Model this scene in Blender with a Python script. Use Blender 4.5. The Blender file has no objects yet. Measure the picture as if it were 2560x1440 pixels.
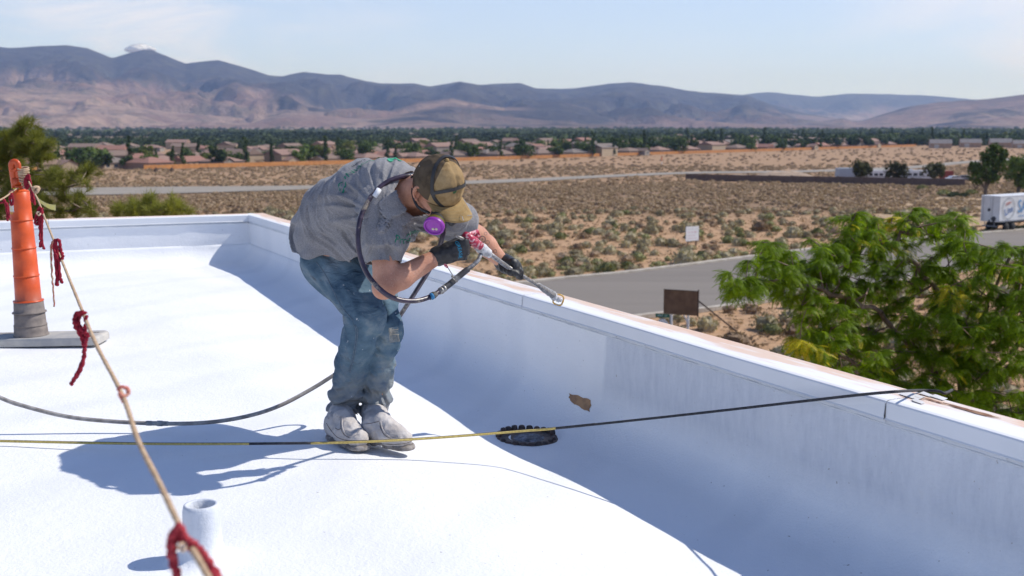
import bpy, bmesh, math, random
import numpy as np
from mathutils import Vector, Matrix
from mathutils.bvhtree import BVHTree
R = math.radians
random.seed(7)
SC = bpy.context.scene
COL = SC.collection
# ------------------------------------------------------------------ camera, sky, sun, exposure
F = 2800.0
PITCH = math.atan(410 / F)
H = 1.35
cam_d = bpy.data.cameras.new('camera'); cam = bpy.data.objects.new('camera', cam_d); COL.objects.link(cam)
cam_d.sensor_width = 36; cam_d.lens = 36 * F / 2560
cam.location = (0, 0, H); cam.rotation_euler = (math.pi / 2 - PITCH, 0, 0)
cam_d.clip_start = 0.05; cam_d.clip_end = 60000
cam_d.dof.use_dof = True; cam_d.dof.focus_distance = 4.7; cam_d.dof.aperture_fstop = 4.5
SC.camera = cam
SUN_AZ, SUN_EL = 13.0, 46.0          # azimuth measured from +X towards +Y
SC.view_settings.view_transform = 'Standard'; SC.view_settings.look = 'None'
SC.view_settings.gamma = 1; SC.view_settings.exposure = 0.15; SC.view_settings.use_curve_mapping = False
world = bpy.data.worlds.new('World'); SC.world = world; world.use_nodes = True
wn = world.node_tree; wn.nodes.clear()
def N(nt, typ, **kw):
    n = nt.nodes.new(typ)
    for k, v in kw.items():
        if k.startswith('i_'):
            n.inputs[k[2:].replace('_', ' ')].default_value = v
        else: setattr(n, k, v)
    return n
wo = N(wn, 'ShaderNodeOutputWorld'); bg = N(wn, 'ShaderNodeBackground'); bg.inputs[1].default_value = 0.10
sky = N(wn, 'ShaderNodeTexSky'); sky.sky_type = 'NISHITA'; sky.sun_disc = False
sky.sun_elevation = R(SUN_EL); sky.sun_rotation = R(90 - SUN_AZ)
sky.altitude = 1400; sky.air_density = 1.0; sky.dust_density = 0.6; sky.ozone_density = 1.6
tc = N(wn, 'ShaderNodeTexCoord'); mp = N(wn, 'ShaderNodeMapping'); mp.inputs['Scale'].default_value = (1.1, 1.1, 4.0)
mp.inputs['Rotation'].default_value = (0.0, 0.35, 0.0); mp.inputs['Location'].default_value = (3.6, 1.0, 0.35)
cn = N(wn, 'ShaderNodeTexNoise'); cn.inputs['Scale'].default_value = 1.7; cn.inputs['Detail'].default_value = 9; cn.inputs['Roughness'].default_value = .58
cn.inputs['Distortion'].default_value = .5
cr = N(wn, 'ShaderNodeMapRange'); cr.inputs[1].default_value = .50; cr.inputs[2].default_value = .80; cr.inputs[3].default_value = 0.62; cr.inputs[4].default_value = 1.0
mx = N(wn, 'ShaderNodeMixRGB'); mx.inputs[2].default_value = (6.9, 8.2, 11.0, 1)
wn.links.new(tc.outputs['Generated'], mp.inputs[0]); wn.links.new(mp.outputs[0], cn.inputs['Vector'])
wn.links.new(cn.outputs[0], cr.inputs[0])
sz_ = N(wn, 'ShaderNodeSeparateXYZ'); wn.links.new(tc.outputs['Generated'], sz_.inputs[0])
er = N(wn, 'ShaderNodeMapRange'); er.inputs[1].default_value = .0; er.inputs[2].default_value = .42; er.inputs[3].default_value = 1.0; er.inputs[4].default_value = .06; er.interpolation_type = 'SMOOTHSTEP'
wn.links.new(sz_.outputs[2], er.inputs[0])
mm_ = N(wn, 'ShaderNodeMath', operation='MULTIPLY'); wn.links.new(cr.outputs[0], mm_.inputs[0]); wn.links.new(er.outputs[0], mm_.inputs[1]); wn.links.new(mm_.outputs[0], mx.inputs[0])
bl_ = N(wn, 'ShaderNodeMixRGB', blend_type='MULTIPLY'); bl_.inputs[0].default_value = 1; bl_.inputs[2].default_value = (1, 1.1, 1.36, 1); wn.links.new(sky.outputs[0], bl_.inputs[1]); wn.links.new(bl_.outputs[0], mx.inputs[1])
def cirrus(d, rad, sc_, loc):
    dn = N(wn, 'ShaderNodeVectorMath', operation='DISTANCE'); dn.inputs[1].default_value = Vector(d).normalized(); wn.links.new(tc.outputs['Generated'], dn.inputs[0])
    m1 = N(wn, 'ShaderNodeMapRange'); m1.interpolation_type = 'SMOOTHSTEP'; m1.inputs[1].default_value = rad; m1.inputs[2].default_value = 0; wn.links.new(dn.outputs['Value'], m1.inputs[0])
    mp2 = N(wn, 'ShaderNodeMapping'); mp2.inputs['Scale'].default_value = sc_; mp2.inputs['Location'].default_value = loc; mp2.inputs['Rotation'].default_value = (0, .5, 0); wn.links.new(tc.outputs['Generated'], mp2.inputs[0])
    nn = N(wn, 'ShaderNodeTexNoise'); nn.inputs['Scale'].default_value = 2.2; nn.inputs['Detail'].default_value = 8; nn.inputs['Roughness'].default_value = .55; nn.inputs['Distortion'].default_value = .6; wn.links.new(mp2.outputs[0], nn.inputs['Vector'])
    m2 = N(wn, 'ShaderNodeMapRange'); m2.interpolation_type = 'SMOOTHSTEP'; m2.inputs[1].default_value = .40; m2.inputs[2].default_value = .66; wn.links.new(nn.outputs[0], m2.inputs[0])
    mu = N(wn, 'ShaderNodeMath', operation='MULTIPLY'); wn.links.new(m1.outputs[0], mu.inputs[0]); wn.links.new(m2.outputs[0], mu.inputs[1]); return mu.outputs[0]
ca = cirrus((-.34, .94, .125), .34, (2.4, 2.4, 9), (0, 0, 0)); cb = cirrus((.47, .92, .11), .26, (2.2, 2.2, 6), (3, 1, 2))
cs = N(wn, 'ShaderNodeMath', operation='ADD'); cs.use_clamp = True; wn.links.new(ca, cs.inputs[0]); wn.links.new(cb, cs.inputs[1])
m3 = N(wn, 'ShaderNodeMixRGB'); m3.inputs[2].default_value = (8.6, 8.7, 10.0, 1); wn.links.new(cs.outputs[0], m3.inputs[0]); wn.links.new(mx.outputs[0], m3.inputs[1])
wn.links.new(m3.outputs[0], bg.inputs[0]); wn.links.new(bg.outputs[0], wo.inputs[0])
sl = bpy.data.lights.new('sun', 'SUN'); sl.energy = 4.2; sl.angle = R(.53); sl.color = (1, .96, .90)
so = bpy.data.objects.new('sun', sl); COL.objects.link(so)
sd = Vector((math.cos(R(SUN_EL)) * math.cos(R(SUN_AZ)), math.cos(R(SUN_EL)) * math.sin(R(SUN_AZ)), math.sin(R(SUN_EL))))
so.rotation_euler = sd.to_track_quat('Z', 'Y').to_euler()
SC.cycles.max_bounces = 6; SC.cycles.diffuse_bounces = 3; SC.cycles.transparent_max_bounces = 8; SC.cycles.volume_bounces = 0
# ------------------------------------------------------------------ helpers
cp, sp_ = math.cos(PITCH), math.sin(PITCH)
def ray(px, py):
    u = (px - 1280) / F; v = (py - 720) / F
    return Vector((u, cp - v * sp_, -sp_ - v * cp))
def at(px, py, Y):
    d = ray(px, py); t = Y / d[1]
    return Vector((d[0] * t, Y, H + d[2] * t))
def onz(px, py, z=0.0):
    d = ray(px, py); t = (z - H) / d[2]
    return Vector((d[0] * t, d[1] * t, z))
def gz(x, y):
    return H - 11.7 - .0195 * np.clip(np.asarray(y, float) - 110, 0, 425)
def ong(px, py):
    d = ray(px, py); lo, hi = 20.0, 30000.0
    for _ in range(60):
        m = (lo + hi) / 2; z = H + d[2] / d[1] * m
        if z > float(gz(0, m)): lo = m
        else: hi = m
    return Vector((d[0] / d[1] * m, m, float(gz(0, m))))
def tag(o, label=None, cat=None, group=None, kind=None):
    if label: o['label'] = label
    if cat: o['category'] = cat
    if group: o['group'] = group
    if kind: o['kind'] = kind
    return o
def empty(name, loc=(0, 0, 0), rz=0, label=None, cat=None, group=None):
    o = bpy.data.objects.new(name, None); COL.objects.link(o); o.location = loc; o.rotation_euler = (0, 0, rz)
    o.empty_display_size = .1
    return tag(o, label, cat, group)
def link(name, me, mt=None, parent=None):
    o = bpy.data.objects.new(name, me); COL.objects.link(o)
    if mt is not None:
        me.materials.clear()
        for m in (mt if isinstance(mt, (list, tuple)) else [mt]): me.materials.append(m)
    if parent: o.parent = parent
    return o
class MB:
    def __init__(s): s.v = []; s.f = []; s.m = []
    def add(s, vs, fs, mi=0):
        b = len(s.v); s.v += [tuple(q) for q in vs]; s.f += [tuple(b + i for i in f) for f in fs]; s.m += [mi] * len(fs)
    def box(s, c, d, rz=0, mi=0, M=None):
        x, y, z = d[0] / 2, d[1] / 2, d[2] / 2
        vs = [Vector((a * x, b * y, e * z)) for a, b, e in ((-1,-1,-1),(1,-1,-1),(1,1,-1),(-1,1,-1),(-1,-1,1),(1,-1,1),(1,1,1),(-1,1,1))]
        if M is None: M = Matrix.Rotation(rz, 3, 'Z')
        s.add([M @ q + Vector(c) for q in vs], [(0,3,2,1),(4,5,6,7),(0,1,5,4),(1,2,6,5),(2,3,7,6),(3,0,4,7)], mi); return s
    def hexa(s, p, mi=0):   # 8 points: bottom ring 0-3, top ring 4-7
        s.add(p, [(0,3,2,1),(4,5,6,7),(0,1,5,4),(1,2,6,5),(2,3,7,6),(3,0,4,7)], mi); return s
    def tube(s, pts, r, n=8, mi=0, caps=True, flat=None):
        pts = [Vector(q) for q in pts]; rr = r if hasattr(r, '__len__') else [r] * len(pts)
        up = Vector((0, 0, 1)); prev = None; rings = []
        for i, q in enumerate(pts):
            t = (pts[min(i + 1, len(pts) - 1)] - pts[max(i - 1, 0)])
            if t.length < 1e-9: t = Vector((0, 0, 1))
            t.normalize()
            if prev is None:
                a = t.cross(up)
                if a.length < .05: a = t.cross(Vector((1, 0, 0)))
            else: a = prev - t * prev.dot(t)
            a.normalize(); prev = a; b = t.cross(a)
            k = flat if flat else 1
            rings.append([q + a * (rr[i] * math.cos(2*math.pi*j/n)) + b * (rr[i] * k * math.sin(2*math.pi*j/n)) for j in range(n)])
        vs = [p for g in rings for p in g]; fs = []
        for i in range(len(rings) - 1):
            for j in range(n):
                fs.append((i*n+j, i*n+(j+1)%n, (i+1)*n+(j+1)%n, (i+1)*n+j))
        if caps:
            fs.append(tuple(range(n-1, -1, -1))); fs.append(tuple((len(rings)-1)*n + j for j in range(n)))
        s.add(vs, fs, mi); return s
    def lathe(s, prof, c=(0, 0, 0), n=24, mi=0, M=None, sc=(1, 1)):
        vs = []; fs = []
        for (r, z) in prof:
            for j in range(n):
                q = Vector((r * math.cos(2*math.pi*j/n) * sc[0], r * math.sin(2*math.pi*j/n) * sc[1], z))
                if M is not None: q = M @ q
                vs.append(q + Vector(c))
        for i in range(len(prof) - 1):
            for j in range(n): fs.append((i*n+j, i*n+(j+1)%n, (i+1)*n+(j+1)%n, (i+1)*n+j))
        s.add(vs, fs, mi); return s
    def mesh(s, name, smooth=False):
        me = bpy.data.meshes.new(name); me.from_pydata(s.v, [], s.f); me.update()
        if any(s.m): me.polygons.foreach_set('material_index', s.m)
        if smooth: me.shade_smooth()
        return me
    def build(s, name, mt, parent=None, smooth=False):
        return link(name, s.mesh(name, smooth), mt, parent)
def np_mesh(name, v, f, smooth=False):
    """v (n,3) array, f (m,k) int array"""
    me = bpy.data.meshes.new(name); v = np.asarray(v, np.float32); f = np.asarray(f, np.int32)
    k = f.shape[1]
    me.vertices.add(len(v)); me.vertices.foreach_set('co', v.ravel())
    me.loops.add(f.size); me.loops.foreach_set('vertex_index', f.ravel())
    me.polygons.add(len(f)); me.polygons.foreach_set('loop_start', np.arange(0, f.size, k, dtype=np.int32))
    me.polygons.foreach_set('loop_total', np.full(len(f), k, np.int32))
    me.update(calc_edges=True); me.validate()
    if smooth: me.shade_smooth()
    return me
def grid_mesh(name, P, smooth=True, flip=False):
    n, m = P.shape[:2]; i = np.arange(n * m).reshape(n, m)
    f = np.stack([i[:-1, :-1], i[1:, :-1], i[1:, 1:], i[:-1, 1:]], -1).reshape(-1, 4)
    if flip: f = f[:, ::-1]
    return np_mesh(name, P.reshape(-1, 3), f, smooth)
def spline(pts, n=8, closed=False):
    P = [Vector(p) for p in pts]; out = []
    for i in range(len(P) - 1):
        p0 = P[max(i-1, 0)]; p1 = P[i]; p2 = P[i+1]; p3 = P[min(i+2, len(P)-1)]
        for k in range(n):
            t = k / n
            out.append(.5*((2*p1)+(p2-p0)*t+(2*p0-5*p1+4*p2-p3)*t*t+(3*p1-p0-3*p2+p3)*t**3))
    out.append(P[-1]); return out
# vectorised gradient noise
_rs = np.random.RandomState(3); _perm = _rs.permutation(256); _perm = np.concatenate([_perm] * 3)
_gr = _rs.normal(size=(256, 3)); _gr /= np.linalg.norm(_gr, axis=1)[:, None]
def pn(x, y, z=0.0):
    x, y, z = np.broadcast_arrays(np.asarray(x, float), np.asarray(y, float), np.asarray(z, float))
    xi, yi, zi = np.floor(x).astype(int), np.floor(y).astype(int), np.floor(z).astype(int)
    xf, yf, zf = x - xi, y - yi, z - zi
    u, v, w = [t*t*t*(t*(t*6-15)+10) for t in (xf, yf, zf)]
    r = 0
    for a in (0, 1):
        for b in (0, 1):
            for c in (0, 1):
                h = _perm[(_perm[(_perm[(xi+a) & 255] + yi + b) & 255] + zi + c) & 255]; g = _gr[h]
                d = g[..., 0]*(xf-a) + g[..., 1]*(yf-b) + g[..., 2]*(zf-c)
                r = r + d * (u if a else 1-u) * (v if b else 1-v) * (w if c else 1-w)
    return r * 1.6
def fbm(x, y, z=0.0, o=4, rough=.5):
    r = 0; a = 1; s = 0
    for i in range(o):
        r = r + a * pn(np.asarray(x)*2**i + 17*i, np.asarray(y)*2**i, np.asarray(z)*2**i); s += a; a *= rough
    return r / s
def ridged(x, y, z=0.0, o=5):
    r = 0; a = 1; s = 0
    for i in range(o):
        r = r + a * (1 - np.abs(pn(x*2**i + 31*i, y*2**i, z*2**i)) * 2); s += a; a *= .5
    return r / s
def ss(a, b, x):
    t = np.clip((np.asarray(x, float) - a) / (b - a), 0, 1); return t*t*(3-2*t)
# materials
def ramp(nt, fac, stops):
    r = N(nt, 'ShaderNodeValToRGB'); e = r.color_ramp.elements
    while len(e) > 1: e.remove(e[-1])
    e[0].position = stops[0][0]; e[0].color = (*stops[0][1], 1) if len(stops[0][1]) == 3 else stops[0][1]
    for p, c in stops[1:]:
        q = e.new(p); q.color = (*c, 1)
    nt.links.new(fac, r.inputs[0]); return r.outputs[0]
def noise(nt, vec, scale, detail=4, rough=.55, dist=0.0):
    n = N(nt, 'ShaderNodeTexNoise'); n.inputs['Scale'].default_value = scale; n.inputs['Detail'].default_value = detail
    n.inputs['Roughness'].default_value = rough; n.inputs['Distortion'].default_value = dist
    nt.links.new(vec, n.inputs['Vector']); return n.outputs[0]
def mathn(nt, op, a, b=None, c=None):
    n = N(nt, 'ShaderNodeMath', operation=op)
    for i, q in enumerate((a, b, c)):
        if q is None: continue
        if hasattr(q, 'is_linked') or hasattr(q, 'links'): nt.links.new(q, n.inputs[i])
        else: n.inputs[i].default_value = q
    return n.outputs[0]
def mixc(nt, fac, a, b, blend='MIX'):
    n = N(nt, 'ShaderNodeMixRGB', blend_type=blend)
    for i, q in enumerate((fac, a, b)):
        if hasattr(q, 'links'): nt.links.new(q, n.inputs[i])
        elif i == 0: n.inputs[0].default_value = q
        else: n.inputs[i].default_value = (*q, 1)
    return n.outputs[0]
def mrange(nt, v, a, b, c=0.0, d=1.0):
    n = N(nt, 'ShaderNodeMapRange'); nt.links.new(v, n.inputs[0])
    for i, q in enumerate((a, b, c, d)): n.inputs[i+1].default_value = q
    return n.outputs[0]
def mat0(name, rough=.7, metal=0.0, spec=.5):
    m = bpy.data.materials.new(name); m.use_nodes = True; nt = m.node_tree; b = nt.nodes['Principled BSDF']
    b.inputs['Roughness'].default_value = rough; b.inputs['Metallic'].default_value = metal
    b.inputs['Specular IOR Level'].default_value = spec
    t = N(nt, 'ShaderNodeTexCoord')
    return m, nt, b, t.outputs['Object']
def bump(nt, b, h, strength=.3, dist=.01):
    n = N(nt, 'ShaderNodeBump'); n.inputs['Strength'].default_value = strength; n.inputs['Distance'].default_value = dist
    nt.links.new(h, n.inputs['Height'])
    pr = b.inputs['Normal']
    if pr.links: nt.links.new(pr.links[0].from_socket, n.inputs['Normal'])
    nt.links.new(n.outputs[0], pr)
def mat(name, c, c2=None, scale=6.0, rough=.7, metal=0.0, bs=None, bstr=.25, bd=.01, spec=.4, transl=0.0, lo=.38, hi=.62, det=5):
    m, nt, b, v = mat0(name, rough, metal, spec)
    if c2 is None: c2 = tuple(q * .8 for q in c)
    f = noise(nt, v, scale, det); col = ramp(nt, f, [(lo, c), (hi, c2)])
    nt.links.new(col, b.inputs['Base Color'])
    if bs: bump(nt, b, noise(nt, v, bs, 4), bstr, bd)
    if transl:
        tr = N(nt, 'ShaderNodeBsdfTranslucent'); ms = N(nt, 'ShaderNodeMixShader'); ms.inputs[0].default_value = transl
        g = mixc(nt, 1.0, col, (1.25, 1.35, .35), 'MULTIPLY'); nt.links.new(g, tr.inputs[0])
        nt.links.new(b.outputs[0], ms.inputs[1]); nt.links.new(tr.outputs[0], ms.inputs[2])
        nt.links.new(ms.outputs[0], nt.nodes['Material Output'].inputs[0])
    return m
def sepxyz(nt, v):
    s = N(nt, 'ShaderNodeSeparateXYZ'); nt.links.new(v, s.inputs[0]); return s.outputs
def scalev(nt, v, s, rot=(0, 0, 0)):
    m = N(nt, 'ShaderNodeMapping'); m.inputs['Scale'].default_value = s; m.inputs['Rotation'].default_value = rot
    nt.links.new(v, m.inputs[0]); return m.outputs[0]
def text_mesh(txt, size, extrude=0.0, align='CENTER'):
    cu = bpy.data.curves.new('lettering', 'FONT'); cu.body = txt; cu.size = size; cu.align_x = align; cu.align_y = 'CENTER'
    cu.extrude = extrude; cu.resolution_u = 3
    o = bpy.data.objects.new('lettering', cu); COL.objects.link(o)
    me = bpy.data.meshes.new_from_object(o.evaluated_get(bpy.context.evaluated_depsgraph_get()))
    bpy.data.objects.remove(o); bpy.data.curves.remove(cu); return me
def copy_tree(o, parent=None):
    c = o.copy(); COL.objects.link(c)
    if parent: c.parent = parent
    for ch in KIDS.get(o.name, []): copy_tree(ch, c)
    return c
KIDS = {}
def setkids(root):
    KIDS[root.name] = [o for o in COL.objects if o.parent == root]
    for c in KIDS[root.name]: setkids(c)
# ------------------------------------------------------------------ ground and mountains
def build_ground():
    r = np.concatenate([np.linspace(14, 60, 12), np.geomspace(62, 700, 110), np.geomspace(720, 24000, 60)])
    az = np.concatenate([np.linspace(-180, -36, 30)[:-1], np.linspace(-36, 36, 220), np.linspace(36, 180, 30)[1:]])
    RR, AA = np.meshgrid(r, np.radians(az), indexing='ij'); X = RR*np.sin(AA); Y = RR*np.cos(AA)
    Z = gz(X, Y) + .10 * fbm(X/9, Y/9, o=3) * ss(60, 120, RR) * (1-ss(500, 900, RR)) - .12
    P = np.stack([X, Y, Z], -1)
    m, nt, b, v = mat0('desert_soil', .95, 0, .1)
    n1 = noise(nt, v, .035, 8, .6); n2 = noise(nt, v, .9, 8, .65); n3 = noise(nt, v, .006, 6, .55)
    soil = ramp(nt, n2, [(.30, (.31, .19, .11)), (.5, (.44, .275, .16)), (.68, (.52, .35, .215))])
    scrub = ramp(nt, n2, [(.35, (.17, .115, .07)), (.6, (.27, .185, .12))])
    y = sepxyz(nt, v)[1]
    yn = mathn(nt, 'ADD', y, mathn(nt, 'MULTIPLY', mathn(nt, 'SUBTRACT', n1, .5), 60.0))
    band = mathn(nt, 'MULTIPLY', mrange(nt, yn, 150, 180), mrange(nt, yn, 300, 280))
    band2 = mathn(nt, 'MULTIPLY', mrange(nt, yn, 290, 320), .38)
    c = mixc(nt, mathn(nt, 'ADD', mathn(nt, 'MULTIPLY', band, .8), band2), soil, scrub)
    valley = ramp(nt, n3, [(.35, (.10, .10, .055)), (.5, (.22, .16, .11)), (.65, (.30, .22, .16))])
    c = mixc(nt, mrange(nt, y, 1100, 1700), c, valley)
    nt.links.new(c, b.inputs['Base Color']); bump(nt, b, n2, .5, .15)
    g = link('ground', grid_mesh('ground', P), m); tag(g, kind='structure')
build_ground()
def ribbon(name, edgeA, edgeB, zoff, m, n=60, parent=None, yw=0):
    A = spline(edgeA, n // (len(edgeA)-1)); B = spline(edgeB, n // (len(edgeB)-1)); k = min(len(A), len(B))
    A = [A[int(i*(len(A)-1)/(k-1))] for i in range(k)]; B = [B[int(i*(len(B)-1)/(k-1))] for i in range(k)]
    P = np.zeros((k, 5, 3))
    for i in range(k):
        for j in range(5):
            q = A[i].lerp(B[i], j/4); P[i, j] = (q.x, q.y, float(gz(q.x, q.y)) + zoff)
    o = link(name, grid_mesh(name, P, True), m); tag(o, kind='structure'); return o, A, B
m, nt, b, v = mat0('asphalt', .9, 0, .2)
c = ramp(nt, noise(nt, scalev(nt, v, (.06, .5, 1), (0, 0, .2)), 1.0, 6), [(.3, (.19, .165, .142)), (.7, (.24, .21, .18))]); c = mixc(nt, .35, c, ramp(nt, noise(nt, v, 30, 3), [(.4, (.15, .13, .115)), (.6, (.28, .25, .22))]))
nt.links.new(c, b.inputs['Base Color']); M_asphalt = m
up = [ong(*q) for q in ((900, 758), (1370, 703), (1600, 680), (2000, 629), (2300, 597), (2560, 576), (2900, 548))]
lo = [ong(*q) for q in ((900, 905), (1370, 822), (1600, 790), (1800, 767), (2027, 731), (2300, 692), (2560, 645), (2900, 600))]
road, EA, EB = ribbon('road', up, lo, .04, M_asphalt, 56)
M_kerb = mat('kerb_concrete', (.48, .43, .36), (.36, .31, .25), 1.5, .9)
def kerb(E_, side):
    mb = MB()
    for i in range(len(E_)-1):
        a, c_ = E_[i], E_[i+1]; t = (c_-a).normalized(); nrm = Vector((-t.y, t.x, 0)) * side
        za, zc = float(gz(0, a.y)), float(gz(0, c_.y))
        def q(p, o_, z): p2 = p + nrm*o_; return (p2.x, p2.y, z)
        mb.hexa([q(a, 0, za-.1), q(c_, 0, zc-.1), q(c_, .55, zc-.1), q(a, .55, za-.1), q(a, 0, za+.15), q(c_, 0, zc+.15), q(c_, .55, zc+.17), q(a, .55, za+.17)])
    o = mb.build('kerb', M_kerb); tag(o, kind='structure')
kerb(EA, 1 if (EA[1]-EA[0]).x > 0 else -1); kerb(EB, -1)
M_path = mat('pale_asphalt', (.31, .27, .225), (.26, .23, .19), .15, .95)
ribbon('road', [ong(*q) for q in ((-100, 476), (180, 470), (420, 467), (760, 464), (1000, 457), (1300, 447), (1550, 436), (1750, 429), (2000, 426), (2250, 417), (2420, 402), (2700, 385))],
       [ong(*q) for q in ((-100, 492), (180, 488), (420, 484), (760, 474), (1000, 466), (1300, 455), (1550, 442), (1750, 434), (2000, 431), (2250, 423), (2420, 408), (2700, 390))], .05, M_path, 66)
# bare yellow soil patch beside the trailer
mp_ = mat('bare_soil', (.46, .31, .17), (.36, .25, .15), .25, .95)
ribbon('dirt_track', [ong(*q) for q in ((2140, 530), (2250, 507), (2350, 492), (2500, 480))], [ong(*q) for q in ((2200, 545), (2290, 560), (2400, 566), (2520, 560))], .03, mp_, 30)

def build_mountains():
    A_ = [(-900,150),(-600,110),(-300,140),(-120,112),(0,118),(30,124),(60,126),(130,121),(190,119),(240,127),(300,150),(340,138),(375,131),(395,130),(440,147),(480,163),(500,160),(560,155),(600,166),(640,178),(680,191),(720,193),(770,183),(820,190),(860,190),(920,206),(960,211),(1040,211),(1080,219),(1150,206),(1200,215),(1260,212),(1300,210),(1340,223),(1400,225),(1440,222),(1540,210),(1570,208),(1640,216),(1700,226),(1740,232),(1800,235),(1860,241),(1920,262),(2000,283),(2100,300),(2300,312),(3600,315)]
    A2 = [(-900,260),(-200,250),(0,215),(100,225),(250,232),(400,262),(520,280),(640,290),(720,262),(800,270),(900,285),(960,282),(1050,255),(1130,247),(1200,262),(1260,270),(1330,262),(1400,255),(1480,275),(1600,296),(1750,305),(2000,312),(3600,315)]
    B_ = [(-900,290),(1700,262),(1880,234),(1920,232),(2000,241),(2040,243),(2110,236),(2200,237),(2300,240),(2360,245),(2420,250),(2560,250),(2800,235),(3600,230)]
    C_ = [(-900,318),(1900,318),(2020,312),(2060,302),(2100,296),(2130,304),(2150,300),(2200,284),(2260,268),(2330,257),(2400,252),(2460,248),(2500,243),(2560,236),(2640,222),(2800,215),(3100,235),(3600,260)]
    m, nt, b, v = mat0('mountain_slopes', .95, 0, .05)
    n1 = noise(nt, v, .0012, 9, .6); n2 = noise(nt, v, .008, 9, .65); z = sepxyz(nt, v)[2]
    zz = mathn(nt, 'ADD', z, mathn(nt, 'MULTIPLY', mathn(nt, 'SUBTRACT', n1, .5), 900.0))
    low = ramp(nt, n1, [(.3, (.34, .235, .18)), (.45, (.22, .14, .115)), (.55, (.38, .27, .21)), (.7, (.15, .09, .075))])
    cloud_shade = ramp(nt, n2, [(.35, (.018, .02, .024)), (.6, (.055, .048, .045))])  # cloud shadow painted into the slope colour, mixed in by height and noise
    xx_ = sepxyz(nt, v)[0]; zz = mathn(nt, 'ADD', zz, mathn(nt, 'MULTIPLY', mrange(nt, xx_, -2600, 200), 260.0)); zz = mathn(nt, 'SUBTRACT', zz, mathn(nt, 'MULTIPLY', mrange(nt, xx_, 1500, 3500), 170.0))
    c = mixc(nt, mathn(nt, 'MULTIPLY', mrange(nt, zz, 190, 330), .95), low, cloud_shade)
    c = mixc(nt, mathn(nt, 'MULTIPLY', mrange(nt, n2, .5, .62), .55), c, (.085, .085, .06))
    nt.links.new(c, b.inputs['Base Color']); bump(nt, b, n2, 1.0, 60)
    def rng(name, tab, D0, D1, front, back, nseed, amp, nr=90, na=560, pw=1.5):
        px = np.linspace(-900, 3600, na); T = np.array(tab, float)
        yy = np.interp(px, T[:, 0], T[:, 1]); D = np.interp(px, [-900, 3600], [D0, D1])
        hr = (310 - yy) / F * D + H                         # crest height
        az = np.arctan((px - 1280) / F)
        s = np.concatenate([np.linspace(0, 1, nr), np.linspace(1, 1.6, 24)[1:]])
        hh = np.zeros((len(s), na)); XX = hh.copy(); YY = hh.copy()
        for i, q in enumerate(s):
            dist = np.where(q <= 1, D - front*(1-q), D + back*(q-1)/.6)
            X = dist*(px-1280)/F; Y = dist
            e = q if q <= 1 else max(0, 1-(q-1)/.6)
            wv = fbm(X/2600 + nseed, Y/2600, o=3)*.22*(1-e)*e*4
            e2 = np.clip(e + wv, 0, 1)
            prof = .10*ss(0, .45, e2) + .90*np.clip((e2-.28)/.72, 0, 1)**pw
            rg = ridged(X/1150 + nseed + .25*pn(X/900, Y/900), Y/1700, o=6) - .55; rg = np.where(rg > .14, .14+(rg-.14)*.35, rg)
            k = np.clip(e, 0, 1); win = np.clip(k-.12, 0, 1)*(1-k)**1.35*3.9*ss(1.0, .80, k) + .003
            hh[i] = -19.5 + (hr+19.5)*prof + amp*rg*win*np.clip(hr/300, .25, 1.4)*(1 if q <= 1 else .1) + 8*fbm(X/140, Y/140, nseed, o=3)*win + 7*fbm(X/160, Y/160, nseed+3, o=3)*ss(.6, 1, e2)
            XX[i] = X; YY[i] = Y
        P = np.stack([XX, YY, np.maximum(hh, -24)], -1)
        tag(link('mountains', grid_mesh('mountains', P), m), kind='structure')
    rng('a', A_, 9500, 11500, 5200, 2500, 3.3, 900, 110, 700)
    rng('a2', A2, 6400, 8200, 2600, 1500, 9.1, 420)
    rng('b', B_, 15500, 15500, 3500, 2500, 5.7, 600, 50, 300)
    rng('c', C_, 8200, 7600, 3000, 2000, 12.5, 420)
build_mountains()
# small white cloud over the peak, well outside the haze
def cloud():
    rs = np.random.RandomState(5); mb = MB(); c0 = at(352, 124, 21000)
    vs = []; fs = []
    bm = bmesh.new()
    for k in range(15):
        t = rs.uniform(-1, 1); q = c0 + Vector((t*205, rs.uniform(-90, 90), rs.uniform(-1, 1)*32*(1-abs(t)) + 22*(1-t*t)))
        bmesh.ops.create_icosphere(bm, subdivisions=3, radius=(165*(1-.5*abs(t)))*rs.uniform(.55, 1), matrix=Matrix.Translation(q) @ Matrix.Diagonal((1.3, 1.2, .62, 1)))
    me = bpy.data.meshes.new('cloud'); bm.to_mesh(me); bm.free()
    co = np.zeros(len(me.vertices)*3); me.vertices.foreach_get('co', co); co = co.reshape(-1, 3)
    co += (14*np.stack([fbm(co[:, 0]/60+s, co[:, 1]/60, co[:, 2]/60) for s in (0, 40, 80)], -1)); me.vertices.foreach_set('co', co.ravel()); me.shade_smooth()
    m = bpy.data.materials.new('cloud_vapour'); m.use_nodes = True; nt = m.node_tree; b = nt.nodes['Principled BSDF']
    b.inputs['Base Color'].default_value = (.95, .95, .97, 1); b.inputs['Roughness'].default_value = 1
    lw = N(nt, 'ShaderNodeLayerWeight'); lw.inputs[0].default_value = .45
    tr = N(nt, 'ShaderNodeBsdfTransparent'); ms = N(nt, 'ShaderNodeMixShader')
    nt.links.new(mrange(nt, lw.outputs['Facing'], .25, .95, .1, 1), ms.inputs[0]); nt.links.new(b.outputs[0], ms.inputs[1]); nt.links.new(tr.outputs[0], ms.inputs[2]); nt.links.new(ms.outputs[0], nt.nodes['Material Output'].inputs[0])
    o = link('cloud', me, m); tag(o, 'small white puffy cloud hanging over the left mountain peak', 'cloud')
cloud()
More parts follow.
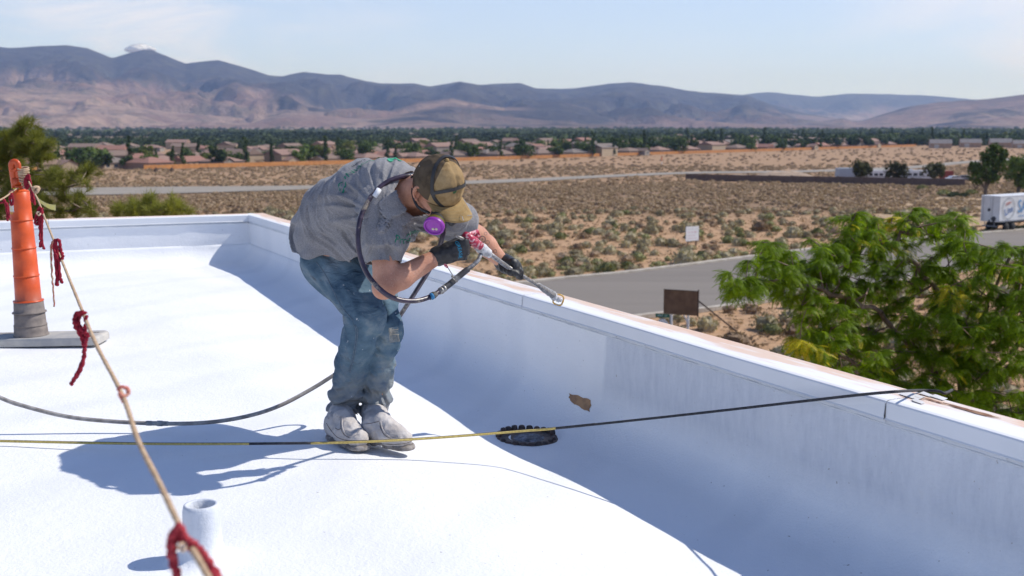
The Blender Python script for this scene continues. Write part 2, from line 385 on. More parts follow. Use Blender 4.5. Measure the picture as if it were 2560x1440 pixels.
# the air
mbh = MB(); mbh.box((1500, 9200, 395), (27000, 20600, 836)); hz = bpy.data.materials.new('haze_air'); hz.use_nodes = True; nt = hz.node_tree
nt.nodes.remove(nt.nodes['Principled BSDF']); pv = N(nt, 'ShaderNodeVolumePrincipled'); pv.inputs['Color'].default_value = (.42, .58, 1, 1); pv.inputs['Density'].default_value = 6.6e-5; pv.inputs['Absorption Color'].default_value = (1, 1, 1, 1)
pv.inputs['Anisotropy'].default_value = .1
nt.links.new(pv.outputs[0], nt.nodes['Material Output'].inputs['Volume'])
tag(mbh.build('haze', hz), kind='stuff')
# ------------------------------------------------------------------ roof, parapets
T = .43
C0 = Vector((-2.68, 11.42, 0)); A_ = Vector((.4535, -.8913, 0)); B_ = Vector((-.93, -.3676, 0))   # A_ along right parapet, B_ along far parapet
def uv2w(u, v, z=0): q = C0 + A_*u + B_*v; return Vector((q.x, q.y, z))
def w2uv(p):
    d = Vector((p[0]-C0.x, p[1]-C0.y)); det = A_.x*B_.y - A_.y*B_.x
    return ((d.x*B_.y - d.y*B_.x)/det, (A_.x*d.y - A_.y*d.x)/det)
DR = onz(1316, 1068, -.10); DU, DV = w2uv(DR)
def zroof(u, v):
    u = np.asarray(u, float); v = np.asarray(v, float)
    z = -.125*(1-ss(.25, 1.5, v))*ss(.0, 5.5, u) - .035*(1-ss(.3, 1.6, u)) 
    z = z - .03*np.exp(-((u-DU)**2+(v-DV)**2)/.35)
    X = C0.x + A_.x*u + B_.x*v; Y = C0.y + A_.y*u + B_.y*v
    near = 1-ss(2.5, 5, v)
    z = z + .005*fbm(X/1.1, Y/1.1, o=3)*near + .008*fbm(u/.5+5, v/.2, o=3)*(1-ss(.2, .8, v)) + .004*fbm(X/.4, Y/.4, 3)
    z = z - .010*np.exp(-((v-.55-.1*np.sin(u*2.2))/.16)**2)
    return z
RC = .21
def cove(d): d = np.clip(d, 0, RC); return RC - np.sqrt(np.maximum(RC*RC-(RC-d)**2, 0))
def wall_pt(px, py, off=0.0):
    d = ray(px, py); o = Vector((0, 0, H)); t = (off-(o-C0).dot(Vector((-.8913, -.4535, 0))))/d.dot(Vector((-.8913, -.4535, 0))); return o+d*t
def wall_z(px, py): return wall_pt(px, py, .03).z
def m_foam():
    m, nt, b, v = mat0('sprayed_white_coating', .55, 0, .35)
    s = sepxyz(nt, v)
    n1 = noise(nt, v, 1.3, 5, .5); n2 = noise(nt, v, 90, 5, .6); n3 = noise(nt, scalev(nt, v, (7, 7, 2)), 5, 5, .6); n4 = noise(nt, v, 26, 4, .55)
    base = ramp(nt, n1, [(.35, (.81, .815, .825)), (.65, (.87, .87, .87))])
    # older, greyer coat on the wall beyond the wet edge
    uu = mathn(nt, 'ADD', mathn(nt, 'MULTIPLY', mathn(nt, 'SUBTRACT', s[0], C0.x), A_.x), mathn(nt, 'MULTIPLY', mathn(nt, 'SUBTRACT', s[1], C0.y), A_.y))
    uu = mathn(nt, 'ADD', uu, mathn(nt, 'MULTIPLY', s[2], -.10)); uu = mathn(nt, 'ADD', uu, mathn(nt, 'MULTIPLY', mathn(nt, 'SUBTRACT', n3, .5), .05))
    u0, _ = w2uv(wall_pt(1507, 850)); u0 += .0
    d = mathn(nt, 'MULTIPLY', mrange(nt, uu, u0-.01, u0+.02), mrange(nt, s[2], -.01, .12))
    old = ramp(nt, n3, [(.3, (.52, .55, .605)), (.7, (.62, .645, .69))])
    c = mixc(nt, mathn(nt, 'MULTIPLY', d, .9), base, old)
    spk = mrange(nt, noise(nt, v, 160, 2, .5), .70, .74); c = mixc(nt, mathn(nt, 'MULTIPLY', spk, .10), c, (.45, .46, .5))
    wv = N(nt, 'ShaderNodeTexWave'); wv.inputs['Scale'].default_value = .42; wv.inputs['Distortion'].default_value = 5; wv.inputs['Detail'].default_value = 4; wv.inputs['Detail Scale'].default_value = 1.2; nt.links.new(scalev(nt, v, (1, 1, 1), (0, 0, .47)), wv.inputs['Vector'])
    c = mixc(nt, mathn(nt, 'MULTIPLY', mrange(nt, wv.outputs[0], .75, .98), .35), c, (.72, .735, .76))
    dots = mrange(nt, noise(nt, v, 55, 2, .4), .755, .775); c = mixc(nt, mathn(nt, 'MULTIPLY', dots, .7), c, (.30, .27, .24))
    # dusty scuffs and thin spots
    sc = mathn(nt, 'MULTIPLY', mrange(nt, noise(nt, v, 3.1, 6, .7), .66, .76), .35); c = mixc(nt, sc, c, (.62, .58, .50))
    nt.links.new(c, b.inputs['Base Color'])
    bump(nt, b, n1, .25, .04); bump(nt, b, noise(nt, v, 9, 5, .6), .35, .008); bump(nt, b, n4, .5, .005); bump(nt, b, n2, .8, .003)
    return m
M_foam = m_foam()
def cosgrid(a, n): return a*(1-np.cos(np.linspace(0, math.pi/2, n)))
def build_roof():
    us = np.concatenate([[0, .0008], cosgrid(RC, 12)[1:], np.arange(RC+.04, 15, .045)]); vs = np.concatenate([[0, .0008], cosgrid(RC, 12)[1:], np.arange(RC+.03, 3.2, .03), np.linspace(3.25, 14, 120)])
    U, V = np.meshgrid(us, vs, indexing='ij')
    c = np.maximum(cove(U), cove(V)); a, b_ = cove(U), cove(V); c = np.where((a > 0) & (b_ > 0), np.minimum(np.hypot(a, b_), RC), c)
    Z = zroof(U, V) + c
    Z = np.where((U < RC) | (V < RC), np.where(c >= RC-1e-6, RC-.07+0*Z, Z), Z)
    Z = np.minimum(Z, RC-.07)
    P = np.stack([C0.x + A_.x*U + B_.x*V, C0.y + A_.y*U + B_.y*V, Z], -1)
    tag(link('roof', grid_mesh('roof', P, flip=True), M_foam), kind='structure')
build_roof()
def m_cap():
    m, nt, b, v = mat0('coping_top_paint', .5, 0, .4)
    s = sepxyz(nt, v)
    st = noise(nt, scalev(nt, v, (14, 1.3, 1), (0, 0, 0)), 1.0, 6, .6)   # local frame: Y runs along the wall
    w = mathn(nt, 'ADD', mathn(nt, 'MULTIPLY', s[0], 5.5), mathn(nt, 'MULTIPLY', mathn(nt, 'SUBTRACT', st, .5), 3.2))
    f = mrange(nt, w, .30, .72)
    peach = ramp(nt, noise(nt, v, 4, 4), [(.35, (.76, .50, .34)), (.65, (.78, .60, .47))])
    c = mixc(nt, mathn(nt, 'MULTIPLY', f, .95), (.86, .855, .85), peach)
    wood = mathn(nt, 'MULTIPLY', mrange(nt, st, .67, .72), .0)
    nt.links.new(c, b.inputs['Base Color']); bump(nt, b, st, .25, .004); bump(nt, b, noise(nt, v, 60, 4), .15, .002)
    return m
M_cap = m_cap()
M_fascia = mat('painted_flashing', (.76, .77, .785), (.72, .735, .75), 3, .38, 0, 40, .06, .002, .5)
M_hem = mat('flashing_hem', (.62, .64, .67), (.66, .68, .70), 9, .5, 0, 60, .2, .003, .4)
M_wall = mat('stucco_tan', (.42, .34, .26), (.36, .29, .22), 3, .9, 0, 30, .3, .01)
M_darkgap = mat('dark_gap', (.03, .03, .035), rough=.9); M_lap = mat('dark_lap_joint', (.16, .17, .19), rough=.8)
def parapet(name, label, org, d, nin, L, z_of, joints, skew):
    """org: inner top line start; d: direction along; nin: direction into the roof"""
    ang = math.atan2(-nin.y, -nin.x)                # local +X = outwards, local +Y = along
    e = empty(name, org, ang, label, 'parapet wall')
    sg = 1 if Matrix.Rotation(ang, 3, 'Z') @ Vector((0, 1, 0)) @ d > 0 else -1
    n = int(L/.05); ys = np.linspace(0, L, n)
    # foam face from cove top to the flashing
    zs = np.concatenate([[.10], np.linspace(RC-.07, T-.068, 9)]); P = np.zeros((n, len(zs), 3))
    for j, z in enumerate(zs):
        wob = .006*fbm(ys/.35, z/.2, 3)+.003*fbm(ys/.08, z/.06, 1)
        P[:, j] = np.stack([-(.002+np.clip(z-.14, 0, .04)/.04*(.004+wob)), ys*sg, np.full(n, z)], -1)
    mw_ = e.matrix_basis if False else Matrix.Translation(org) @ Matrix.Rotation(ang, 4, 'Z'); Pw = P.reshape(-1, 3) @ np.array(mw_.to_3x3()).T + np.array(org)[None]
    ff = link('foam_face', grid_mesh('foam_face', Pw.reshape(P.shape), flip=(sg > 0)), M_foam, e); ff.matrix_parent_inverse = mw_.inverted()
    # thickened ragged bead of coating under the flashing
    bead = MB(); pts = [(-.006+.002*float(pn(y/.06, 2.2)), y*sg, T-.078+.003*float(pn(y/.1, 7))) for y in ys[::1]]
    bead.tube(pts, [.007+.0025*float(pn(y/.05, 5.5)) for y in ys], 6, flat=.6); bead.build('coating_bead', M_hem, e, True)
    W = .185
    bnd = [0] + joints + [L]
    for k in range(len(bnd)-1):
        a, b2 = bnd[k] + (.0016 if k else -.0), bnd[k+1]-.0016
        mb = MB(); nn = 14; rs = random.Random(k+11)
        prof = [(W, T-.03), (W, T), (W-.02, T+.006), (.0, T+.004), (-.013, T+.001), (-.0165, T-.004), (-.0175, T-.056), (-.0215, T-.061)]
        rows = []
        for i in range(nn+1):
            y = a + (b2-a)*i/nn; lift = .006*rs.random() if i in (0, nn) else .0015*rs.random()
            rows.append([(x - (lift if z < T-.02 and x < 0 else 0), y*sg, z + .0012*math.sin(y*3+x*20)) for x, z in prof])
        cp_ = MB(); fa = MB()
        for i in range(nn):
            for j in range(len(prof)-1):
                q = [rows[i][j], rows[i+1][j], rows[i+1][j+1], rows[i][j+1]]
                if sg < 0: q = q[::-1]
                (cp_ if j < 4 else fa).add(q, [(0, 1, 2, 3)])
        cp_.build('coping_top', M_cap, e, True)
        o = fa.build('flashing', M_fascia, e, False)
        sm = o.modifiers.new('s', 'SOLIDIFY'); sm.thickness = .0025
        if k:   # dark open lap and the bent tab at each joint
            g = MB(); yy = bnd[k]*sg
            g.add([(-.0195, yy-.001, T-.005), (-.0195, yy+.001, T-.005), (-.022, yy+.003, T-.055), (-.024, yy-.002, T-.064)], [(0, 1, 2, 3)])
            g.box((-.0135, yy, T-.033), (.002, .002, .040)); g.build('flashing_gap', M_lap, e)
    hm = MB()
    for i in range(60):
        y0, y1 = L*i/60, L*(i+1)/60
        hm.add([(-.0075, y0*sg, T-.058), (-.0115, y1*sg, T-.058), (-.0095, y1*sg, T-.078), (-.0095, y0*sg, T-.078)], [(0, 1, 2, 3)] if sg > 0 else [(3, 2, 1, 0)])
    hm.build('flashing_hem', M_hem, e)
    wb = MB(); wb.box((W/2+.004, L/2*sg, (T-.03-10.4)/2), (W-.012, L, 10.4+T-.03)); wb.build('wall_core', M_wall, e)
    return e, sg
NR = Vector((-.8913, -.4535, 0)); NL = Vector((.3676, -.93, 0))
ju = [w2uv(onz(*q, T-.03))[0] for q in ((2248, 1022), (1310, 752))]; j3 = ju[1]-3.0
print('joints', ju)
PR, sgR = parapet('parapet_wall', 'long white parapet with shaded inner face and peach streaked coping beside the man', C0, A_, NR, 14.5, None, [x for x in (j3-.1, ju[1], ju[0], ju[0]+3) if .3 < x < 14], 0)
PL, sgL = parapet('parapet_wall', 'short sunlit white parapet across the far left end of the roof', C0, B_, NL, 14, None, [1.9, 4.9, 7.9], 0)
# corner fill so the two copings meet
cf = MB(); cf.box((.09, -.09*sgR, T-.012), (.19, .185, .03)); cf.build('coping_top', M_cap, PR)
# torn, bare wood patch on the coping near the cord
def to_local(e, p): return e.matrix_basis.inverted() @ Vector(p)
M_wood = mat('bare_weathered_wood', (.22, .10, .055), (.34, .20, .12), 30, .9, 0, 60, .4, .004)
wd = MB(); rs = random.Random(4)
for px, py, l, w in ((2335, 1003, .10, .010), (2345, 990, .06, .006), (2400, 1020, .14, .012), (2430, 1030, .18, .010), (2465, 1037, .12, .008), (2300, 997, .05, .006)):
    q = to_local(PR, onz(px, py, T+.006)); vs = []
    for k in range(9):
        t = k/8; vs.append((q.x + w*math.sin(t*math.pi)*(.4+.6*rs.random()), q.y + l*(t-.5), T+.0075+.0002*k))
    for k in range(8, -1, -1):
        t = k/8; vs.append((q.x - w*math.sin(t*math.pi)*(.4+.6*rs.random())-.0005, q.y + l*(t-.5), T+.0075))
    wd.add(vs, [tuple(range(18))])
wd.build('wood_patch', M_wood, PR)
pf = MB(); rs = random.Random(8)   # flakes of lifted paint
for k in range(6):
    q = to_local(PR, onz(2270+rs.random()*120, 985+rs.random()*22, T+.006)); s = .02+.03*rs.random()
    pf.add([(q.x-s*.5, q.y-s, T+.008), (q.x+s*.5, q.y-s*.7, T+.008), (q.x+s*.6, q.y+s, T+.009+.002*rs.random()), (q.x-s*.4, q.y+s*.8, T+.009)], [(0, 1, 2, 3)])
pf.build('paint_flake', mat('white_paint', (.8, .79, .78)), PR)
# bare brown patch on the wall
RO = bpy.data.objects['roof']; bvr = BVHTree.FromPolygons([v.co for v in RO.data.vertices], [tuple(p.vertices) for p in RO.data.polygons])
ffm = [o for o in PR.children if o.name.startswith('foam_face')][0].data; bvf = BVHTree.FromPolygons([v.co for v in ffm.vertices], [tuple(p.vertices) for p in ffm.polygons])
def surf(px, py, off=.003):
    d = ray(px, py).normalized(); o = Vector((0, 0, H)); hs = [h for h in (bvr.ray_cast(o, d), bvf.ray_cast(o, d)) if h[0]]; h = min(hs, key=lambda q: q[3]); return h[0]-d*off
pat = MB(); K = 8; L4 = 5
def quadp(s_, t_):
    a = Vector((1422, 983)).lerp(Vector((1478, 1000)), s_); b2 = Vector((1424, 1002)).lerp(Vector((1474, 1031)), s_); q = a.lerp(b2, t_); return q.x+2.0*math.sin(t_*9+s_*4), q.y+1.6*math.sin(s_*13+t_*5)
vs = [surf(*quadp(i/K, j/L4)) for i in range(K+1) for j in range(L4+1)]
pat.add(vs, [(i*(L4+1)+j, i*(L4+1)+j+1, (i+1)*(L4+1)+j+1, (i+1)*(L4+1)+j) for i in range(K) for j in range(L4)])
o = pat.build('bare_patch', mat('bare_brown_foam', (.42, .24, .12), (.28, .16, .09), 25, .8, 0, 60, .4, .004), None); o.parent = PR; o.matrix_parent_inverse = PR.matrix_basis.inverted()
# building below
bb = MB(); q0, q1, q2, q3 = uv2w(.02, .02), uv2w(14, .02), uv2w(14, 14), uv2w(.02, 14)
bb.hexa([(q.x, q.y, -10.4) for q in (q0, q1, q2, q3)] + [(q.x, q.y, -.35) for q in (q0, q1, q2, q3)]); tag(bb.build('building_wall', M_wall), kind='structure')
# roof drain ring
dz = float(zroof(DU, DV)); dr = empty('roof_drain', (DR.x, DR.y, dz), 0, 'round black tarry drain ring sunk in the shaded roof under the cord', 'drain')
M_tar = mat('black_tar', (.012, .009, .009), (.07, .035, .028), 30, .45, 0, 50, .8, .006, .6)
mb = MB(); mb.lathe([(.0, .003), (.085, .003), (.10, .006), (.125, .009), (.142, .006), (.155, -.004)], n=40); mb.build('drain_bowl', M_tar, dr, True)
mb = MB(); mb.lathe([(.0, .012), (.03, .014), (.062, .010), (.075, .004)], c=(.012, -.012, 0), n=24); mb.build('drain_strainer', mat('oversprayed_metal', (.20, .22, .27), (.05, .05, .06), 45, .6), dr, True)
rs = random.Random(3)
lump = []
for k in range(22):
    a = 2*math.pi*k/22; h = .012+.010*rs.random()+.012*(math.sin(a) > 0); mb = MB(); M = Matrix.Rotation(a, 3, 'Z') @ Matrix.Rotation(.15*(rs.random()-.5), 3, 'X')
    w = .017; pr = []
    for z, s in ((0, 1.15), (h*.55, 1.05), (h*.9, .8), (h, .4)):
        pr.append([M @ Vector((.132+s*w*.8*math.cos(t)+.004*rs.random(), s*w*math.sin(t)+.003*rs.random(), z)) for t in [j*math.pi/4 for j in range(8)]])
    mb.add([p for g in pr for p in g], [(i*8+j, i*8+(j+1)%8, (i+1)*8+(j+1)%8, (i+1)*8+j) for i in range(3) for j in range(8)] + [tuple(24+j for j in range(8))])
    mb.build('ring_lug', M_tar, dr, True)
# vent pipe coated in foam
pc = onz(508, 1400, 0); vp = empty('vent_pipe', (pc.x, pc.y, float(zroof(*w2uv(pc)))), 0, 'short white foam coated vent pipe standing on the sunlit roof in front', 'vent pipe')
hp = at(496, 1260, pc.y).z - 0.0
prof = [(.18, -.012), (.12, .002), (.085, .012), (.068, .03), (.061, .06), (.058, hp*.6), (.0565, hp*.9), (.054, hp-.008), (.051, hp), (.045, hp+.001), (.0405, hp-.004), (.039, hp-.05), (.039, -.0)]
mb = MB(); mb.lathe([(r, z) for r, z in prof], n=48); o = mb.build('pipe_body', M_foam, vp, True)
sub = []; 
for p_ in range(1): pass
me = o.data; co = np.zeros(len(me.vertices)*3); me.vertices.foreach_get('co', co); co = co.reshape(-1, 3)
dd = .0022*fbm(co[:, 0]/.02, co[:, 1]/.02, co[:, 2]/.03); rr = np.hypot(co[:, 0], co[:, 1]); co[:, 0] *= 1+dd/rr; co[:, 1] *= 1+dd/rr; me.vertices.foreach_set('co', co.ravel())
mb = MB(); mb.lathe([(0, .04), (.0325, .04)], n=24); mb.build('pipe_inside', M_darkgap, vp)
# ------------------------------------------------------------------ scrub
def shrub_proto(seed, n=34, spread=.5, h=.5, leaf=.13):
    """tuft of upright leafy blades (triangles) in a dome"""
    rs = np.random.RandomState(seed); V = []; 
    for k in range(n):
        a = rs.uniform(0, 2*math.pi); q = math.sqrt(rs.uniform(0, 1)); z = math.sqrt(max(0, 1-q*q))*rs.uniform(.45, 1)
        c = np.array([q*spread*math.cos(a), q*spread*math.sin(a), z*h*.92])
        up = np.array([c[0]*.9, c[1]*.9, h*.7]); up /= np.linalg.norm(up); d = rs.normal(size=3); d = np.cross(up, d); d /= np.linalg.norm(d)
        s = leaf*rs.uniform(.7, 1.4)
        V += [c - d*s*.6 - up*s*.5, c + d*s*.6 - up*s*.5, c + up*s*1.1 + d*s*.15*rs.uniform(-1, 1)]
    nr, nl = (10, 4) if n >= 40 else (7, 2); G = []
    for i_ in range(nl+1):
        el = (math.pi/2)*i_/nl; ring = []
        for k in range(nr):
            a = 2*math.pi*(k+.5*(i_ % 2))/nr; b_ = .80*(1+.16*rs.uniform(-1, 1)); ring.append(np.array([spread*b_*math.cos(el)*math.cos(a), spread*b_*math.cos(el)*math.sin(a), h*b_*math.sin(el)]) if i_ else np.array([spread*b_*.92*math.cos(a), spread*b_*.92*math.sin(a), -.05]))
        G.append(ring)
    for i_ in range(nl):
        for k in range(nr):
            a0, a1, b0, b1 = G[i_][k], G[i_][(k+1) % nr], G[i_+1][k], G[i_+1][(k+1) % nr]; V += [a0, a1, b1]
            if i_ < nl-1: V += [a0, b1, b0]
    return np.array(V)
def foliage_mat(name, c1, c2, c3, scale=.5, transl=.15, island=False, rough=.8):
    m, nt, b, v = mat0(name, rough, 0, .15)
    g = N(nt, 'ShaderNodeNewGeometry')
    oi = N(nt, 'ShaderNodeObjectInfo')
    f = mathn(nt, 'ADD', mathn(nt, 'MULTIPLY', noise(nt, v, scale, 3), .65), mathn(nt, 'MULTIPLY', g.outputs['Random Per Island'], .35))
    f = mathn(nt, 'ADD', f, mathn(nt, 'MULTIPLY', mathn(nt, 'SUBTRACT', oi.outputs['Random'], .5), .35))
    c = ramp(nt, f, [(.28, c1), (.48, c2), (.68, c3)]); nt.links.new(c, b.inputs['Base Color'])
    tr = N(nt, 'ShaderNodeBsdfTranslucent'); ms = N(nt, 'ShaderNodeMixShader'); ms.inputs[0].default_value = transl
    nt.links.new(mixc(nt, 1, c, (1.3, 1.3, .5), 'MULTIPLY'), tr.inputs[0]); nt.links.new(b.outputs[0], ms.inputs[1]); nt.links.new(tr.outputs[0], ms.inputs[2])
    nt.links.new(ms.outputs[0], nt.nodes['Material Output'].inputs[0]); return m
M_sage = foliage_mat('sagebrush_leaves', (.20, .165, .10), (.36, .305, .19), (.50, .43, .28), .8)
M_dry = foliage_mat('dry_brush', (.18, .12, .075), (.34, .24, .155), (.50, .37, .25), .4)
M_dgreen = foliage_mat('green_brush', (.10, .11, .045), (.21, .21, .09), (.34, .33, .16), .8)
roadA = np.array([(p.x, p.y) for p in EA]); roadB = np.array([(p.x, p.y) for p in EB])
PA = np.array([tuple(ong(*q))[:2] for q in ((-100, 476), (180, 470), (420, 467), (760, 464), (1000, 457), (1300, 447), (1550, 436), (1750, 429), (2000, 426), (2250, 417), (2420, 402), (2700, 385))])
PB = np.array([tuple(ong(*q))[:2] for q in ((-100, 496), (180, 492), (420, 488), (760, 478), (1000, 469), (1300, 458), (1550, 444), (1750, 436), (2000, 433), (2250, 425), (2420, 410), (2700, 391))])
def path_mask(x, y): return (y < np.interp(x, PA[:, 0], PA[:, 1])+1) & (y > np.interp(x, PB[:, 0], PB[:, 1]))
def road_mask(x, y):
    ya = np.interp(x, roadA[:, 0], roadA[:, 1]); yb = np.interp(x, roadB[:, 0], roadB[:, 1])
    return (y > yb-1.6) & (y < ya+1.6)
def tri_mesh(name, V): 
    return np_mesh(name, V, np.arange(len(V)).reshape(-1, 3))
def where(xx, yy, far=False):
    p = 1280 + F*xx/yy; py_ = 310 + F*(H-float(gz(xx, yy)))/yy
    if far:
        for lim, t in ((300, 'seen behind the pine at the left'), (520, 'above the start of the long fence'), (740, 'just left of the crouched man'), (1000, 'above the man\'s bent back'), (1200, 'above the cap of the man'), (1420, 'between the man and marker pole'), (1650, 'just left of the marker pole'), (1850, 'just right of the marker pole'), (2060, 'above the left wall half'), (2260, 'above the first small olive trees')):
            if p < lim: return t
        return 'near the barns at the right'
    if py_ > 735: return 'below the road beside the plywood board' if p < 1950 else 'below the road under the honey locust'
    a = 'close to the kerb' if yy < float(np.interp(xx, roadA[:, 0], roadA[:, 1]))+9 else 'well beyond the road'
    return a + (' left of the gloved hands' if p < 1230 else ' above the spray tip' if p < 1480 else ' left of the white notice board' if p < 1700 else ' right of the white notice board' if p < 1950 else ' above the honey locust')
protos = [tri_mesh('sagebrush', shrub_proto(s, 110, .48, .56, .07)) for s in range(6)]
rs = np.random.RandomState(12)
# candidate positions, clustered
def scatter(n, d0, d1, dens=1.0, xr=.56, seed=0, p=1.0):
    r = np.random.RandomState(seed); d = d0 + (d1-d0)*r.uniform(0, 1, n)**.5 if p == 1 else r.uniform(d0, d1, n)
    x = d*r.uniform(-xr, xr, n); keep = ~road_mask(x, d) & ~path_mask(x, d)
    cl = fbm(x/9, d/9, 4, o=3) + .55*fbm(x/3, d/3, 8, o=2); keep &= cl > r.uniform(-.5, .3, n)
    return x[keep], d[keep]
x, d = scatter(4300, 38, 168, seed=3, p=0)
keep = ~((x > 55) & (d > 118) & (d < 150) & (x < 75)); x, d = x[keep], d[keep]
# which are in view (above the parapet line) and largest: indivduals
vis = (np.abs(x/d) < .46) & (x > -.2*d)
sz = rs.uniform(.6, 1.7, len(x)) * (1 + .5*(rs.uniform(0, 1, len(x)) > .93))
pxx = 1280 + F*x/d; pyy = 310 + F*(H-gz(x, d))/d; edge = 528 + (pxx-650)*.27
score = np.where((pyy < edge-4) & (pxx > 700) & (pxx < 2545) & ~((pxx > 1950) & (pyy > 640)), sz/d, 0)
order = np.argsort(-score); ind = order[:290]; rest = order[290:]
for k, i in enumerate(ind):
    o = bpy.data.objects.new('sagebrush', protos[k % 6]); COL.objects.link(o)
    if not protos[k % 6].materials: protos[k % 6].materials.append(M_sage if k % 6 < 4 else (M_dry if k % 6 == 4 else M_dgreen))
    o.location = (x[i], d[i], float(gz(x[i], d[i]))-.04); s = float(sz[i]); o.scale = (s*1.15, s, s*rs.uniform(.7, 1.1)); o.rotation_euler = (0, 0, rs.uniform(0, 6.3))
    tag(o, '%s %s sagebrush, %s' % ('large' if s > 1.4 else 'mid sized' if s > 1.05 else 'small', 'pale straw coloured' if k % 6 < 4 else 'brown dry' if k % 6 == 4 else 'greenish', where(x[i], d[i])), 'shrub', 'sagebrush scattered over the desert field')
def merged(name, xs, ds, sizes, base, m, seed=0, flat=1.0, dz=-.04):
    r = np.random.RandomState(seed); nb = len(base); out = []
    pick = r.randint(0, nb, len(xs)); ang = r.uniform(0, 2*math.pi, len(xs)); zz = gz(xs, ds)+dz
    for b in range(nb):
        s = pick == b; V = base[b][None]; c, sn = np.cos(ang[s])[:, None], np.sin(ang[s])[:, None]; sc = sizes[s][:, None]
        X = (V[..., 0]*c - V[..., 1]*sn)*sc*1.1 + xs[s][:, None]; Y = (V[..., 0]*sn + V[..., 1]*c)*sc + ds[s][:, None]
        Z = V[..., 2]*sc*flat*r.uniform(.75, 1.1, (s.sum(), 1)) + zz[s][:, None]
        out.append(np.stack([X, Y, Z], -1).reshape(-1, 3))
    o = link(name, tri_mesh(name, np.concatenate(out)), m); return tag(o, kind='stuff')
bs = [shrub_proto(s, 46, .48, .54, .09) for s in range(20, 25)]
h = rs.uniform(0, 1, len(rest)) < .6
merged('desert_scrub', x[rest[h]], d[rest[h]], sz[rest[h]], bs, M_sage, 1); merged('desert_scrub', x[rest[~h]], d[rest[~h]], sz[rest[~h]], bs, M_dry, 2)
lowp = [shrub_proto(s, 30, .5, .50, .115)[:] for s in range(30, 35)]
x2, d2 = scatter(15000, 160, 300, seed=5, p=0); merged('desert_scrub', x2, d2, rs.uniform(.7, 1.6, len(x2)), lowp, M_dry, 3, .85)
x2, d2 = scatter(9000, 300, 560, seed=6, p=0); merged('desert_scrub', x2, d2, rs.uniform(.8, 2.2, len(x2)), lowp, M_dry, 4, .8)
x2, d2 = scatter(5000, 430, 950, seed=16, p=0); x2, d2 = x2[d2 < np.interp(x2, [-200, 367], [440, 1000])], d2[d2 < np.interp(x2, [-200, 367], [440, 1000])]; merged('desert_scrub', x2, d2, rs.uniform(1.0, 2.8, len(x2)), lowp, M_dry, 4, .7)
# grass tufts and tiny plants between them
tuft = [shrub_proto(s, 9, .5, .35, .2)[:27] for s in range(40, 44)]
r_ = np.random.RandomState(9); dd_ = r_.uniform(45, 165, 14000); xx_ = dd_*r_.uniform(-.3, .5, 14000); kk = ~road_mask(xx_, dd_); merged('dry_grass', xx_[kk], dd_[kk], r_.uniform(.15, .5, kk.sum()), tuft, M_dry, 5)
# greener weeds along the kerb
xk = r_.uniform(-10, 75, 260); yk = np.interp(xk, roadA[:, 0], roadA[:, 1]) + 2 + np.abs(r_.normal(0, 2.2, 260))
merged('kerb_weeds', xk, yk, r_.uniform(.3, 1.0, 260), bs, M_dgreen, 6)
# ------------------------------------------------------------------ trees for the suburb
def crown_mesh(seed, shape, n=420, leaf=.55):
    r = np.random.RandomState(seed); V = []
    if shape == 'tall': blobs = [(r.uniform(-.5, .5), r.uniform(-.5, .5), 1.8+i*1.1, 1.0*(1-.09*i)) for i in range(7)]
    elif shape == 'round': blobs = [(r.uniform(-2.0, 2.0), r.uniform(-2.0, 2.0), r.uniform(2.4, 5.2), r.uniform(1.0, 1.9)) for i in range(11)]
    else: blobs = [(r.uniform(-3, 3), r.uniform(-3, 3), r.uniform(2.0, 4.6), r.uniform(1.2, 2.0)) for i in range(12)]
    for k in range(n):
        b = blobs[r.randint(len(blobs))]; u = r.normal(size=3); u /= np.linalg.norm(u); q = b[3]*r.uniform(.55, 1.12)
        c = np.array([b[0], b[1], b[2]]) + u*q; s = leaf*r.uniform(.5, 1.25)
        e = r.normal(size=3); e -= u*e.dot(u)*.6; e /= np.linalg.norm(e); f = np.cross(u, e)
        V += [c-e*s, c+f*s*.8, c+e*s, c-e*s*.8-u*s*.5, c+e*s*.9, c-f*s]
    return tri_mesh('crown', np.array(V))
M_tg = [foliage_mat('tree_foliage_dark', (.025, .04, .015), (.05, .08, .024), (.085, .12, .035), .35),
        foliage_mat('tree_foliage_mid', (.04, .065, .018), (.08, .12, .03), (.13, .18, .045), .35),
        foliage_mat('tree_foliage_light', (.07, .09, .02), (.13, .16, .03), (.20, .21, .05), .35)]
M_bark = mat('bark', (.12, .085, .06), (.20, .15, .11), 4, .9, 0, 10, .5, .03)
def trunk_mesh(seed, h=3.2, r0=.2):
    r = random.Random(seed); mb = MB(); pts = [(0, 0, -.2), (r.uniform(-.1, .1), r.uniform(-.1, .1), h*.5), (r.uniform(-.3, .3), r.uniform(-.3, .3), h)]
    mb.tube(pts, [r0, r0*.75, r0*.4], 6, caps=False)
    for k in range(4):
        a = r.uniform(0, 6.3); mb.tube([(0, 0, h*.5), (math.cos(a)*.8, math.sin(a)*.8, h*.95), (math.cos(a)*1.5, math.sin(a)*1.5, h*1.4)], [r0*.5, r0*.3, .03], 5, caps=False)
    return mb.mesh('trunk', True)
crowns = {'dark_tree': [crown_mesh(s, 'round', 520) for s in (1, 2, 3)], 'bushy_tree': [crown_mesh(s, 'wide', 560) for s in (4, 5, 6)], 'slender_tree': [crown_mesh(s, 'tall', 360, .42) for s in (7, 8)], 'pale_tree': [crown_mesh(s, 'round', 420) for s in (9,)]}
for k_, l_ in crowns.items():
    for me in l_: me.materials.append(M_tg[{'dark_tree': 0, 'bushy_tree': 1, 'slender_tree': 0, 'pale_tree': 2}[k_]])
trunks = [trunk_mesh(s) for s in range(3)]
for t_ in trunks: t_.materials.append(M_bark)
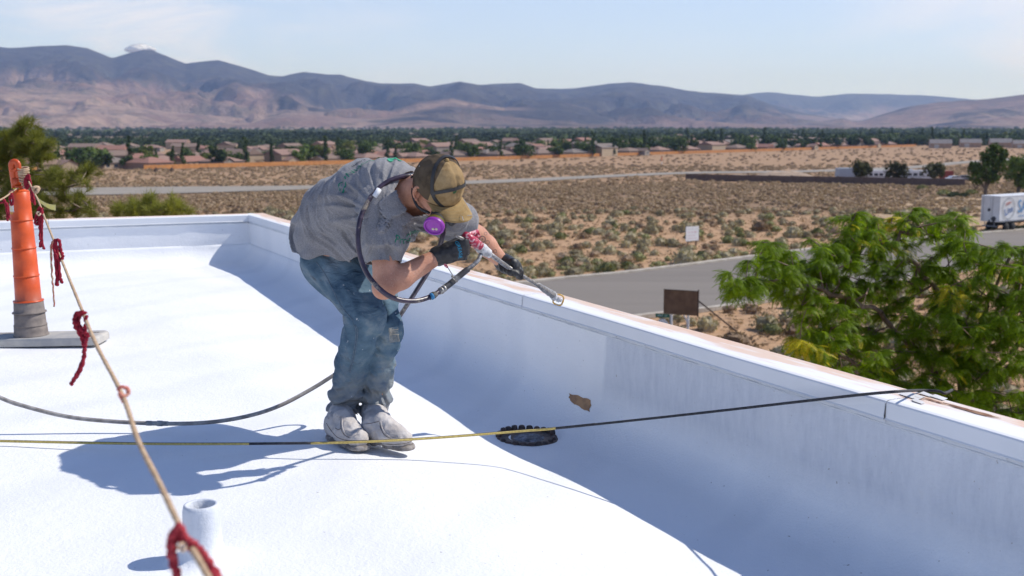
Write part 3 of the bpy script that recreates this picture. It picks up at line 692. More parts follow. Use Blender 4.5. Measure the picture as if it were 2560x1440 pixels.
TL = {'dark_tree': 'dark green round topped tree growing among the suburban houses beyond the fence', 'bushy_tree': 'wide bushy mid green tree growing among the suburban houses beyond the fence',
      'slender_tree': 'narrow upright dark tree growing among the suburban houses beyond the fence', 'pale_tree': 'yellowish light green tree growing among the suburban houses beyond the fence'}
def rowname(o): return 'by the fence' if o < 30 else 'in row two' if o < 75 else 'in middle rows' if o < 200 else 'in back rows'
def sub_tree(kind, x, y, s, r, label=None, group='trees among the suburban houses'):
    e = empty(kind, (x, y, float(gz(x, y))), r.uniform(0, 6.3), label or (TL[kind].split(' growing')[0] + ' ' + rowname(y-fence_y(x)) + ', ' + where(x, y, True)), 'tree', group); e.scale = (s, s, s*r.uniform(.85, 1.1))
    link('crown', r.choice(crowns[kind])).parent = e; link('trunk', r.choice(trunks)).parent = e; return e
# ------------------------------------------------------------------ orange wooden fence (background)
M_fence = mat('orange_stained_wood', (.50, .23, .075), (.40, .17, .055), .6, .85)
fpx = [(-60, 434), (120, 430), (360, 424), (700, 416), (1150, 402), (1500, 392), (1750, 383), (2050, 374), (2290, 366)]
fw = [ong(*q) for q in fpx]
def fence_between(a, b, label):
    e = empty('wooden_fence', a, math.atan2(b.y-a.y, b.x-a.x), label, 'fence', None)
    L = (b.xy-a.xy).length; n = max(1, int(round(L/2.4))); zb = float(gz(0, b.y))-float(gz(0, a.y)); M = e
    st = MB(); w = L/n
    for k in range(n):
        for j in range(3):
            x0 = k*w+w*j/3; zc = zb*(x0/L)
            st.box((x0+w/6, .0, .92+zc+.015*((k*7+j*3) % 4)), (w/3-.02, .03, 1.85))
        st.box((k*w+w/2, .05, .45+zb*((k+.5)/n)), (w, .05, .09)); st.box((k*w+w/2, .05, 1.45+zb*((k+.5)/n)), (w, .05, .09))
    tag(st.build('fence_boards', M_fence, e), kind='stuff')
    ps = MB(); ps.box((0, 0, .95), (.11, .11, 1.95)); pm = ps.mesh('post')
    for k in range(0, n+1, 3): o = link('post', pm, M_fence, e); o.location = (k*w, .07, zb*k/n)
fence_between(fw[0], fw[1]-Vector((4, 0, 0)), 'orange wooden yard fence at the far left, seen behind the pine')
fence_between(fw[2], fw[4], 'long orange wooden yard fence running left from behind the crouched man')
fence_between(fw[4], fw[8], 'long orange wooden yard fence on the right below the green trees')
# ------------------------------------------------------------------ houses
wallc = [mat('stucco_'+n_, c_, tuple(q*.92 for q in c_), .4, .9) for n_, c_ in (('beige', (.36, .27, .19)), ('pink', (.38, .25, .18)), ('sand', (.42, .33, .23)), ('grey', (.27, .24, .21)))]
roofc = [mat('roof_tile_'+n_, c_, tuple(q*.8 for q in c_), 2.5, .9, 0, 6, .3, .05) for n_, c_ in (('pink', (.30, .19, .15)), ('brown', (.235, .165, .13)), ('grey', (.22, .18, .155)), ('red', (.31, .16, .12)))]
M_glass = mat('dark_window_glass', (.03, .035, .045), (.05, .06, .075), 2, .1, 0, None, spec=.6)
M_trim = mat('pale_trim', (.60, .55, .48), rough=.7)
def house_proto(seed):
    r = random.Random(seed); w = r.uniform(13, 17); dp = r.uniform(10, 13); two = seed % 5 == 0; h = 5.4 if two else 2.9; ov = .5; rh = r.uniform(1.9, 2.7)
    wm = MB(); wm.box((0, 0, h/2-.1), (w, dp, h+.2)); ww = r.uniform(5.5, 7); wd = r.uniform(3, 5); side = r.choice((-1, 1)); wx = side*(w/2-ww/2-.3)
    face = r.choice((-1, -1, 1)); hh = 2.8
    wm.box((wx, face*(dp/2+wd/2-.1), hh/2-.1), (ww, wd, hh+.2))
    fy = face*(dp/2+wd-.1); wm.add([(wx-ww/2, fy, hh), (wx+ww/2, fy, hh), (wx, fy, hh+1.5)], [(0, 1, 2) if face < 0 else (2, 1, 0)])
    rm = MB(); X, Y = w/2+ov, dp/2+ov; rl = max(.5, X-Y) if r.random() < .7 else X
    z0, z1 = h-.05, h+rh
    rm.add([(-X, -Y, z0), (X, -Y, z0), (X, Y, z0), (-X, Y, z0), (-rl, 0, z1), (rl, 0, z1)], [(0, 1, 5, 4), (2, 3, 4, 5), (1, 2, 5), (3, 0, 4), (3, 2, 1, 0)])
    x0, x1 = wx-ww/2-ov, wx+ww/2+ov; y1 = fy+face*ov
    rm.add([(x0, y1, hh-.1), (x1, y1, hh-.1), (wx, y1, hh+1.75), (x0, 0, hh-.1), (x1, 0, hh-.1), (wx, 0, hh+1.75)], [(0, 2, 5, 3), (1, 4, 5, 2)])
    rm.box((0, -Y, z0-.08), (2*X, .06, .22))
    wmesh, rmesh = wm.mesh('wall'), rm.mesh('roof')
    wn_ = []
    for k in range(4):
        xx = -w/2+1.8+k*(w-3.6)/3
        if abs(xx-wx) < ww/2+.6 and face < 0: continue
        wn_.append((xx, -dp/2-.02, 1.55))
        if two: wn_.append((xx, -dp/2-.02, 4.1))
    if face < 0: wn_.append((wx, fy-.02, 1.5))
    return wmesh, rmesh, wn_, two
HP = [house_proto(s) for s in range(12)]
g = MB(); g.box((0, 0, 0), (1.7, .04, 1.15)); WM = g.mesh('pane'); WM.materials.append(M_glass)
g = MB(); 
for xx, zz, a_, b_ in ((0, .64, 1.95, .12), (0, -.64, 1.95, .12), (-.92, 0, .12, 1.2), (.92, 0, .12, 1.2)): g.box((xx, -.01, zz), (a_, .07, b_))
FM = g.mesh('window'); FM.materials.append(M_trim)
hm_cache = {}
def hmesh(i, which, mt):
    k = (i, which, mt.name)
    if k not in hm_cache: me = HP[i][which].copy(); me.name = ('wall', 'roof')[which]; me.materials.append(mt); hm_cache[k] = me
    return hm_cache[k]
rn = ['pinkish tile', 'brown tile', 'grey', 'reddish tile']; wn2 = ['beige', 'pink beige', 'sandy', 'greyish']
fl = [(p.x, p.y) for p in fw]
def fence_y(xx, k=0): return float(np.interp(xx, [q[0] for q in fl], [q[1] for q in fl]))
r = random.Random(21); HOUSES = []; TREES = []
for row, off in enumerate((16, 50, 92, 138, 190, 255, 330, 420, 520)):
    sp = 20 if row < 3 else 23 + 3*(row-3); xx = -260 - row*20
    while xx < 430 + row*18:
        xx += sp*r.uniform(.85, 1.25); slope = (fence_y(xx+30)-fence_y(xx-30))/60 if abs(xx) < 400 else .5
        y = fence_y(xx) + off*r.uniform(.95, 1.05)
        if abs(xx/y) > .475: continue
        if xx > 340 and row < 4: continue
        if r.random() < (.05 if row < 2 else .10): TREES.append((xx, y)); continue
        i = r.randrange(12); wi, ri = r.randrange(4), r.choice((0, 0, 1, 1, 2, 3))
        ang = math.atan(slope) + r.choice((0, 0, math.pi, math.pi/2))
        e = empty('house', (xx, y, float(gz(xx, y))), ang, '%s %s house, %s roof, %s, %s' % ('two storey' if HP[i][3] else 'low', wn2[wi], rn[ri], ('front row', 'second row', 'third row')[row] if row < 3 else 'far row %d' % (row-2) if False else 'back rows', where(xx, y, True)), 'house', 'suburban houses beyond the orange fence')
        link('wall', hmesh(i, 0, wallc[wi])).parent = e; link('roof', hmesh(i, 1, roofc[ri])).parent = e
        if row < 3:
            for (a_, b_, c_) in HP[i][2]:
                f_ = link('window', FM); f_.parent = e; f_.location = (a_, b_, c_)
                p_ = link('pane', WM); p_.parent = f_
        HOUSES.append((xx, y))
nT = 0
for row, off in enumerate((7, 33, 62, 98, 140, 195, 260, 340)):
    xx = -260-row*18; sp = (14, 13, 15, 17, 20, 24, 28, 34)[row]
    while xx < 440+row*20:
        xx += sp*r.uniform(.4, 1.6); y = fence_y(xx)+off*r.uniform(.85, 1.1)
        if abs(xx/y) > .475 or nT > 297: continue
        if any(abs(xx-a_) < 6.5 and abs(y-b_) < 8 for a_, b_ in HOUSES): y += 13
        kind = r.choices(['dark_tree', 'bushy_tree', 'slender_tree', 'pale_tree'], [4, 4, 2.2, .9])[0]
        sub_tree(kind, xx, y, r.uniform(.95, 1.65)*(1 + .2*(xx > 60)), r); nT += 1
print('houses', len(HOUSES), 'trees', nT)
# big dense trees on the right half of the suburb as in the photo
# barns at the right
M_barn = mat('tan_metal_siding', (.44, .30, .20), (.36, .25, .17), .5, .7); M_broof = mat('grey_metal_roof', (.20, .175, .16), (.16, .14, .13), .5, .5)
for k, (px, py, w, lab) in enumerate(((2350, 366, 50, 'first tan gabled barn to the right of the fence end'), (2425, 364, 48, 'second tan gabled barn, right of the first one beyond the fence'), (2500, 364, 50, 'third gabled barn close to the right edge, partly behind the tall tree'), (2556, 366, 46, 'fourth low gabled barn at the very right edge of the view'))):
    p = ong(px, py+4); s = p.y/F*w; e = empty('barn', p, -.25, lab, 'barn')
    hh = s*.24; mb = MB(); mb.box((0, 0, hh/2), (s, s*.7, hh)); mb.add([(-s/2, -s*.35, hh), (-s/2, s*.35, hh), (-s/2, 0, hh*1.75)], [(0, 2, 1)]); mb.add([(s/2, -s*.35, hh), (s/2, s*.35, hh), (s/2, 0, hh*1.75)], [(0, 1, 2)]); mb.build('wall', M_barn, e)
    mb = MB(); mb.add([(-s*.53, -s*.39, hh*.95), (s*.53, -s*.39, hh*.95), (s*.53, 0, hh*1.8), (-s*.53, 0, hh*1.8), (s*.53, s*.39, hh*.95), (-s*.53, s*.39, hh*.95)], [(0, 1, 2, 3), (3, 2, 4, 5)]); mb.build('roof', M_broof, e)
    mb = MB(); mb.box((-s*.2, -s*.352, hh*.38), (s*.22, .06, hh*.76)); mb.build('door', M_trim, e)
# far tree belts
M_belt = foliage_mat('valley_trees', (.03, .045, .02), (.06, .085, .035), (.11, .14, .05), .01)
blob = []
for s in range(4):
    q = np.random.RandomState(s+60); V = []
    for k in range(26):
        u = q.normal(size=3); u[2] = abs(u[2]); u /= np.linalg.norm(u); c = u*np.array([5, 5, 5.5])*q.uniform(.7, 1.05); e = q.normal(size=3); e /= np.linalg.norm(e); f = np.cross(u, e); V += [c-e*2.6, c+e*2.6, c+f*3+u]
    blob.append(np.array(V))
r_ = np.random.RandomState(31)
def belt(n, d0, d1, xr0, xr1, thr, seed, s0=.7, s1=1.5, sc=400):
    q = np.random.RandomState(seed); dd = q.uniform(d0, d1, n); xx = dd*q.uniform(xr0, xr1, n); k = fbm(xx/sc, dd/(sc*.4), seed, o=3) > thr
    merged('valley_trees', xx[k], dd[k], q.uniform(s0, s1, k.sum()), blob, M_belt, seed, 1.0, -.5)
belt(2600, 960, 1500, -.5, .03, -.08, 31, .55, 1.0); belt(3000, 1400, 2100, -.5, .0, .08, 1); belt(3000, 1150, 2100, -.02, .5, .0, 21)
belt(2600, 1050, 1500, .02, .5, -.25, 12)
belt(2200, 2100, 3300, -.5, -.05, .05, 2, .8, 1.5); belt(3000, 2100, 3300, -.08, .5, -.12, 22, .8, 1.7)
belt(1500, 3300, 5200, -.5, .5, .08, 3, .8, 1.8)
# distant little settlement at the foot of the range
far_w = []; q = np.random.RandomState(77); mb = MB()
for k in range(150):
    dd = q.uniform(3300, 5600); xx = dd*q.uniform(-.48, .15); s = q.uniform(5, 13); mb.box((xx, dd, float(gz(xx, dd))+2), (s, s, 4))
tag(mb.build('far_settlement', mat('far_white_walls', (.62, .58, .52), (.4, .34, .28), .004, .8)), kind='stuff')
# white outbuildings of the closer valley
mb = MB()
for k in range(110):
    dd = q.uniform(1150, 1900); xx = dd*q.uniform(.1, .48); s = q.uniform(7, 13); mb.box((xx, dd, float(gz(xx, dd))+1.8), (s, s, 3.6)); 
tag(mb.build('far_settlement', mat('far_tan_walls', (.40, .31, .25), (.28, .20, .16), .01, .8)), kind='stuff')
# ------------------------------------------------------------------ long block wall, yard behind
M_block = mat('brown_block', (.165, .115, .09), (.13, .09, .072), .8, .95)
wa, wb_, wc_ = ong(1716, 451), ong(2060, 457), ong(2412, 466)
bw = empty('block_wall', wa, math.atan2(wc_.y-wa.y, wc_.x-wa.x), 'long low brown concrete block wall across the far field below the three small trees', 'wall')
L = (wc_.xy-wa.xy).length; n = int(L/6); pm = MB(); pm.box((L/n/2, 0, .88), (L/n-.03, .2, 1.76)); pm.box((L/n/2, 0, 1.78), (L/n-.03, .28, .09)); pm2 = pm.mesh('panel')
zz = float(gz(0, wc_.y))-float(gz(0, wa.y)); px_ = MB(); px_.box((0, 0, .95), (.42, .42, 1.95)); pxm = px_.mesh('pillar')
for k in range(n):
    o = link('panel', pm2, M_block, bw); o.location = (k*L/n, 0, zz*k/n); o = link('pillar', pxm, M_block, bw); o.location = (k*L/n, 0, zz*k/n)
def mound(px, py, w, h, lab, c):
    p = ong(px, py); n_ = 20; s = p.y/F*w; P = np.zeros((n_, n_, 3))
    for i in range(n_):
        for j in range(n_):
            a, b2 = (i/(n_-1)-.5)*2, (j/(n_-1)-.5)*2; z = h*max(0, 1-(a*a+b2*b2))**.8*(1+.25*float(pn(a*3+px, b2*3)))
            P[i, j] = (a*s/2, b2*s/3, z-.05)
    o = link('dirt_pile', grid_mesh('dirt_pile', P), mat('pale_dirt', c, tuple(q*.75 for q in c), .4, .95)); o.location = p; tag(o, lab, 'dirt pile')
mound(1960, 447, 170, 2.3, 'broad pale sand pile behind the left half of the block wall', (.42, .31, .22))
mound(1850, 447, 120, 1.4, 'low pale sand pile at the left behind the block wall', (.38, .28, .20))
# yard vehicles: motorhomes and trailers
M_whitep = mat('white_vehicle_paint', (.74, .74, .74), (.66, .66, .66), 1, .35, spec=.5); M_blackr = mat('black_rubber', (.02, .02, .02), rough=.8)
M_redp = mat('dull_red_paint', (.30, .06, .04), rough=.6); M_greym = mat('grey_metal', (.25, .25, .26), (.18, .18, .19), 3, .5)
def rounded_prism(prof, y0, y1, mb, mi=0):
    n_ = len(prof); vs = [(x_, y0, z_) for x_, z_ in prof] + [(x_, y1, z_) for x_, z_ in prof]
    mb.add(vs, [tuple(range(n_))[::1], tuple(range(2*n_-1, n_-1, -1))] + [(i, i+n_, (i+1) % n_+n_, (i+1) % n_) for i in range(n_)], mi)
def motorhome(px, py, Lm, Hm, ang, lab, body='motorhome', front=True):
    p = ong(px, py); e = empty(body, p, ang, lab, 'motorhome')
    b = MB(); x = Lm/2; pr = [(-x, .7), (-x, Hm-.15), (-x+.2, Hm), (x-.9, Hm), (x-.3, Hm-.5), (x, 1.6), (x, .7)]
    rounded_prism(pr, -1.2, 1.2, b); b.build('body', M_whitep, e)
    for k in range(4):
        w = MB(); w.box((-x+1.5+k*(Lm-3)/4, -1.22, Hm*.62), (1.1, .04, .7)); w.build('window', M_glass, e)
    w = MB(); w.add([(x-.02, -1.05, 1.65), (x-.02, 1.05, 1.65), (x-.32, 1.05, Hm-.55), (x-.32, -1.05, Hm-.55)], [(0, 1, 2, 3)]); w.v = [(a_+.04, b2, c_) for a_, b2, c_ in w.v]; w.build('windscreen', M_glass, e)
    w = MB(); w.box((0, -1.215, 1.25), (Lm-.6, .03, .18)); w.build('stripe', M_greym, e)
    for sx in (-x*.6, x*.62):
        for sy in (-1.05, 1.05):
            t = MB(); t.lathe([(.0, -.13), (.25, -.13), (.45, -.12), (.48, 0), (.45, .12), (0, .12)], n=16, M=Matrix.Rotation(math.pi/2, 3, 'X')); o = t.build('wheel', M_blackr, e, True); o.location = (sx, sy, .48)
    u = MB(); u.box((-1, 0, Hm+.12), (1, .8, .25)); u.build('roof_vent', M_whitep, e)
motorhome(2185, 452, 9.0, 2.9, .10, 'white motorhome parked behind the wall between the first two small trees')
motorhome(2285, 452, 9.2, 2.95, -.10, 'white motorhome with dark windscreen parked behind the wall between the second and third trees')
def box_thing(name, px, py, w, h, dpt, m, lab, cat):
    p = ong(px, py); s = p.y/F; e = empty(name, p, 0, lab, cat); b = MB(); W = w*s; HH = h*s
    b.box((0, 0, HH/2+.2), (W, dpt, HH)); b.build('body', m, e); b = MB()
    for k in range(6): b.box((-W/2+W*(k+.5)/6, -dpt/2-.02, HH/2+.2), (.08, .05, HH*.96))
    b.build('rib', m, e); b = MB(); b.box((0, 0, HH+.25), (W+.15, dpt+.15, .12)); b.build('roof', m, e)
box_thing('storage_container', 2117, 450, 50, 27, 4, mat('pale_blue_paint', (.42, .46, .52), rough=.6), 'pale blue white storage box behind the wall, left of the first small tree', 'container')
box_thing('storage_container', 2365, 450, 26, 20, 3, M_redp, 'dull red container behind the wall, right of the third small tree', 'container')
def car(px, py, ang, m, lab):
    p = ong(px, py); e = empty('parked_car', p, ang, lab, 'car'); b = MB()
    pr = [(-2.3, .35), (-2.3, .9), (-2.1, 1.05), (-1.5, 1.1), (-1.0, 1.55), (.7, 1.58), (1.3, 1.08), (2.2, .92), (2.35, .7), (2.35, .35)]; rounded_prism(pr, -.9, .9, b); b.build('body', m, e)
    g = MB(); g.add([(-1.35, -.91, 1.12), (1.15, -.91, 1.12), (.62, -.91, 1.5), (-.95, -.91, 1.48)], [(0, 1, 2, 3)]); g.add([(1.32, -.75, 1.1), (1.32, .75, 1.1), (.75, .7, 1.56), (.75, -.7, 1.56)], [(0, 1, 2, 3)]); g.build('window', M_glass, e)
    for sx in (-1.4, 1.45):
        for sy in (-.85, .85):
            t = MB(); t.lathe([(0, -.1), (.3, -.1), (.33, 0), (.3, .1), (0, .1)], n=14, M=Matrix.Rotation(math.pi/2, 3, 'X')); o = t.build('wheel', M_blackr, e, True); o.location = (sx, sy, .33)
car(2385, 454, .2, M_whitep, 'white car parked behind the wall just right of the red container'); car(2413, 452, -.3, M_greym, 'grey car parked at the right end behind the wall')
for k, (px, py, s, lab) in enumerate(((2150, 459, .95, 'leftmost of the three dark olive trees standing at the block wall'), (2243, 460, .95, 'middle one of the three dark olive trees standing at the block wall'), (2337, 461, .98, 'rightmost of the three dark olive trees standing at the block wall'))):
    p = ong(px, py); e = empty('olive_tree', p, k*2.1, lab, 'tree'); e.scale = (s*1.0, s*1.0, s*1.0)
    link('crown', crown_mesh(70+k, 'round', 750, .42), foliage_mat('olive_foliage', (.035, .035, .015), (.06, .062, .022), (.10, .095, .035), .4), e); link('trunk', trunks[k], None, e) if False else setattr(link('trunk', trunks[k]), 'parent', e)
# larger trees above the trailer, at right
M_bt = foliage_mat('poplar_foliage', (.05, .075, .02), (.10, .15, .03), (.17, .23, .05), .5)
def big_tree(px, py, s, seed, lab, blobs, n=2600):
    p = ong(px, py); e = empty('leafy_tree', p, 0, lab, 'tree'); e.scale = (1.22,)*3; q = np.random.RandomState(seed); V = []
    for k in range(n):
        b = blobs[q.randint(len(blobs))]; u = q.normal(size=3); u /= np.linalg.norm(u); c = np.array(b[:3]) + u*b[3]*q.uniform(.45, 1.15); a_ = q.normal(size=3); a_ /= np.linalg.norm(a_); f = np.cross(u, a_); w = .26*q.uniform(.6, 1.3)
        V += [c-a_*w, c+a_*w, c+f*w*1.3, c-a_*w*.6-u*w, c+f*w, c+a_*w*.7+u*w*.7]
    link('crown', tri_mesh('crown', np.array(V)), M_bt, e)
    t = MB(); t.tube([(0, 0, -.3), (.1, 0, 1.5), (0, .1, 3.2)], [.32, .26, .18], 8, caps=False)
    for b in blobs: t.tube([(0, 0, 1.2), (b[0]*.5, b[1]*.5, b[2]*.6), (b[0], b[1], b[2])], [.14, .09, .03], 5, caps=False)
    t.build('trunk', M_bark, e, True)
big_tree(2462, 492, 1, 3, 'tall loose green tree standing behind the white trailer', [(-1.4, 0, 3.2, 1.3), (-.2, 0, 4.3, 1.5), (.9, .2, 5.8, 1.2), (1.3, .2, 7.4, .95), (2.0, 0, 5.0, 1.2), (.2, .4, 6.3, 1.2), (-1.9, 0, 4.6, .9), (2.4, 0, 6.6, .8), (1.0, 0, 3.2, 1.2)])
big_tree(2545, 482, 1, 4, 'broad green tree at the right edge above the trailer', [(-1.2, 0, 3.4, 1.4), (.3, 0, 4.6, 1.7), (1.8, .2, 4.6, 1.5), (1.2, 0, 3.0, 1.5), (-1.0, 0, 5.1, 1.1), (3.0, 0, 3.6, 1.4), (.6, 0, 2.0, 1.3)])
q = ong(2440, 478); e = empty('bare_shrub', q, 0, 'pale leafless shrub at the right end of the block wall', 'shrub'); mb = MB(); r = random.Random(2)
for k in range(26):
    a = r.uniform(0, 6.3); l = r.uniform(1.2, 2.4); mb.tube([(0, 0, 0), (math.cos(a)*l*.25, math.sin(a)*l*.25, l*.6), (math.cos(a)*l*.6, math.sin(a)*l*.6, l*1.1)], [.05, .03, .01], 4, caps=False)
mb.build('branches', M_bark, e)
for k, (px, py, s) in enumerate(((2305, 473, 2.0), (2360, 490, 2.4), (2385, 492, 2.0), (2410, 493, 1.8), (2428, 486, 2.0))):
    p = ong(px, py); o = link('green_shrub', tri_mesh('green_shrub', shrub_proto(90+k, 160, .55, .55, .09)), M_dgreen); o.location = p; o.scale = (s*1.3, s, s); tag(o, ['dark low green shrub alone right of the field, under the block wall', 'leftmost of the four pale green shrubs left of the trailer', 'second from left of the four pale green shrubs left of the trailer', 'third from left of the four pale green shrubs left of the trailer', 'rightmost of the four pale green shrubs left of the trailer'][k], 'shrub')
# ------------------------------------------------------------------ white semi trailer
tp = ong(2496, 580); a = Vector((.83, .557, 0)); ang = math.atan2(a.y, a.x)
TR = empty('cargo_trailer', tp, ang, 'long white cargo trailer parked by the road at the right edge with blue lettering', 'trailer'); TR.scale = (.95,)*3
Wt, Lt, z0, z1 = 2.45, 14.6, 1.15, 4.15
M_tw = mat('dirty_white_trailer_skin', (.72, .72, .72), (.62, .61, .60), .8, .45); 
b = MB(); b.box((Lt/2, Wt/2, (z0+z1)/2), (Lt, Wt, z1-z0)); b.build('body', M_tw, TR)
b = MB(); b.box((Lt/2, Wt/2, z1+.02), (Lt+.06, Wt+.06, .1)); b.build('roof', M_whitep, TR)
b = MB(); b.box((Lt/2, -.02, z0+.06), (Lt, .06, .16)); b.build('side_rail', M_greym, TR)
for k in (0, 1):
    b = MB(); b.box((-.03, Wt*(.25+.5*k), (z0+z1)/2), (.05, Wt/2-.06, z1-z0-.16)); dr_ = b.build('door', M_tw, TR)
    b = MB(); b.tube([(-.08, Wt*(.25+.5*k)+.3, z0+.1), (-.08, Wt*(.25+.5*k)+.3, z1-.1)], .022, 6); b.build('lock_rod', M_greym, dr_)
b = MB()
for yy, zz_, s in ((1.35, 2.55, .2), (.7, 1.5, .34), (1.25, 1.25, .14)):
    q_ = random.Random(int(zz_*10)); pts = [(-.062, yy+s*math.cos(t)*(.7+.5*q_.random()), zz_+s*math.sin(t)*(.7+.5*q_.random())) for t in [-j*math.pi/7 for j in range(14)]]; b.add(pts, [tuple(range(14))])
b.build('dark_stain', mat('dark_smudge', (.06, .06, .065), rough=.8), TR)
for k in range(30):
    pass
for sx in (1.6, 2.9, 12.2):
    for sy in (.12, Wt-.12):
        t = MB(); t.lathe([(0, -.14), (.3, -.14), (.32, -.05), (.48, -.14), (.51, 0), (.48, .14), (0, .14)], n=20, M=Matrix.Rotation(math.pi/2, 3, 'X')); o = t.build('wheel', M_blackr, TR, True); o.location = (sx, sy, .52)
b = MB(); b.box((2.3, Wt/2, .85), (3.2, 1.4, .35)); b.box((8.5, Wt/2, .95), (9, .9, .25)); b.build('chassis', M_blackr, TR)
b = MB(); b.box((-.02, Wt/2, .62), (.1, Wt*.8, .12)); b.box((0, Wt*.25, .85), (.08, .08, .5)); b.box((0, Wt*.75, .85), (.08, .08, .5)); b.build('bumper', M_greym, TR)
def side_text(txt, size, x_, z_, m, nm='lettering', rot=0.0, sx=1.0):
    me = text_mesh(txt, size, .004); o = link(nm, me, m, TR); o.location = (x_, -.052, z_); o.rotation_euler = (math.pi/2, rot, 0); o.scale = (sx, 1, 1); return o
M_tb = mat('blue_print', (.03, .13, .38), rough=.5); M_tr = mat('red_print', (.6, .16, .12), rough=.5); M_tg2 = mat('silver_print', (.42, .44, .47), rough=.4); M_tlb = mat('light_blue_print', (.14, .35, .62), rough=.5)
b = MB(); ne = 40; cx, cz = 1.75, 2.72
ro = [(cx+1.28*math.cos(t), -.052, cz+1.30*math.sin(t)) for t in [2*math.pi*j/ne for j in range(ne)]]; ri = [(cx+1.17*math.cos(t), -.052, cz+1.2*math.sin(t)) for t in [2*math.pi*j/ne for j in range(ne)]]
b.add(ro+ri, [(j, (j+1) % ne, ne+(j+1) % ne, ne+j) for j in range(ne)]); b.build('emblem_ring', M_tg2, TR)
side_text('Lite', 1.15, cx+.02, cz-.25, M_tb, 'lettering', -.32); side_text('Miller', .52, cx-.05, cz+.62, M_tr, 'lettering', -.32)
side_text('SA', 2.2, 4.55, cz+.1, M_tlb, 'lettering', 0, .78); 
b = MB()
for k in range(9): b.box((4.0+k*.42, -.052, 1.75), (.3, .006, .10))
b.build('small_print', M_tlb, TR)
# dark scrub under and beside the trailer
# ------------------------------------------------------------------ signs
def sign_frame(name, px0, py0, px1, py1, Yb, label, cat, ang): pass
p = ong(1730, 614); s = p.y/F; e = empty('notice_board', p, -.18+.0, 'white notice board with faint red lines of print standing in the sandy field', 'sign')
e.rotation_euler[2] = .55
M_sw = mat('white_sign_board', (.80, .80, .79), (.76, .75, .74), 2, .5); M_post = mat('brown_post', (.13, .08, .05), rough=.9)
W, h0 = 1.62, .45
b = MB(); b.box((0, 0, h0+.72), (W, .03, 1.42)); b.build('panel', M_sw, e)
for sx in (-.5, .55): b = MB(); b.box((sx, .07, .85), (.1, .1, 1.9)); b.build('post', M_post, e)
M_pp = mat('faded_red_print', (.72, .45, .46), rough=.6); M_gp = mat('faded_grey_print', (.60, .62, .62), rough=.6)
for zz_, ws, mm in ((1.62, (.3, .3, .5), M_gp), (1.32, (.28, .28, .32), M_pp), (1.0, (.9,), M_pp), (.72, (.7, .35), M_pp)):
    x_ = -.6; b = MB()
    for w in ws:
        nn = max(2, int(w/.08))
        for j in range(nn): b.box((x_+w*(j+.5)/nn, -.018, zz_), (w/nn*.62, .004, .10 if mm is M_pp and len(ws) == 3 else .05))
        x_ += w+.12
    b.build('print_line', mm, e)
# plywood board
p = at(1702, 757, 62); gzp = float(gz(0, 62)); e = empty('plywood_board', (p.x, p.y, gzp), -.42, 'weathered brown plywood board on white posts at the roadside, braced by a leaning pole', 'sign')
hh = p.z-gzp; W = 1.98; Hh = 1.36
M_ply = mat('weathered_plywood', (.20, .12, .07), (.13, .078, .048), 1.8, .9, 0, 12, .3, .01)
b = MB(); b.box((0, 0, hh), (W, .03, Hh)); b.build('panel', M_ply, e)
M_edge = mat('dark_wood_edge', (.06, .04, .03), rough=.9)
b = MB(); b.box((0, .01, hh+Hh/2+.02), (W+.04, .07, .04)); b.build('top_rail', M_edge, e); b = MB(); b.box((W/2, .01, hh+.04), (.06, .09, Hh+.14)); b.build('side_rail', M_edge, e)
for sx in (.42, -.55): b = MB(); b.box((sx, .09, (hh+.3)/2), (.12, .10, hh+.3)); b.build('post', M_whitep, e)
b = MB(); b.tube([(.38, .1, hh-Hh*.5-.45), (.12, .08, hh-Hh*.5+.1)], .045, 6); b.build('brace', M_whitep, e)
b = MB(); b.tube([(W/2, .1, hh+.15), (W/2+2.3, 1.2, -.1)], .05, 6); b.build('leaning_pole', M_edge, e)
# street name sign and stop sign
p = at(1656, 800, 60); gzp = float(gz(0, 60)); zt = at(1656, 789, 60).z; e = empty('stop_sign', (p.x, p.y, gzp), -.3, 'red stop sign under a green street name plate, mostly hidden behind the coping', 'sign')
M_sr = mat('stop_red', (.45, .015, .015), rough=.4); M_sg = mat('street_sign_green', (.01, .13, .08), rough=.4)
zb = at(1656, 812, 60).z-gzp; R0 = .34
b = MB()
for rr_, yy, mm in ((R0, 0, 0), (R0*.92, -.012, 1)):
    pts = [(rr_*math.cos(R(22.5+45*j)), yy-.008, zb+rr_*math.sin(R(22.5+45*j))) for j in range(8)]; pts2 = [(x_, yy+.004, z_) for x_, _, z_ in pts]
    b.add(pts+pts2, [tuple(range(8)), tuple(range(15, 7, -1))]+[(j, j+8, (j+1) % 8+8, (j+1) % 8) for j in range(8)], mm)
b.build('octagon', [M_whitep, M_sr], e)
t = link('lettering', text_mesh('STOP', .24, .002), M_whitep, e); t.location = (0, -.026, zb); t.rotation_euler = (math.pi/2, 0, 0)
zz_ = zt-gzp; b = MB(); b.box((0, 0, zz_), (.76, .02, .2)); b.build('name_plate', M_sg, e)
b = MB(); [b.box((x_, -.0125, zz_), (w_, .004, .075)) for x_, w_ in ((-.24, .05), (-.17, .06), (-.09, .05), (-.02, .06), (.14, .06), (.22, .05))]; b.build('print_line', mat('faded_sign_print', (.38, .50, .46), rough=.5), e)
b = MB(); b.box((0, .04, (zz_+.1)/2), (.05, .05, zz_+.1)); b.build('post', M_greym, e)
b = MB(); b.box((.38, .2, (zz_+.0)/2), (.06, .06, zz_+.02)); b.build('post', M_greym, e)
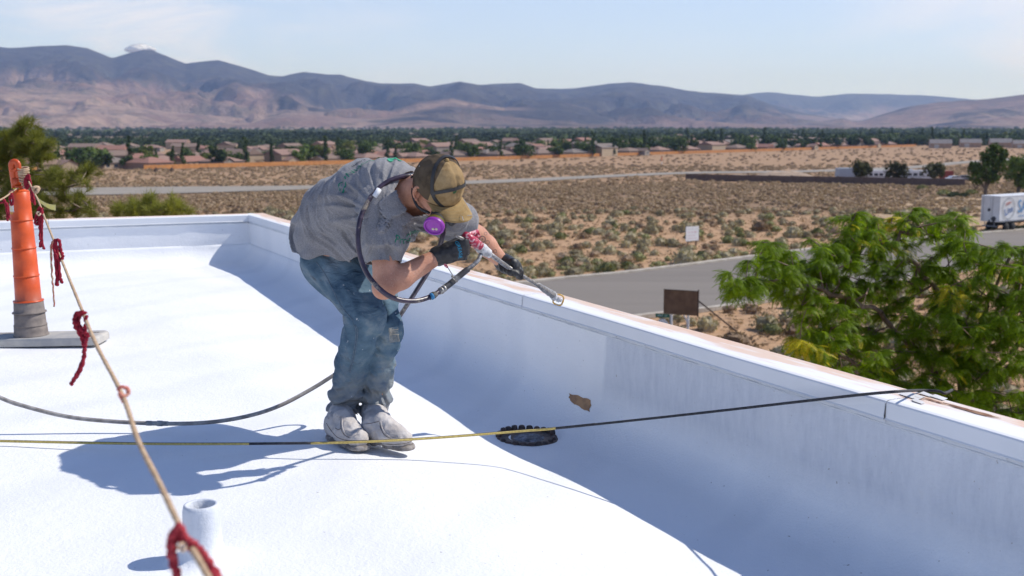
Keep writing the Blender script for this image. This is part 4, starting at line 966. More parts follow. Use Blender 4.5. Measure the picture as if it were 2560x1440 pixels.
# orange marker pole in the far field
p = ong(1654, 414); e = empty('marker_pole', p, 0, 'thin white marker pole with an orange top in the far field', 'marker'); b = MB(); b.tube([(0, 0, 0), (0, 0, 2.2)], .12, 6); b.build('pole', M_whitep, e); b = MB(); b.tube([(0, 0, 2.2), (0, 0, 4.2)], .22, 6); b.build('marker_top', mat('marker_orange', (.8, .16, .03), rough=.6), e)
for px, py, lab in ((390, 429, 'left of two dark stumps in the far field by the orange fence'), (430, 429, 'right of two dark stumps in the far field by the orange fence')):
    p = ong(px, py); o = link('dead_bush', tri_mesh('dead_bush', shrub_proto(px, 60, .5, .9, .12)), M_bark); o.location = p; o.scale = (1.8, 1.8, 2.0); tag(o, lab, 'bush')
# ------------------------------------------------------------------ honey locust and pine beside the building
def grow(root, pts, step, rng_, bend=.0):
    """connect attraction points to the nearest grown node; returns nodes (pos,parent)"""
    nodes = [Vector(p) for p in root]; par = [-1] + list(range(len(root)-1))
    pts = sorted(pts, key=lambda q: (q-nodes[-1]).length)
    tips = []
    for q in pts:
        i = min(range(len(nodes)), key=lambda k: (nodes[k]-q).length + .0*k)
        a = nodes[i]; d = (q-a).length; n = max(1, int(d/step)); last = i
        side = Vector((rng_.uniform(-1, 1), rng_.uniform(-1, 1), rng_.uniform(0, 1)))*d*.12
        for k in range(1, n+1):
            t = k/n; nodes.append(a.lerp(q, t) + side*math.sin(t*math.pi)); par.append(last); last = len(nodes)-1
        tips.append(last)
    return nodes, par, tips
def branch_mesh(nodes, par, r_tip, power=2.3, rmax=.2):
    n = len(nodes); w = np.full(n, r_tip**power)
    ch = [0]*n
    for i in range(n-1, 0, -1):
        if par[i] >= 0: ch[par[i]] += 1
    acc = np.zeros(n)
    for i in range(n-1, -1, -1):
        if acc[i] == 0: acc[i] = r_tip**power
        if par[i] >= 0: acc[par[i]] += acc[i]
    rad = np.minimum(acc**(1/power), rmax); mb = MB()
    for i in range(1, n):
        p = par[i]
        if p < 0: continue
        r0 = rad[i]*1.02 if rad[p] > rad[i]*1.8 else rad[p]
        mb.tube([nodes[p], nodes[i]], [r0, rad[i]], 6 if rad[i] > .02 else 4, caps=False)
    return mb, rad
def leaf_template(seed, L=.21, pairs=11, droop=.9):
    q = np.random.RandomState(seed); V = []; P = []
    for k in range(pairs+1):
        t = k/pairs; ang = .25 - droop*t*1.35; 
        P.append(np.array([0, 0, 0]) if k == 0 else P[-1] + np.array([math.cos(ang), 0, math.sin(ang)])*L/pairs)
    for k in range(1, pairs+1):
        t = k/pairs; ln = .036*math.sin(math.pi*min(1, .18+t*.82))**.6*q.uniform(.85, 1.1) + .006; w = L/pairs*.38
        tan = P[k]-P[k-1]; tan /= np.linalg.norm(tan)
        for s in (-1, 1):
            d = np.array([tan[0]*.35, s*.9, tan[2]*.35-.30]); d /= np.linalg.norm(d); b = P[k]
            c = b + d*ln*.5; V += [b, c+tan*w*1.0, b+d*ln, b, b+d*ln, c-tan*w*1.0]
    for k in range(pairs): V += [P[k]+np.array([0, .002, 0]), P[k+1], P[k]-np.array([0, .002, 0])]
    return np.array(V)
def place_leaves(T, pos, yaw, pitch, sc, roll):
    """T (m,3); arrays of n"""
    cy, sy = np.cos(yaw), np.sin(yaw); cp2, sp2 = np.cos(pitch), np.sin(pitch); cr_, sr = np.cos(roll), np.sin(roll)
    x, y, z = T[:, 0][None], T[:, 1][None], T[:, 2][None]
    y, z = y*cr_[:, None]-z*sr[:, None], y*sr[:, None]+z*cr_[:, None]
    x, z = x*cp2[:, None]-z*sp2[:, None], x*sp2[:, None]+z*cp2[:, None]
    x, y = x*cy[:, None]-y*sy[:, None], x*sy[:, None]+y*cy[:, None]
    return (np.stack([x, y, z], -1)*sc[:, None, None] + pos[:, None, :]).reshape(-1, 3)
def build_locust():
    r = random.Random(5); q = np.random.RandomState(6)
    # clumps of the crown: pixel centre, half width, half height, distance
    cl = [(1850, 705, 50, 34, 10.2), (1925, 650, 62, 50, 10.4), (1995, 700, 75, 50, 10.6), (2010, 640, 60, 60, 10.5), (2080, 655, 60, 60, 10.9), (2140, 560, 62, 42, 11.0), (2200, 600, 75, 65, 11.2), (2290, 560, 70, 48, 11.4), (2370, 580, 60, 55, 11.2),
          (2060, 780, 75, 60, 10.3), (2150, 720, 90, 70, 10.8), (2250, 700, 90, 80, 11.2), (2350, 690, 80, 80, 11.2), (2440, 640, 55, 55, 10.9), (2430, 760, 85, 80, 10.6), (2520, 650, 55, 50, 10.5), (2540, 740, 60, 70, 10.4), (2600, 690, 70, 70, 10.8),
          (2030, 860, 66, 40, 10.2), (2130, 850, 85, 60, 10.5), (2240, 830, 90, 75, 10.8), (2350, 830, 95, 80, 10.7), (2460, 860, 90, 80, 10.4), (2560, 850, 70, 80, 10.3), (2160, 930, 80, 45, 10.3), (2270, 930, 90, 60, 10.5), (2390, 950, 95, 70, 10.4), (2510, 980, 90, 80, 10.2), (2640, 900, 90, 110, 10.6), (2300, 1040, 110, 80, 10.8), (2480, 1120, 120, 90, 10.8), (2150, 1010, 70, 50, 10.8), (2720, 780, 90, 110, 11), (2700, 1050, 120, 120, 11)]
    pts = []; meta = []
    for ci, (px, py, rw, rh, Y) in enumerate(cl):
        n = int(15 + rw*rh/330)
        for k in range(n):
            a = r.uniform(0, 6.283); s = math.sqrt(r.random())*.95
            pts.append(at(px+rw*s*math.cos(a), py+rh*s*math.sin(a), Y + r.uniform(-.45, .75)))
    base = at(2430, 1700, 11.6); base.z = float(gz(0, 11)) - .1
    root = [base, base.lerp(at(2440, 1250, 11.5), .5), at(2440, 1250, 11.5), at(2425, 1120, 11.3), at(2400, 1010, 11.1)]
    # main limbs first
    limbs = [[(2330, 930, 11.0), (2240, 830, 10.8), (2180, 770, 10.7), (2080, 735, 10.5), (1960, 705, 10.4), (1830, 705, 10.2)], [(2400, 880, 11.0), (2370, 760, 11.0), (2290, 660, 11.0), (2180, 590, 11.0)], [(2440, 870, 10.8), (2470, 740, 10.8), (2530, 640, 10.7)], [(2480, 950, 10.8), (2560, 830, 10.7), (2650, 760, 10.8)], [(2300, 990, 10.8), (2180, 940, 10.5), (2060, 870, 10.3), (1990, 860, 10.2)]]
    nodes = [Vector(p) for p in root]; par = [-1, 0, 1, 2, 3]
    for li, lb in enumerate(limbs):
        last = 4 if li < 3 else 3
        prev = nodes[last]
        for (a_, b_, c_) in lb:
            p = at(a_, b_, c_); n = 4
            for k in range(1, n+1): nodes.append(prev.lerp(p, k/n)+Vector((r.uniform(-1, 1), r.uniform(-1, 1), r.uniform(-1, 1)))*.025); par.append(last); last = len(nodes)-1
            prev = p
    tips = []
    A = [np.array(nodes)]
    pts.sort(key=lambda p: min((p-nodes[k]).length for k in range(5, len(nodes))))
    arr = np.array([tuple(v) for v in nodes])
    for p in pts:
        i = int(np.argmin(np.linalg.norm(arr-np.array(p), axis=1))); a = Vector(arr[i]); d = (p-a).length; n = max(1, int(d/.12)); last = i; side = Vector((r.uniform(-1, 1), r.uniform(-1, 1), r.uniform(0, 1)))*d*.10; new = []
        for k in range(1, n+1):
            t = k/n; v = a.lerp(p, t)+side*math.sin(t*math.pi); nodes.append(v); par.append(last); last = len(nodes)-1; new.append(tuple(v))
        arr = np.vstack([arr, new]); tips.append(last)
    mb, rad = branch_mesh(nodes, par, .0042, 2.25, .16)
    e = empty('honey_locust', base, 0, 'bright green honey locust with feathery drooping leaves rising behind the coping at the right', 'tree')
    lb = mb.build('trunk', M_lbark, None, True); lb.parent = e; lb.matrix_parent_inverse = Matrix.Translation(-base)
    tipset = set(tips)
    # leaves at thin nodes
    thin = [i for i in range(5, len(nodes)) if rad[i] < .011]
    pos = []; yaw = []; pit = []
    for i in thin:
        dirv = nodes[i]-nodes[par[i]]; y0 = math.atan2(dirv.y, dirv.x); k = r.choice((7, 8, 8)) if i not in tipset else 16
        for j in range(k):
            pos.append(nodes[i]+Vector((r.uniform(-.01, .01),)*3)); yaw.append(y0 + r.uniform(-1.5, 1.5)); pit.append(r.uniform(-.7, .25))
    pos = np.array(pos); yaw = np.array(yaw); pit = -np.array(pit)*-1; n = len(pos); print('locust leaves', n, 'nodes', len(nodes))
    T = [leaf_template(s, .175, 12, d_) for s, d_ in ((1, .85), (2, 1.15), (3, .65))]
    ppx = 1280+F*pos[:, 0]/pos[:, 1]; ppy = 310+F*(H-pos[:, 2])/pos[:, 1]
    yel = np.zeros(n, bool)
    for cx, cy, rx, ry, pr in ((1990, 858, 60, 32, .6), (2240, 555, 22, 20, .75), (2390, 730, 26, 22, .6), (2040, 880, 60, 30, .25), (2300, 900, 200, 90, .035), (2200, 590, 120, 60, .05), (2480, 720, 80, 120, .02)):
        yel |= ((ppx-cx)**2/rx**2+(ppy-cy)**2/ry**2 < 1) & (q.uniform(0, 1, n) < pr)
    for nm, sel, m in (('foliage', ~yel, M_loc), ('yellow_foliage', yel, M_locy)):
        out = []
        kind = q.randint(0, 3, n)
        for t in range(3):
            s = sel & (kind == t)
            out.append(place_leaves(T[t], pos[s], yaw[s], pit[s], q.uniform(.55, 1.15, s.sum()), q.normal(0, .35, s.sum())))
        o = link(nm, tri_mesh(nm, np.concatenate(out)), m); o.parent = e; o.matrix_parent_inverse = Matrix.Translation(-base); tag(o, kind='stuff')
        if nm[0] == 'y': o['label'] = 'yellow leaves'
M_lbark = mat('locust_bark', (.13, .085, .055), (.23, .16, .11), 14, .85, 0, 40, .5, .006)
M_loc = foliage_mat('locust_leaflets', (.11, .18, .008), (.185, .285, .014), (.29, .38, .028), 3.0, .56, rough=.45)
M_locy = foliage_mat('yellow_locust_leaflets', (.30, .28, .02), (.45, .40, .02), (.55, .46, .03), 3.0, .35, rough=.5)
build_locust()
def needle_tuft(seed, n=70, L=.11, spread=.9):
    q = np.random.RandomState(seed); V = []
    for k in range(n):
        t = q.uniform(-.08, .03); d = np.array([q.uniform(.25, 1), q.normal()*spread*.7, q.normal()*spread*.7]); d /= np.linalg.norm(d); l = L*q.uniform(.7, 1.15)
        p = np.array([t, 0, 0]); s = np.cross(d, q.normal(size=3)); s /= np.linalg.norm(s); w = .0022
        V += [p+s*w, p-s*w, p+d*l]
    return np.array(V)
def build_pine(label, cl, base, limbs, seed, depth=.5, tuft_n=70):
    r = random.Random(seed); q = np.random.RandomState(seed)
    nodes = [Vector(p) for p in base]; par = [-1]+list(range(len(base)-1))
    for start, lb in limbs:
        last = start; prev = nodes[start]
        for a_, b_, c_ in lb:
            p = at(a_, b_, c_)
            for k in range(1, 4): nodes.append(prev.lerp(p, k/3)+Vector((r.uniform(-1, 1), r.uniform(-1, 1), r.uniform(-1, 1)))*.03); par.append(last); last = len(nodes)-1
            prev = p
    arr = np.array([tuple(v) for v in nodes]); tips = []; tdir = []
    pts = []
    for px, py, rw, rh, Y, n in cl:
        for k in range(n):
            a = r.uniform(0, 6.283); s = math.sqrt(r.random()); pts.append(at(px+rw*s*math.cos(a), py+rh*s*math.sin(a), Y+r.uniform(-depth, depth)))
    pts.sort(key=lambda p: float(np.min(np.linalg.norm(arr-np.array(p), axis=1))))
    for p in pts:
        i = int(np.argmin(np.linalg.norm(arr-np.array(p), axis=1)+.15*np.maximum(0, arr[:, 2]-p.z))); a = Vector(arr[i]); d = (p-a).length; n = max(1, int(d/.16)); last = i; new = []
        for k in range(1, n+1):
            t = k/n; v = a.lerp(p, t)+Vector((0, 0, -1))*d*.15*math.sin(t*math.pi); nodes.append(v); par.append(last); last = len(nodes)-1; new.append(tuple(v))
        arr = np.vstack([arr, new]); tips.append(last)
    mb, rad = branch_mesh(nodes, par, .006, 2.2, .16)
    b0 = Vector(base[0]); e = empty('pine_tree', b0, 0, label, 'tree')
    o = mb.build('trunk', M_pbark, None, True); o.parent = e; o.matrix_parent_inverse = Matrix.Translation(-b0)
    pos = []; yaw = []; pit = []
    for i in range(len(base), len(nodes)):
        if rad[i] > .016: continue
        dv = (nodes[i]-nodes[par[i]]).normalized()
        if i in tips or r.random() < .22:
            up = Vector((dv.x, dv.y, dv.z+.45)).normalized()
            for j in range(3 if i in tips else 1):
                pos.append(nodes[i]+Vector((r.uniform(-1, 1), r.uniform(-1, 1), r.uniform(-1, 1)))*.045); yaw.append(math.atan2(up.y, up.x)+r.uniform(-.7, .7)); pit.append(math.asin(max(-1, min(1, up.z)))+r.uniform(-.4, .4))
    pos = np.array(pos); n = len(pos); yaw = np.array(yaw); pit = np.array(pit); kind = q.randint(0, 3, n); print('pine tufts', n)
    T = [needle_tuft(s, tuft_n) for s in range(3)]
    out = [place_leaves(T[t], pos[kind == t], yaw[kind == t], pit[kind == t], q.uniform(.8, 1.25, (kind == t).sum()), q.uniform(0, 6, (kind == t).sum())) for t in range(3)]
    o = link('needles', tri_mesh('needles', np.concatenate(out)), M_needle); o.parent = e; o.matrix_parent_inverse = Matrix.Translation(-b0); tag(o, kind='stuff')
M_pbark = mat('pine_bark', (.16, .12, .085), (.28, .22, .16), 12, .9, 0, 40, .5, .01)
M_needle = foliage_mat('pine_needles', (.10, .11, .028), (.19, .20, .05), (.31, .31, .085), 1.2, .4, rough=.55)
b0 = at(-40, 1000, 14.6); b0.z = -10.4
build_pine('large pine with bushy needle clusters behind the orange post at the far left', [(66, 312, 14, 12, 14, 4), (62, 340, 40, 24, 14, 20), (20, 352, 40, 26, 14, 16), (95, 365, 38, 26, 13.8, 18), (40, 385, 60, 28, 14, 24), (105, 400, 30, 16, 13.8, 8), (20, 430, 50, 30, 14, 16), (80, 450, 50, 26, 13.6, 16), (215, 445, 32, 22, 13.2, 9), (150, 450, 34, 26, 13.4, 10), (175, 490, 28, 16, 13.2, 8), (45, 490, 60, 26, 13.8, 18), (110, 505, 44, 22, 13.4, 12), (205, 520, 34, 14, 13.2, 8), (120, 535, 50, 14, 13.4, 10), (30, 530, 50, 20, 13.8, 14), (-60, 400, 70, 70, 14.2, 40), (-60, 520, 70, 60, 14.2, 30), (-120, 300, 60, 60, 14.4, 20), (60, 570, 90, 20, 13.6, 12)],
           [b0, b0+Vector((0, 0, 5)), at(-60, 620, 14.5), at(-50, 480, 14.4), at(-20, 400, 14.2), at(30, 350, 14.1), at(62, 318, 14)],
           [(3, [(30, 505, 14), (110, 480, 13.6), (200, 455, 13.3)]), (2, [(40, 560, 14), (120, 530, 13.5), (200, 518, 13.3)]), (4, [(40, 380, 14), (110, 372, 13.8)]), (3, [(40, 440, 14), (110, 430, 13.7), (150, 452, 13.4)])], 11, .45)
b1 = at(370, 1200, 13.5); b1.z = -10.4
build_pine('tip of a green pine poking up behind the far parapet, right of the orange post', [(300, 527, 22, 8, 13, 7), (345, 515, 14, 18, 13, 8), (372, 502, 12, 16, 13, 7), (400, 522, 18, 12, 13, 7), (432, 508, 10, 16, 13, 6), (455, 525, 12, 8, 13, 4), (370, 535, 90, 8, 13, 16), (370, 560, 80, 18, 13.2, 14)],
           [b1, b1+Vector((0, 0, 5)), at(365, 700, 13.3), at(370, 560, 13.1)], [(3, [(372, 505, 13)]), (3, [(432, 512, 13)]), (3, [(310, 532, 13)])], 12, .3)
# ------------------------------------------------------------------ warning line post, ropes, yarn flags, hose
M_or = mat('orange_plastic', (.62, .085, .014), (.52, .07, .013), 8, .38, 0, 30, .06, .002, .5)
M_gpl = mat('dusty_grey_plastic', (.17, .145, .13), (.24, .20, .175), 18, .75, 0, 60, .2, .002)
def m_post():
    m, nt, b, v = mat0('orange_to_dusty_plastic', .42, 0, .5); z = sepxyz(nt, v)[2]
    n1 = noise(nt, v, 14, 6, .7); zz = mathn(nt, 'ADD', z, mathn(nt, 'MULTIPLY', mathn(nt, 'SUBTRACT', n1, .5), .12))
    c = ramp(nt, n1, [(.35, (.66, .092, .014)), (.65, (.54, .07, .013))])
    c = mixc(nt, mrange(nt, zz, .36, .20), c, (.22, .11, .075)); c = mixc(nt, mathn(nt, 'MULTIPLY', mrange(nt, noise(nt, v, 40, 4, .7), .66, .72), .5), c, (.45, .25, .16))
    nt.links.new(c, b.inputs['Base Color']); bump(nt, b, noise(nt, v, 60, 3), .08, .002); return m
M_post2 = m_post()
pb = onz(79, 838, .055); PY = pb.y; WP = empty('delineator_post', (pb.x, pb.y, .0), 0, 'tall orange plastic warning post in a pale weighted base at the left', 'post')
WP.rotation_euler = (0, R(-1.2), 0)
kx = PY/F
def zp(py): return at(79, py, PY).z
def seg(y0, y1, w0, w1, m, rim=True, name='section', lip=.004):
    a, b_ = zp(y1), zp(y0); mb = MB(); r0, r1 = w1/2*kx, w0/2*kx     # bottom radius, top radius
    pr = [(r0-.006, a), (r0+(lip if rim else 0), a), (r0+(lip if rim else 0), a+.006), (r0, a+.010), (r0*.5+r1*.5, (a+b_)/2), (r1, b_-.004), (r1-.005, b_), (r1-.016, b_)]
    mb.lathe(pr, n=36); return mb.build(name, m, WP, True)
seg(812, 838, 79, 82, M_gpl); seg(781, 813, 74, 77, M_gpl); seg(752, 781, 71, 74, M_gpl, True, 'section', .010)
mb = MB(); mb.lathe([(36.5*kx, zp(753)), (36.8*kx, zp(750)), (32*kx, zp(749))], n=36); mb.build('rim', M_or, WP, True)
seg(688, 754, 60, 63, M_post2); seg(619, 690, 56, 59.5, M_post2); seg(549, 621, 52, 55.5, M_post2); seg(478, 551, 48, 51.5, M_post2)
mb = MB(); mb.lathe([(24*kx, zp(478)), (20*kx, zp(475)), (11*kx, zp(472)), (10*kx, zp(465))], n=30); mb.build('cap', M_post2, WP, True)
# handle: tall flattened loop with slot
hx = (54-66)*kx*.55; mb = MB(); z0, z1 = zp(470), zp(404); cx = -6*kx
lp = [(cx+.5*.022, 0, z0)]+[(cx+.020*math.cos(t), 0, z1-.022+.022*math.sin(t)) for t in [math.pi*j/10 for j in range(11)]]+[(cx-.5*.022, 0, z0)]
mb.tube(lp, .0125, 10, flat=1.5); mb.box((cx, 0, zp(455)), (.035, .026, .05)); mb.box((cx, 0, zp(425)), (.034, .024, .018)); mb.build('handle', M_or, WP, True)
mb = MB(); mb.lathe([(.026, -.005), (.030, 0), (.026, .005), (.022, 0)], c=(-2*kx, 0, zp(471)), n=20); mb.build('yellow_band', mat('yellow_tape', (.75, .62, .03), rough=.5), WP, True)
# label on the tube
mb = MB(); n = 8; r_ = 25.2*kx; a0, a1 = math.radians(196), math.radians(255)
for i in range(n):
    t0, t1 = a0+(a1-a0)*i/n, a0+(a1-a0)*(i+1)/n
    mb.add([(r_*math.cos(t0), r_*math.sin(t0), zp(536)), (r_*math.cos(t1), r_*math.sin(t1), zp(536)), (r_*math.cos(t1), r_*math.sin(t1), zp(497)), (r_*math.cos(t0), r_*math.sin(t0), zp(497))], [(0, 1, 2, 3)])
st = mb.build('sticker', mat('white_sticker', (.72, .72, .72), (.62, .62, .63), 60, .5), WP)
mb = MB(); r2 = r_+.0008
for k, (za, zb2, sp0, sp1) in enumerate([(501, 505, .15, .8)]+[(508+i*3.4, 509.2+i*3.4, .12, .88) for i in range(8)]):
    t0, t1 = a0+(a1-a0)*sp0, a0+(a1-a0)*sp1
    for i in range(4):
        u0, u1 = t0+(t1-t0)*i/4, t0+(t1-t0)*(i+1)/4
        mb.add([(r2*math.cos(u0), r2*math.sin(u0), zp(zb2)), (r2*math.cos(u1), r2*math.sin(u1), zp(zb2)), (r2*math.cos(u1), r2*math.sin(u1), zp(za)), (r2*math.cos(u0), r2*math.sin(u0), zp(za))], [(0, 1, 2, 3)], 0 if k == 0 else 1)
mb.build('print_line', [mat('yellow_print', (.7, .5, .05)), mat('grey_print', (.42, .43, .45))], st)
# base slab
bs_ = MB(); M_slab = mat('dusty_pale_base', (.50, .47, .42), (.36, .35, .34), 9, .9, 0, 40, .3, .004)
q1 = onz(236, 850, .055); L0 = .62; x1 = q1.x-pb.x; hw = .125
outl = []
for t in range(9): a = -math.pi/2+math.pi*t/8; outl.append((x1-.03+.03*math.cos(a), (hw-.03)*(1 if math.sin(a) > 0 else -1)+.03*math.sin(a)))
for t in range(9): a = math.pi/2+math.pi*t/8; outl.append((x1-L0*1.35+.03+.03*math.cos(a), (hw-.03)*(1 if math.sin(a) > 0 else -1)+.03*math.sin(a)))
nO = len(outl); lv = [(1.0, .006), (1.0, .042), (.985, .052), (.96, .056)]
mx_ = x1-L0*.675
bs_.add([(mx_+(x_-mx_)*s_, y_*s_, z_) for s_, z_ in lv for x_, y_ in outl], [(i*nO+j, i*nO+(j+1) % nO, (i+1)*nO+(j+1) % nO, (i+1)*nO+j) for i in range(3) for j in range(nO)]+[tuple(3*nO+j for j in range(nO)), tuple(nO-1-j for j in range(nO))])
bs_.build('base', M_slab, WP)
for c_ in ((x1-.09, .045, .0565), (-.19, .06, .0565)): gr_ = MB(); gr_.box(c_, (.10, .012, .003)); gr_.build('base_slot', M_gpl, WP)
# ribbon
rb = MB(); P_ = spline([at(86, 484, PY-.12), at(97, 500, PY-.16), at(112, 511, PY-.18), at(126, 517, PY-.2), at(139, 519, PY-.2)], 5)
rr_ = MB()
for i in range(len(P_)-1):
    w0, w1 = .006+.012*i/len(P_), .006+.012*(i+1)/len(P_)
    rr_.add([P_[i]-Vector((0, 0, w0)), P_[i+1]-Vector((0, 0, w1)), P_[i+1]+Vector((0, .004, w1)), P_[i]+Vector((0, .004, w0))], [(0, 1, 2, 3)])
tag(rr_.build('ribbon', mat('pale_yellow_ribbon', (.78, .66, .16), (.7, .6, .3), 20, .6)), 'frayed yellow ribbon fluttering to the right of the orange post', 'ribbon')
M_rope = mat('tan_rope_fibre', (.52, .38, .25), (.40, .27, .17), 60, .95, 0, 300, .5, .002)
M_rope_red = mat('red_dyed_fibre', (.45, .10, .07), rough=.95)
M_yarn = mat('crimson_yarn', (.30, .012, .030), (.20, .008, .022), 90, .95, 0, 400, .6, .002)
M_yarn2 = mat('faded_crimson_yarn', (.42, .05, .06), (.30, .02, .035), 60, .95, 0, 400, .6, .002)
def rope(name, pts, r, m, pitch=.035, parent=None, sub=10, strands=3, sides=5, red=False):
    C_ = spline(pts, sub); D = [0]
    for i in range(1, len(C_)): D.append(D[-1]+(C_[i]-C_[i-1]).length)
    L = D[-1]; n = int(L/(pitch/8)); out = MB()
    A = np.array([tuple(p) for p in C_]); s = np.linspace(0, L, n); Q = np.stack([np.interp(s, D, A[:, k]) for k in range(3)], -1)
    tg = np.gradient(Q, axis=0); tg /= np.linalg.norm(tg, axis=1)[:, None]; up = np.array([0, 0, 1.0]); a = np.cross(tg, up); a /= np.linalg.norm(a, axis=1)[:, None]+1e-9; b = np.cross(tg, a)
    for k in range(strands):
        ph = 2*np.pi*(s/pitch+k/strands); fz = 1+.12*np.sin(s*37+k)
        P = Q+(a*np.cos(ph)[:, None]+b*np.sin(ph)[:, None])*r*.52*fz[:, None]
        out.tube([Vector(p) for p in P], r*.55, sides, mi=0)
    o = out.build(name, m, parent, True); return o
lr = [(60, 418, 6.98), (66, 440, 6.9), (84, 478, 6.4), (97, 505, 5.9), (112, 545, 5.2), (150, 640, 3.95), (205, 775, 2.9), (240, 860, 2.42), (305, 985, 1.98), (345, 1100, 1.72), (400, 1210, 1.52), (450, 1315, 1.38), (520, 1440, 1.25), (600, 1580, 1.13)]
LR = [at(*q) for q in lr]
e = empty('flag_line', LR[0], 0, 'thick tan rope sloping from the orange post down to the lower left foreground', 'rope')
def prt(o, e): o.parent = e; o.matrix_parent_inverse = Matrix.Translation(-Vector(e.location)); return o
prt(rope('rope', LR, 0.0043, M_rope, .024), e)
mb = MB()
for k, z_ in enumerate((421, 427, 433, 438, 443, 448, 452)):
    c = at(58+k*.8, z_, PY); mb.tube([c+Vector((.030*math.cos(t), .030*math.sin(t), .006*math.sin(t+k))) for t in [2*math.pi*j/16 for j in range(17)]], .0058, 5, caps=False)
prt(mb.build('rope_wrap', M_rope, None, True), e)
kn = MB(); c = at(90, 474, 6.3); kn.tube([c+Vector((.014*math.cos(t), .010*math.sin(t*2), .014*math.sin(t))) for t in [2*math.pi*j/14 for j in range(15)]], .010, 6, caps=False); prt(kn.build('knot', M_rope, None, True), e)
e2 = empty('flag_line', at(48, 468, PY), 0, 'thin tan rope leaving the orange post towards the left edge', 'rope')
prt(rope('rope', [at(48, 468, PY), at(30, 480, 6.7), at(14, 492, 6.5), at(-10, 505, 6.2), at(-120, 560, 5.4)], .0045, M_rope, .025), e2)
def yarn_flag(pts_list, r, label, Y, seed, m=None, group=None, knot=None):
    """pts_list: several strands, each a list of pixel points at distance Y"""
    rn_ = random.Random(seed); mb = MB(); c0 = at(pts_list[0][0][0], pts_list[0][0][1], Y)
    for st_ in pts_list:
        for rep_ in range(2):
            P = [at(a+rn_.uniform(-1, 1)*1.2, b_+rn_.uniform(-1, 1), Y+rn_.uniform(-.5, .5)*.02*(1 if rep_ else -1)-.008) for a, b_ in st_]
            S = spline(P, 8); S = [p+Vector((.0012*math.sin(i*1.7+rep_), .0015*math.cos(i*1.3), 0)) for i, p in enumerate(S)]
            mb.tube(S, [r*(.85+.3*abs(math.sin(i*.9+seed))) for i in range(len(S))], 6)
            # loose fibres
            for i in range(0, len(S)-1, 1):
                for f_ in range(3):
                    d = Vector((rn_.uniform(-1, 1), rn_.uniform(-1, 1), rn_.uniform(-1, 1))).normalized()*r*rn_.uniform(1.2, 2.1); w = Vector((rn_.uniform(-1, 1), rn_.uniform(-1, 1), rn_.uniform(-1, 1)))*r*.25
                    mb.add([S[i]+w, S[i]-w, S[i]+d+(S[i+1]-S[i])*rn_.uniform(-1, 1)], [(0, 1, 2)])
    o = mb.build('yarn_flag', m or M_yarn, None, True); tag(o, label, 'flag', 'red yarn flags tied along the rope')
    if knot:
        k = MB(); c = at(knot[0], knot[1], Y-.02); k.tube([c+Vector((knot[2]*math.cos(t), knot[2]*.6*math.sin(2*t), knot[2]*math.sin(t))) for t in [2*math.pi*j/12 for j in range(13)]], knot[2]*.6, 6, caps=False); kk = k.build('knot', M_cream, o, True)
    return o
M_cream = mat('cream_yarn', (.75, .55, .38), (.6, .42, .28), 60, .9)
yarn_flag([[(70, 436), (62, 450), (63, 466), (70, 470), (72, 455), (72, 438)], [(72, 438), (76, 460), (79, 480), (80, 505)], [(72, 438), (78, 470), (83, 490), (88, 512)], [(71, 437), (67, 455), (66, 468)]], .006, 'crimson yarn bunch hanging on the front of the orange post handle', 6.75, 1)
yarn_flag([[(46, 432), (36, 430), (31, 440), (32, 450), (40, 455), (47, 448), (44, 438)], [(44, 435), (35, 437), (36, 448), (42, 452)], [(40, 440), (34, 452), (33, 456)]], .0075, 'dark crimson yarn loop curled on the left of the orange post handle', 6.85, 2)
yarn_flag([[(28, 483), (25, 495), (28, 511), (32, 508), (31, 494), (29, 484)]], .006, 'short crimson yarn loop on the thin rope just left of the orange post', 6.65, 3)
yarn_flag([[(8, 495), (12, 505), (17, 520), (19, 552)], [(8, 495), (14, 507), (20, 520), (23, 546)], [(9, 505), (0, 507), (-12, 509)], [(8, 496), (10, 504), (18, 512), (20, 535)]], .006, 'crimson yarn flag on the thin rope at the left edge of the picture', 6.45, 4)
yarn_flag([[(99, 517), (91, 535), (89, 555), (94, 560), (97, 540)], [(102, 520), (97, 545), (100, 565), (101, 600)], [(104, 520), (106, 545), (104, 570), (105, 606), (110, 622)], [(103, 521), (101, 560), (104, 590), (99, 618)]], .0058, 'crimson yarn flag on the thick rope beside the top orange section', 5.35, 5, None, None, (97, 534, .008))
yarn_flag([[(135, 601), (148, 602), (152, 625), (156, 642), (148, 650), (137, 630), (135, 612)], [(138, 603), (142, 640), (147, 680), (142, 714)], [(140, 603), (146, 640), (150, 690), (154, 706)], [(137, 602), (139, 650), (143, 700), (140, 712)]], .0050, 'crimson yarn flag hanging mid air right of the orange post, second along the thick rope', 3.85, 6)
yarn_flag([[(133, 603), (128, 620), (130, 680), (133, 720), (136, 766)]], .0028, 'single thin tan and red cord hanging beside the second yarn flag', 3.9, 7, mat('speckled_cord', (.42, .32, .2), (.35, .05, .05), 90, .9))
yarn_flag([[(208, 779), (190, 785), (188, 805), (200, 828), (212, 845), (212, 870), (208, 900), (190, 940), (177, 962)], [(212, 782), (200, 790), (196, 808), (210, 830), (226, 838)], [(205, 779), (187, 795), (189, 815), (205, 845), (211, 880), (203, 920), (186, 950)], [(216, 790), (214, 820), (205, 835), (200, 825)], [(222, 835), (215, 850), (212, 865)]], .0042, 'large crimson yarn flag trailing left from the middle of the thick rope', 2.75, 8)
yarn_flag([[(295, 975), (303, 968), (318, 972), (320, 985), (308, 990), (298, 982)], [(300, 985), (306, 998), (310, 1005)]], .0028, 'small pinkish red knot of thread on the thick rope above the grey hose', 1.96, 9, mat('pink_thread', (.65, .16, .12), (.6, .3, .22), 60, .9))
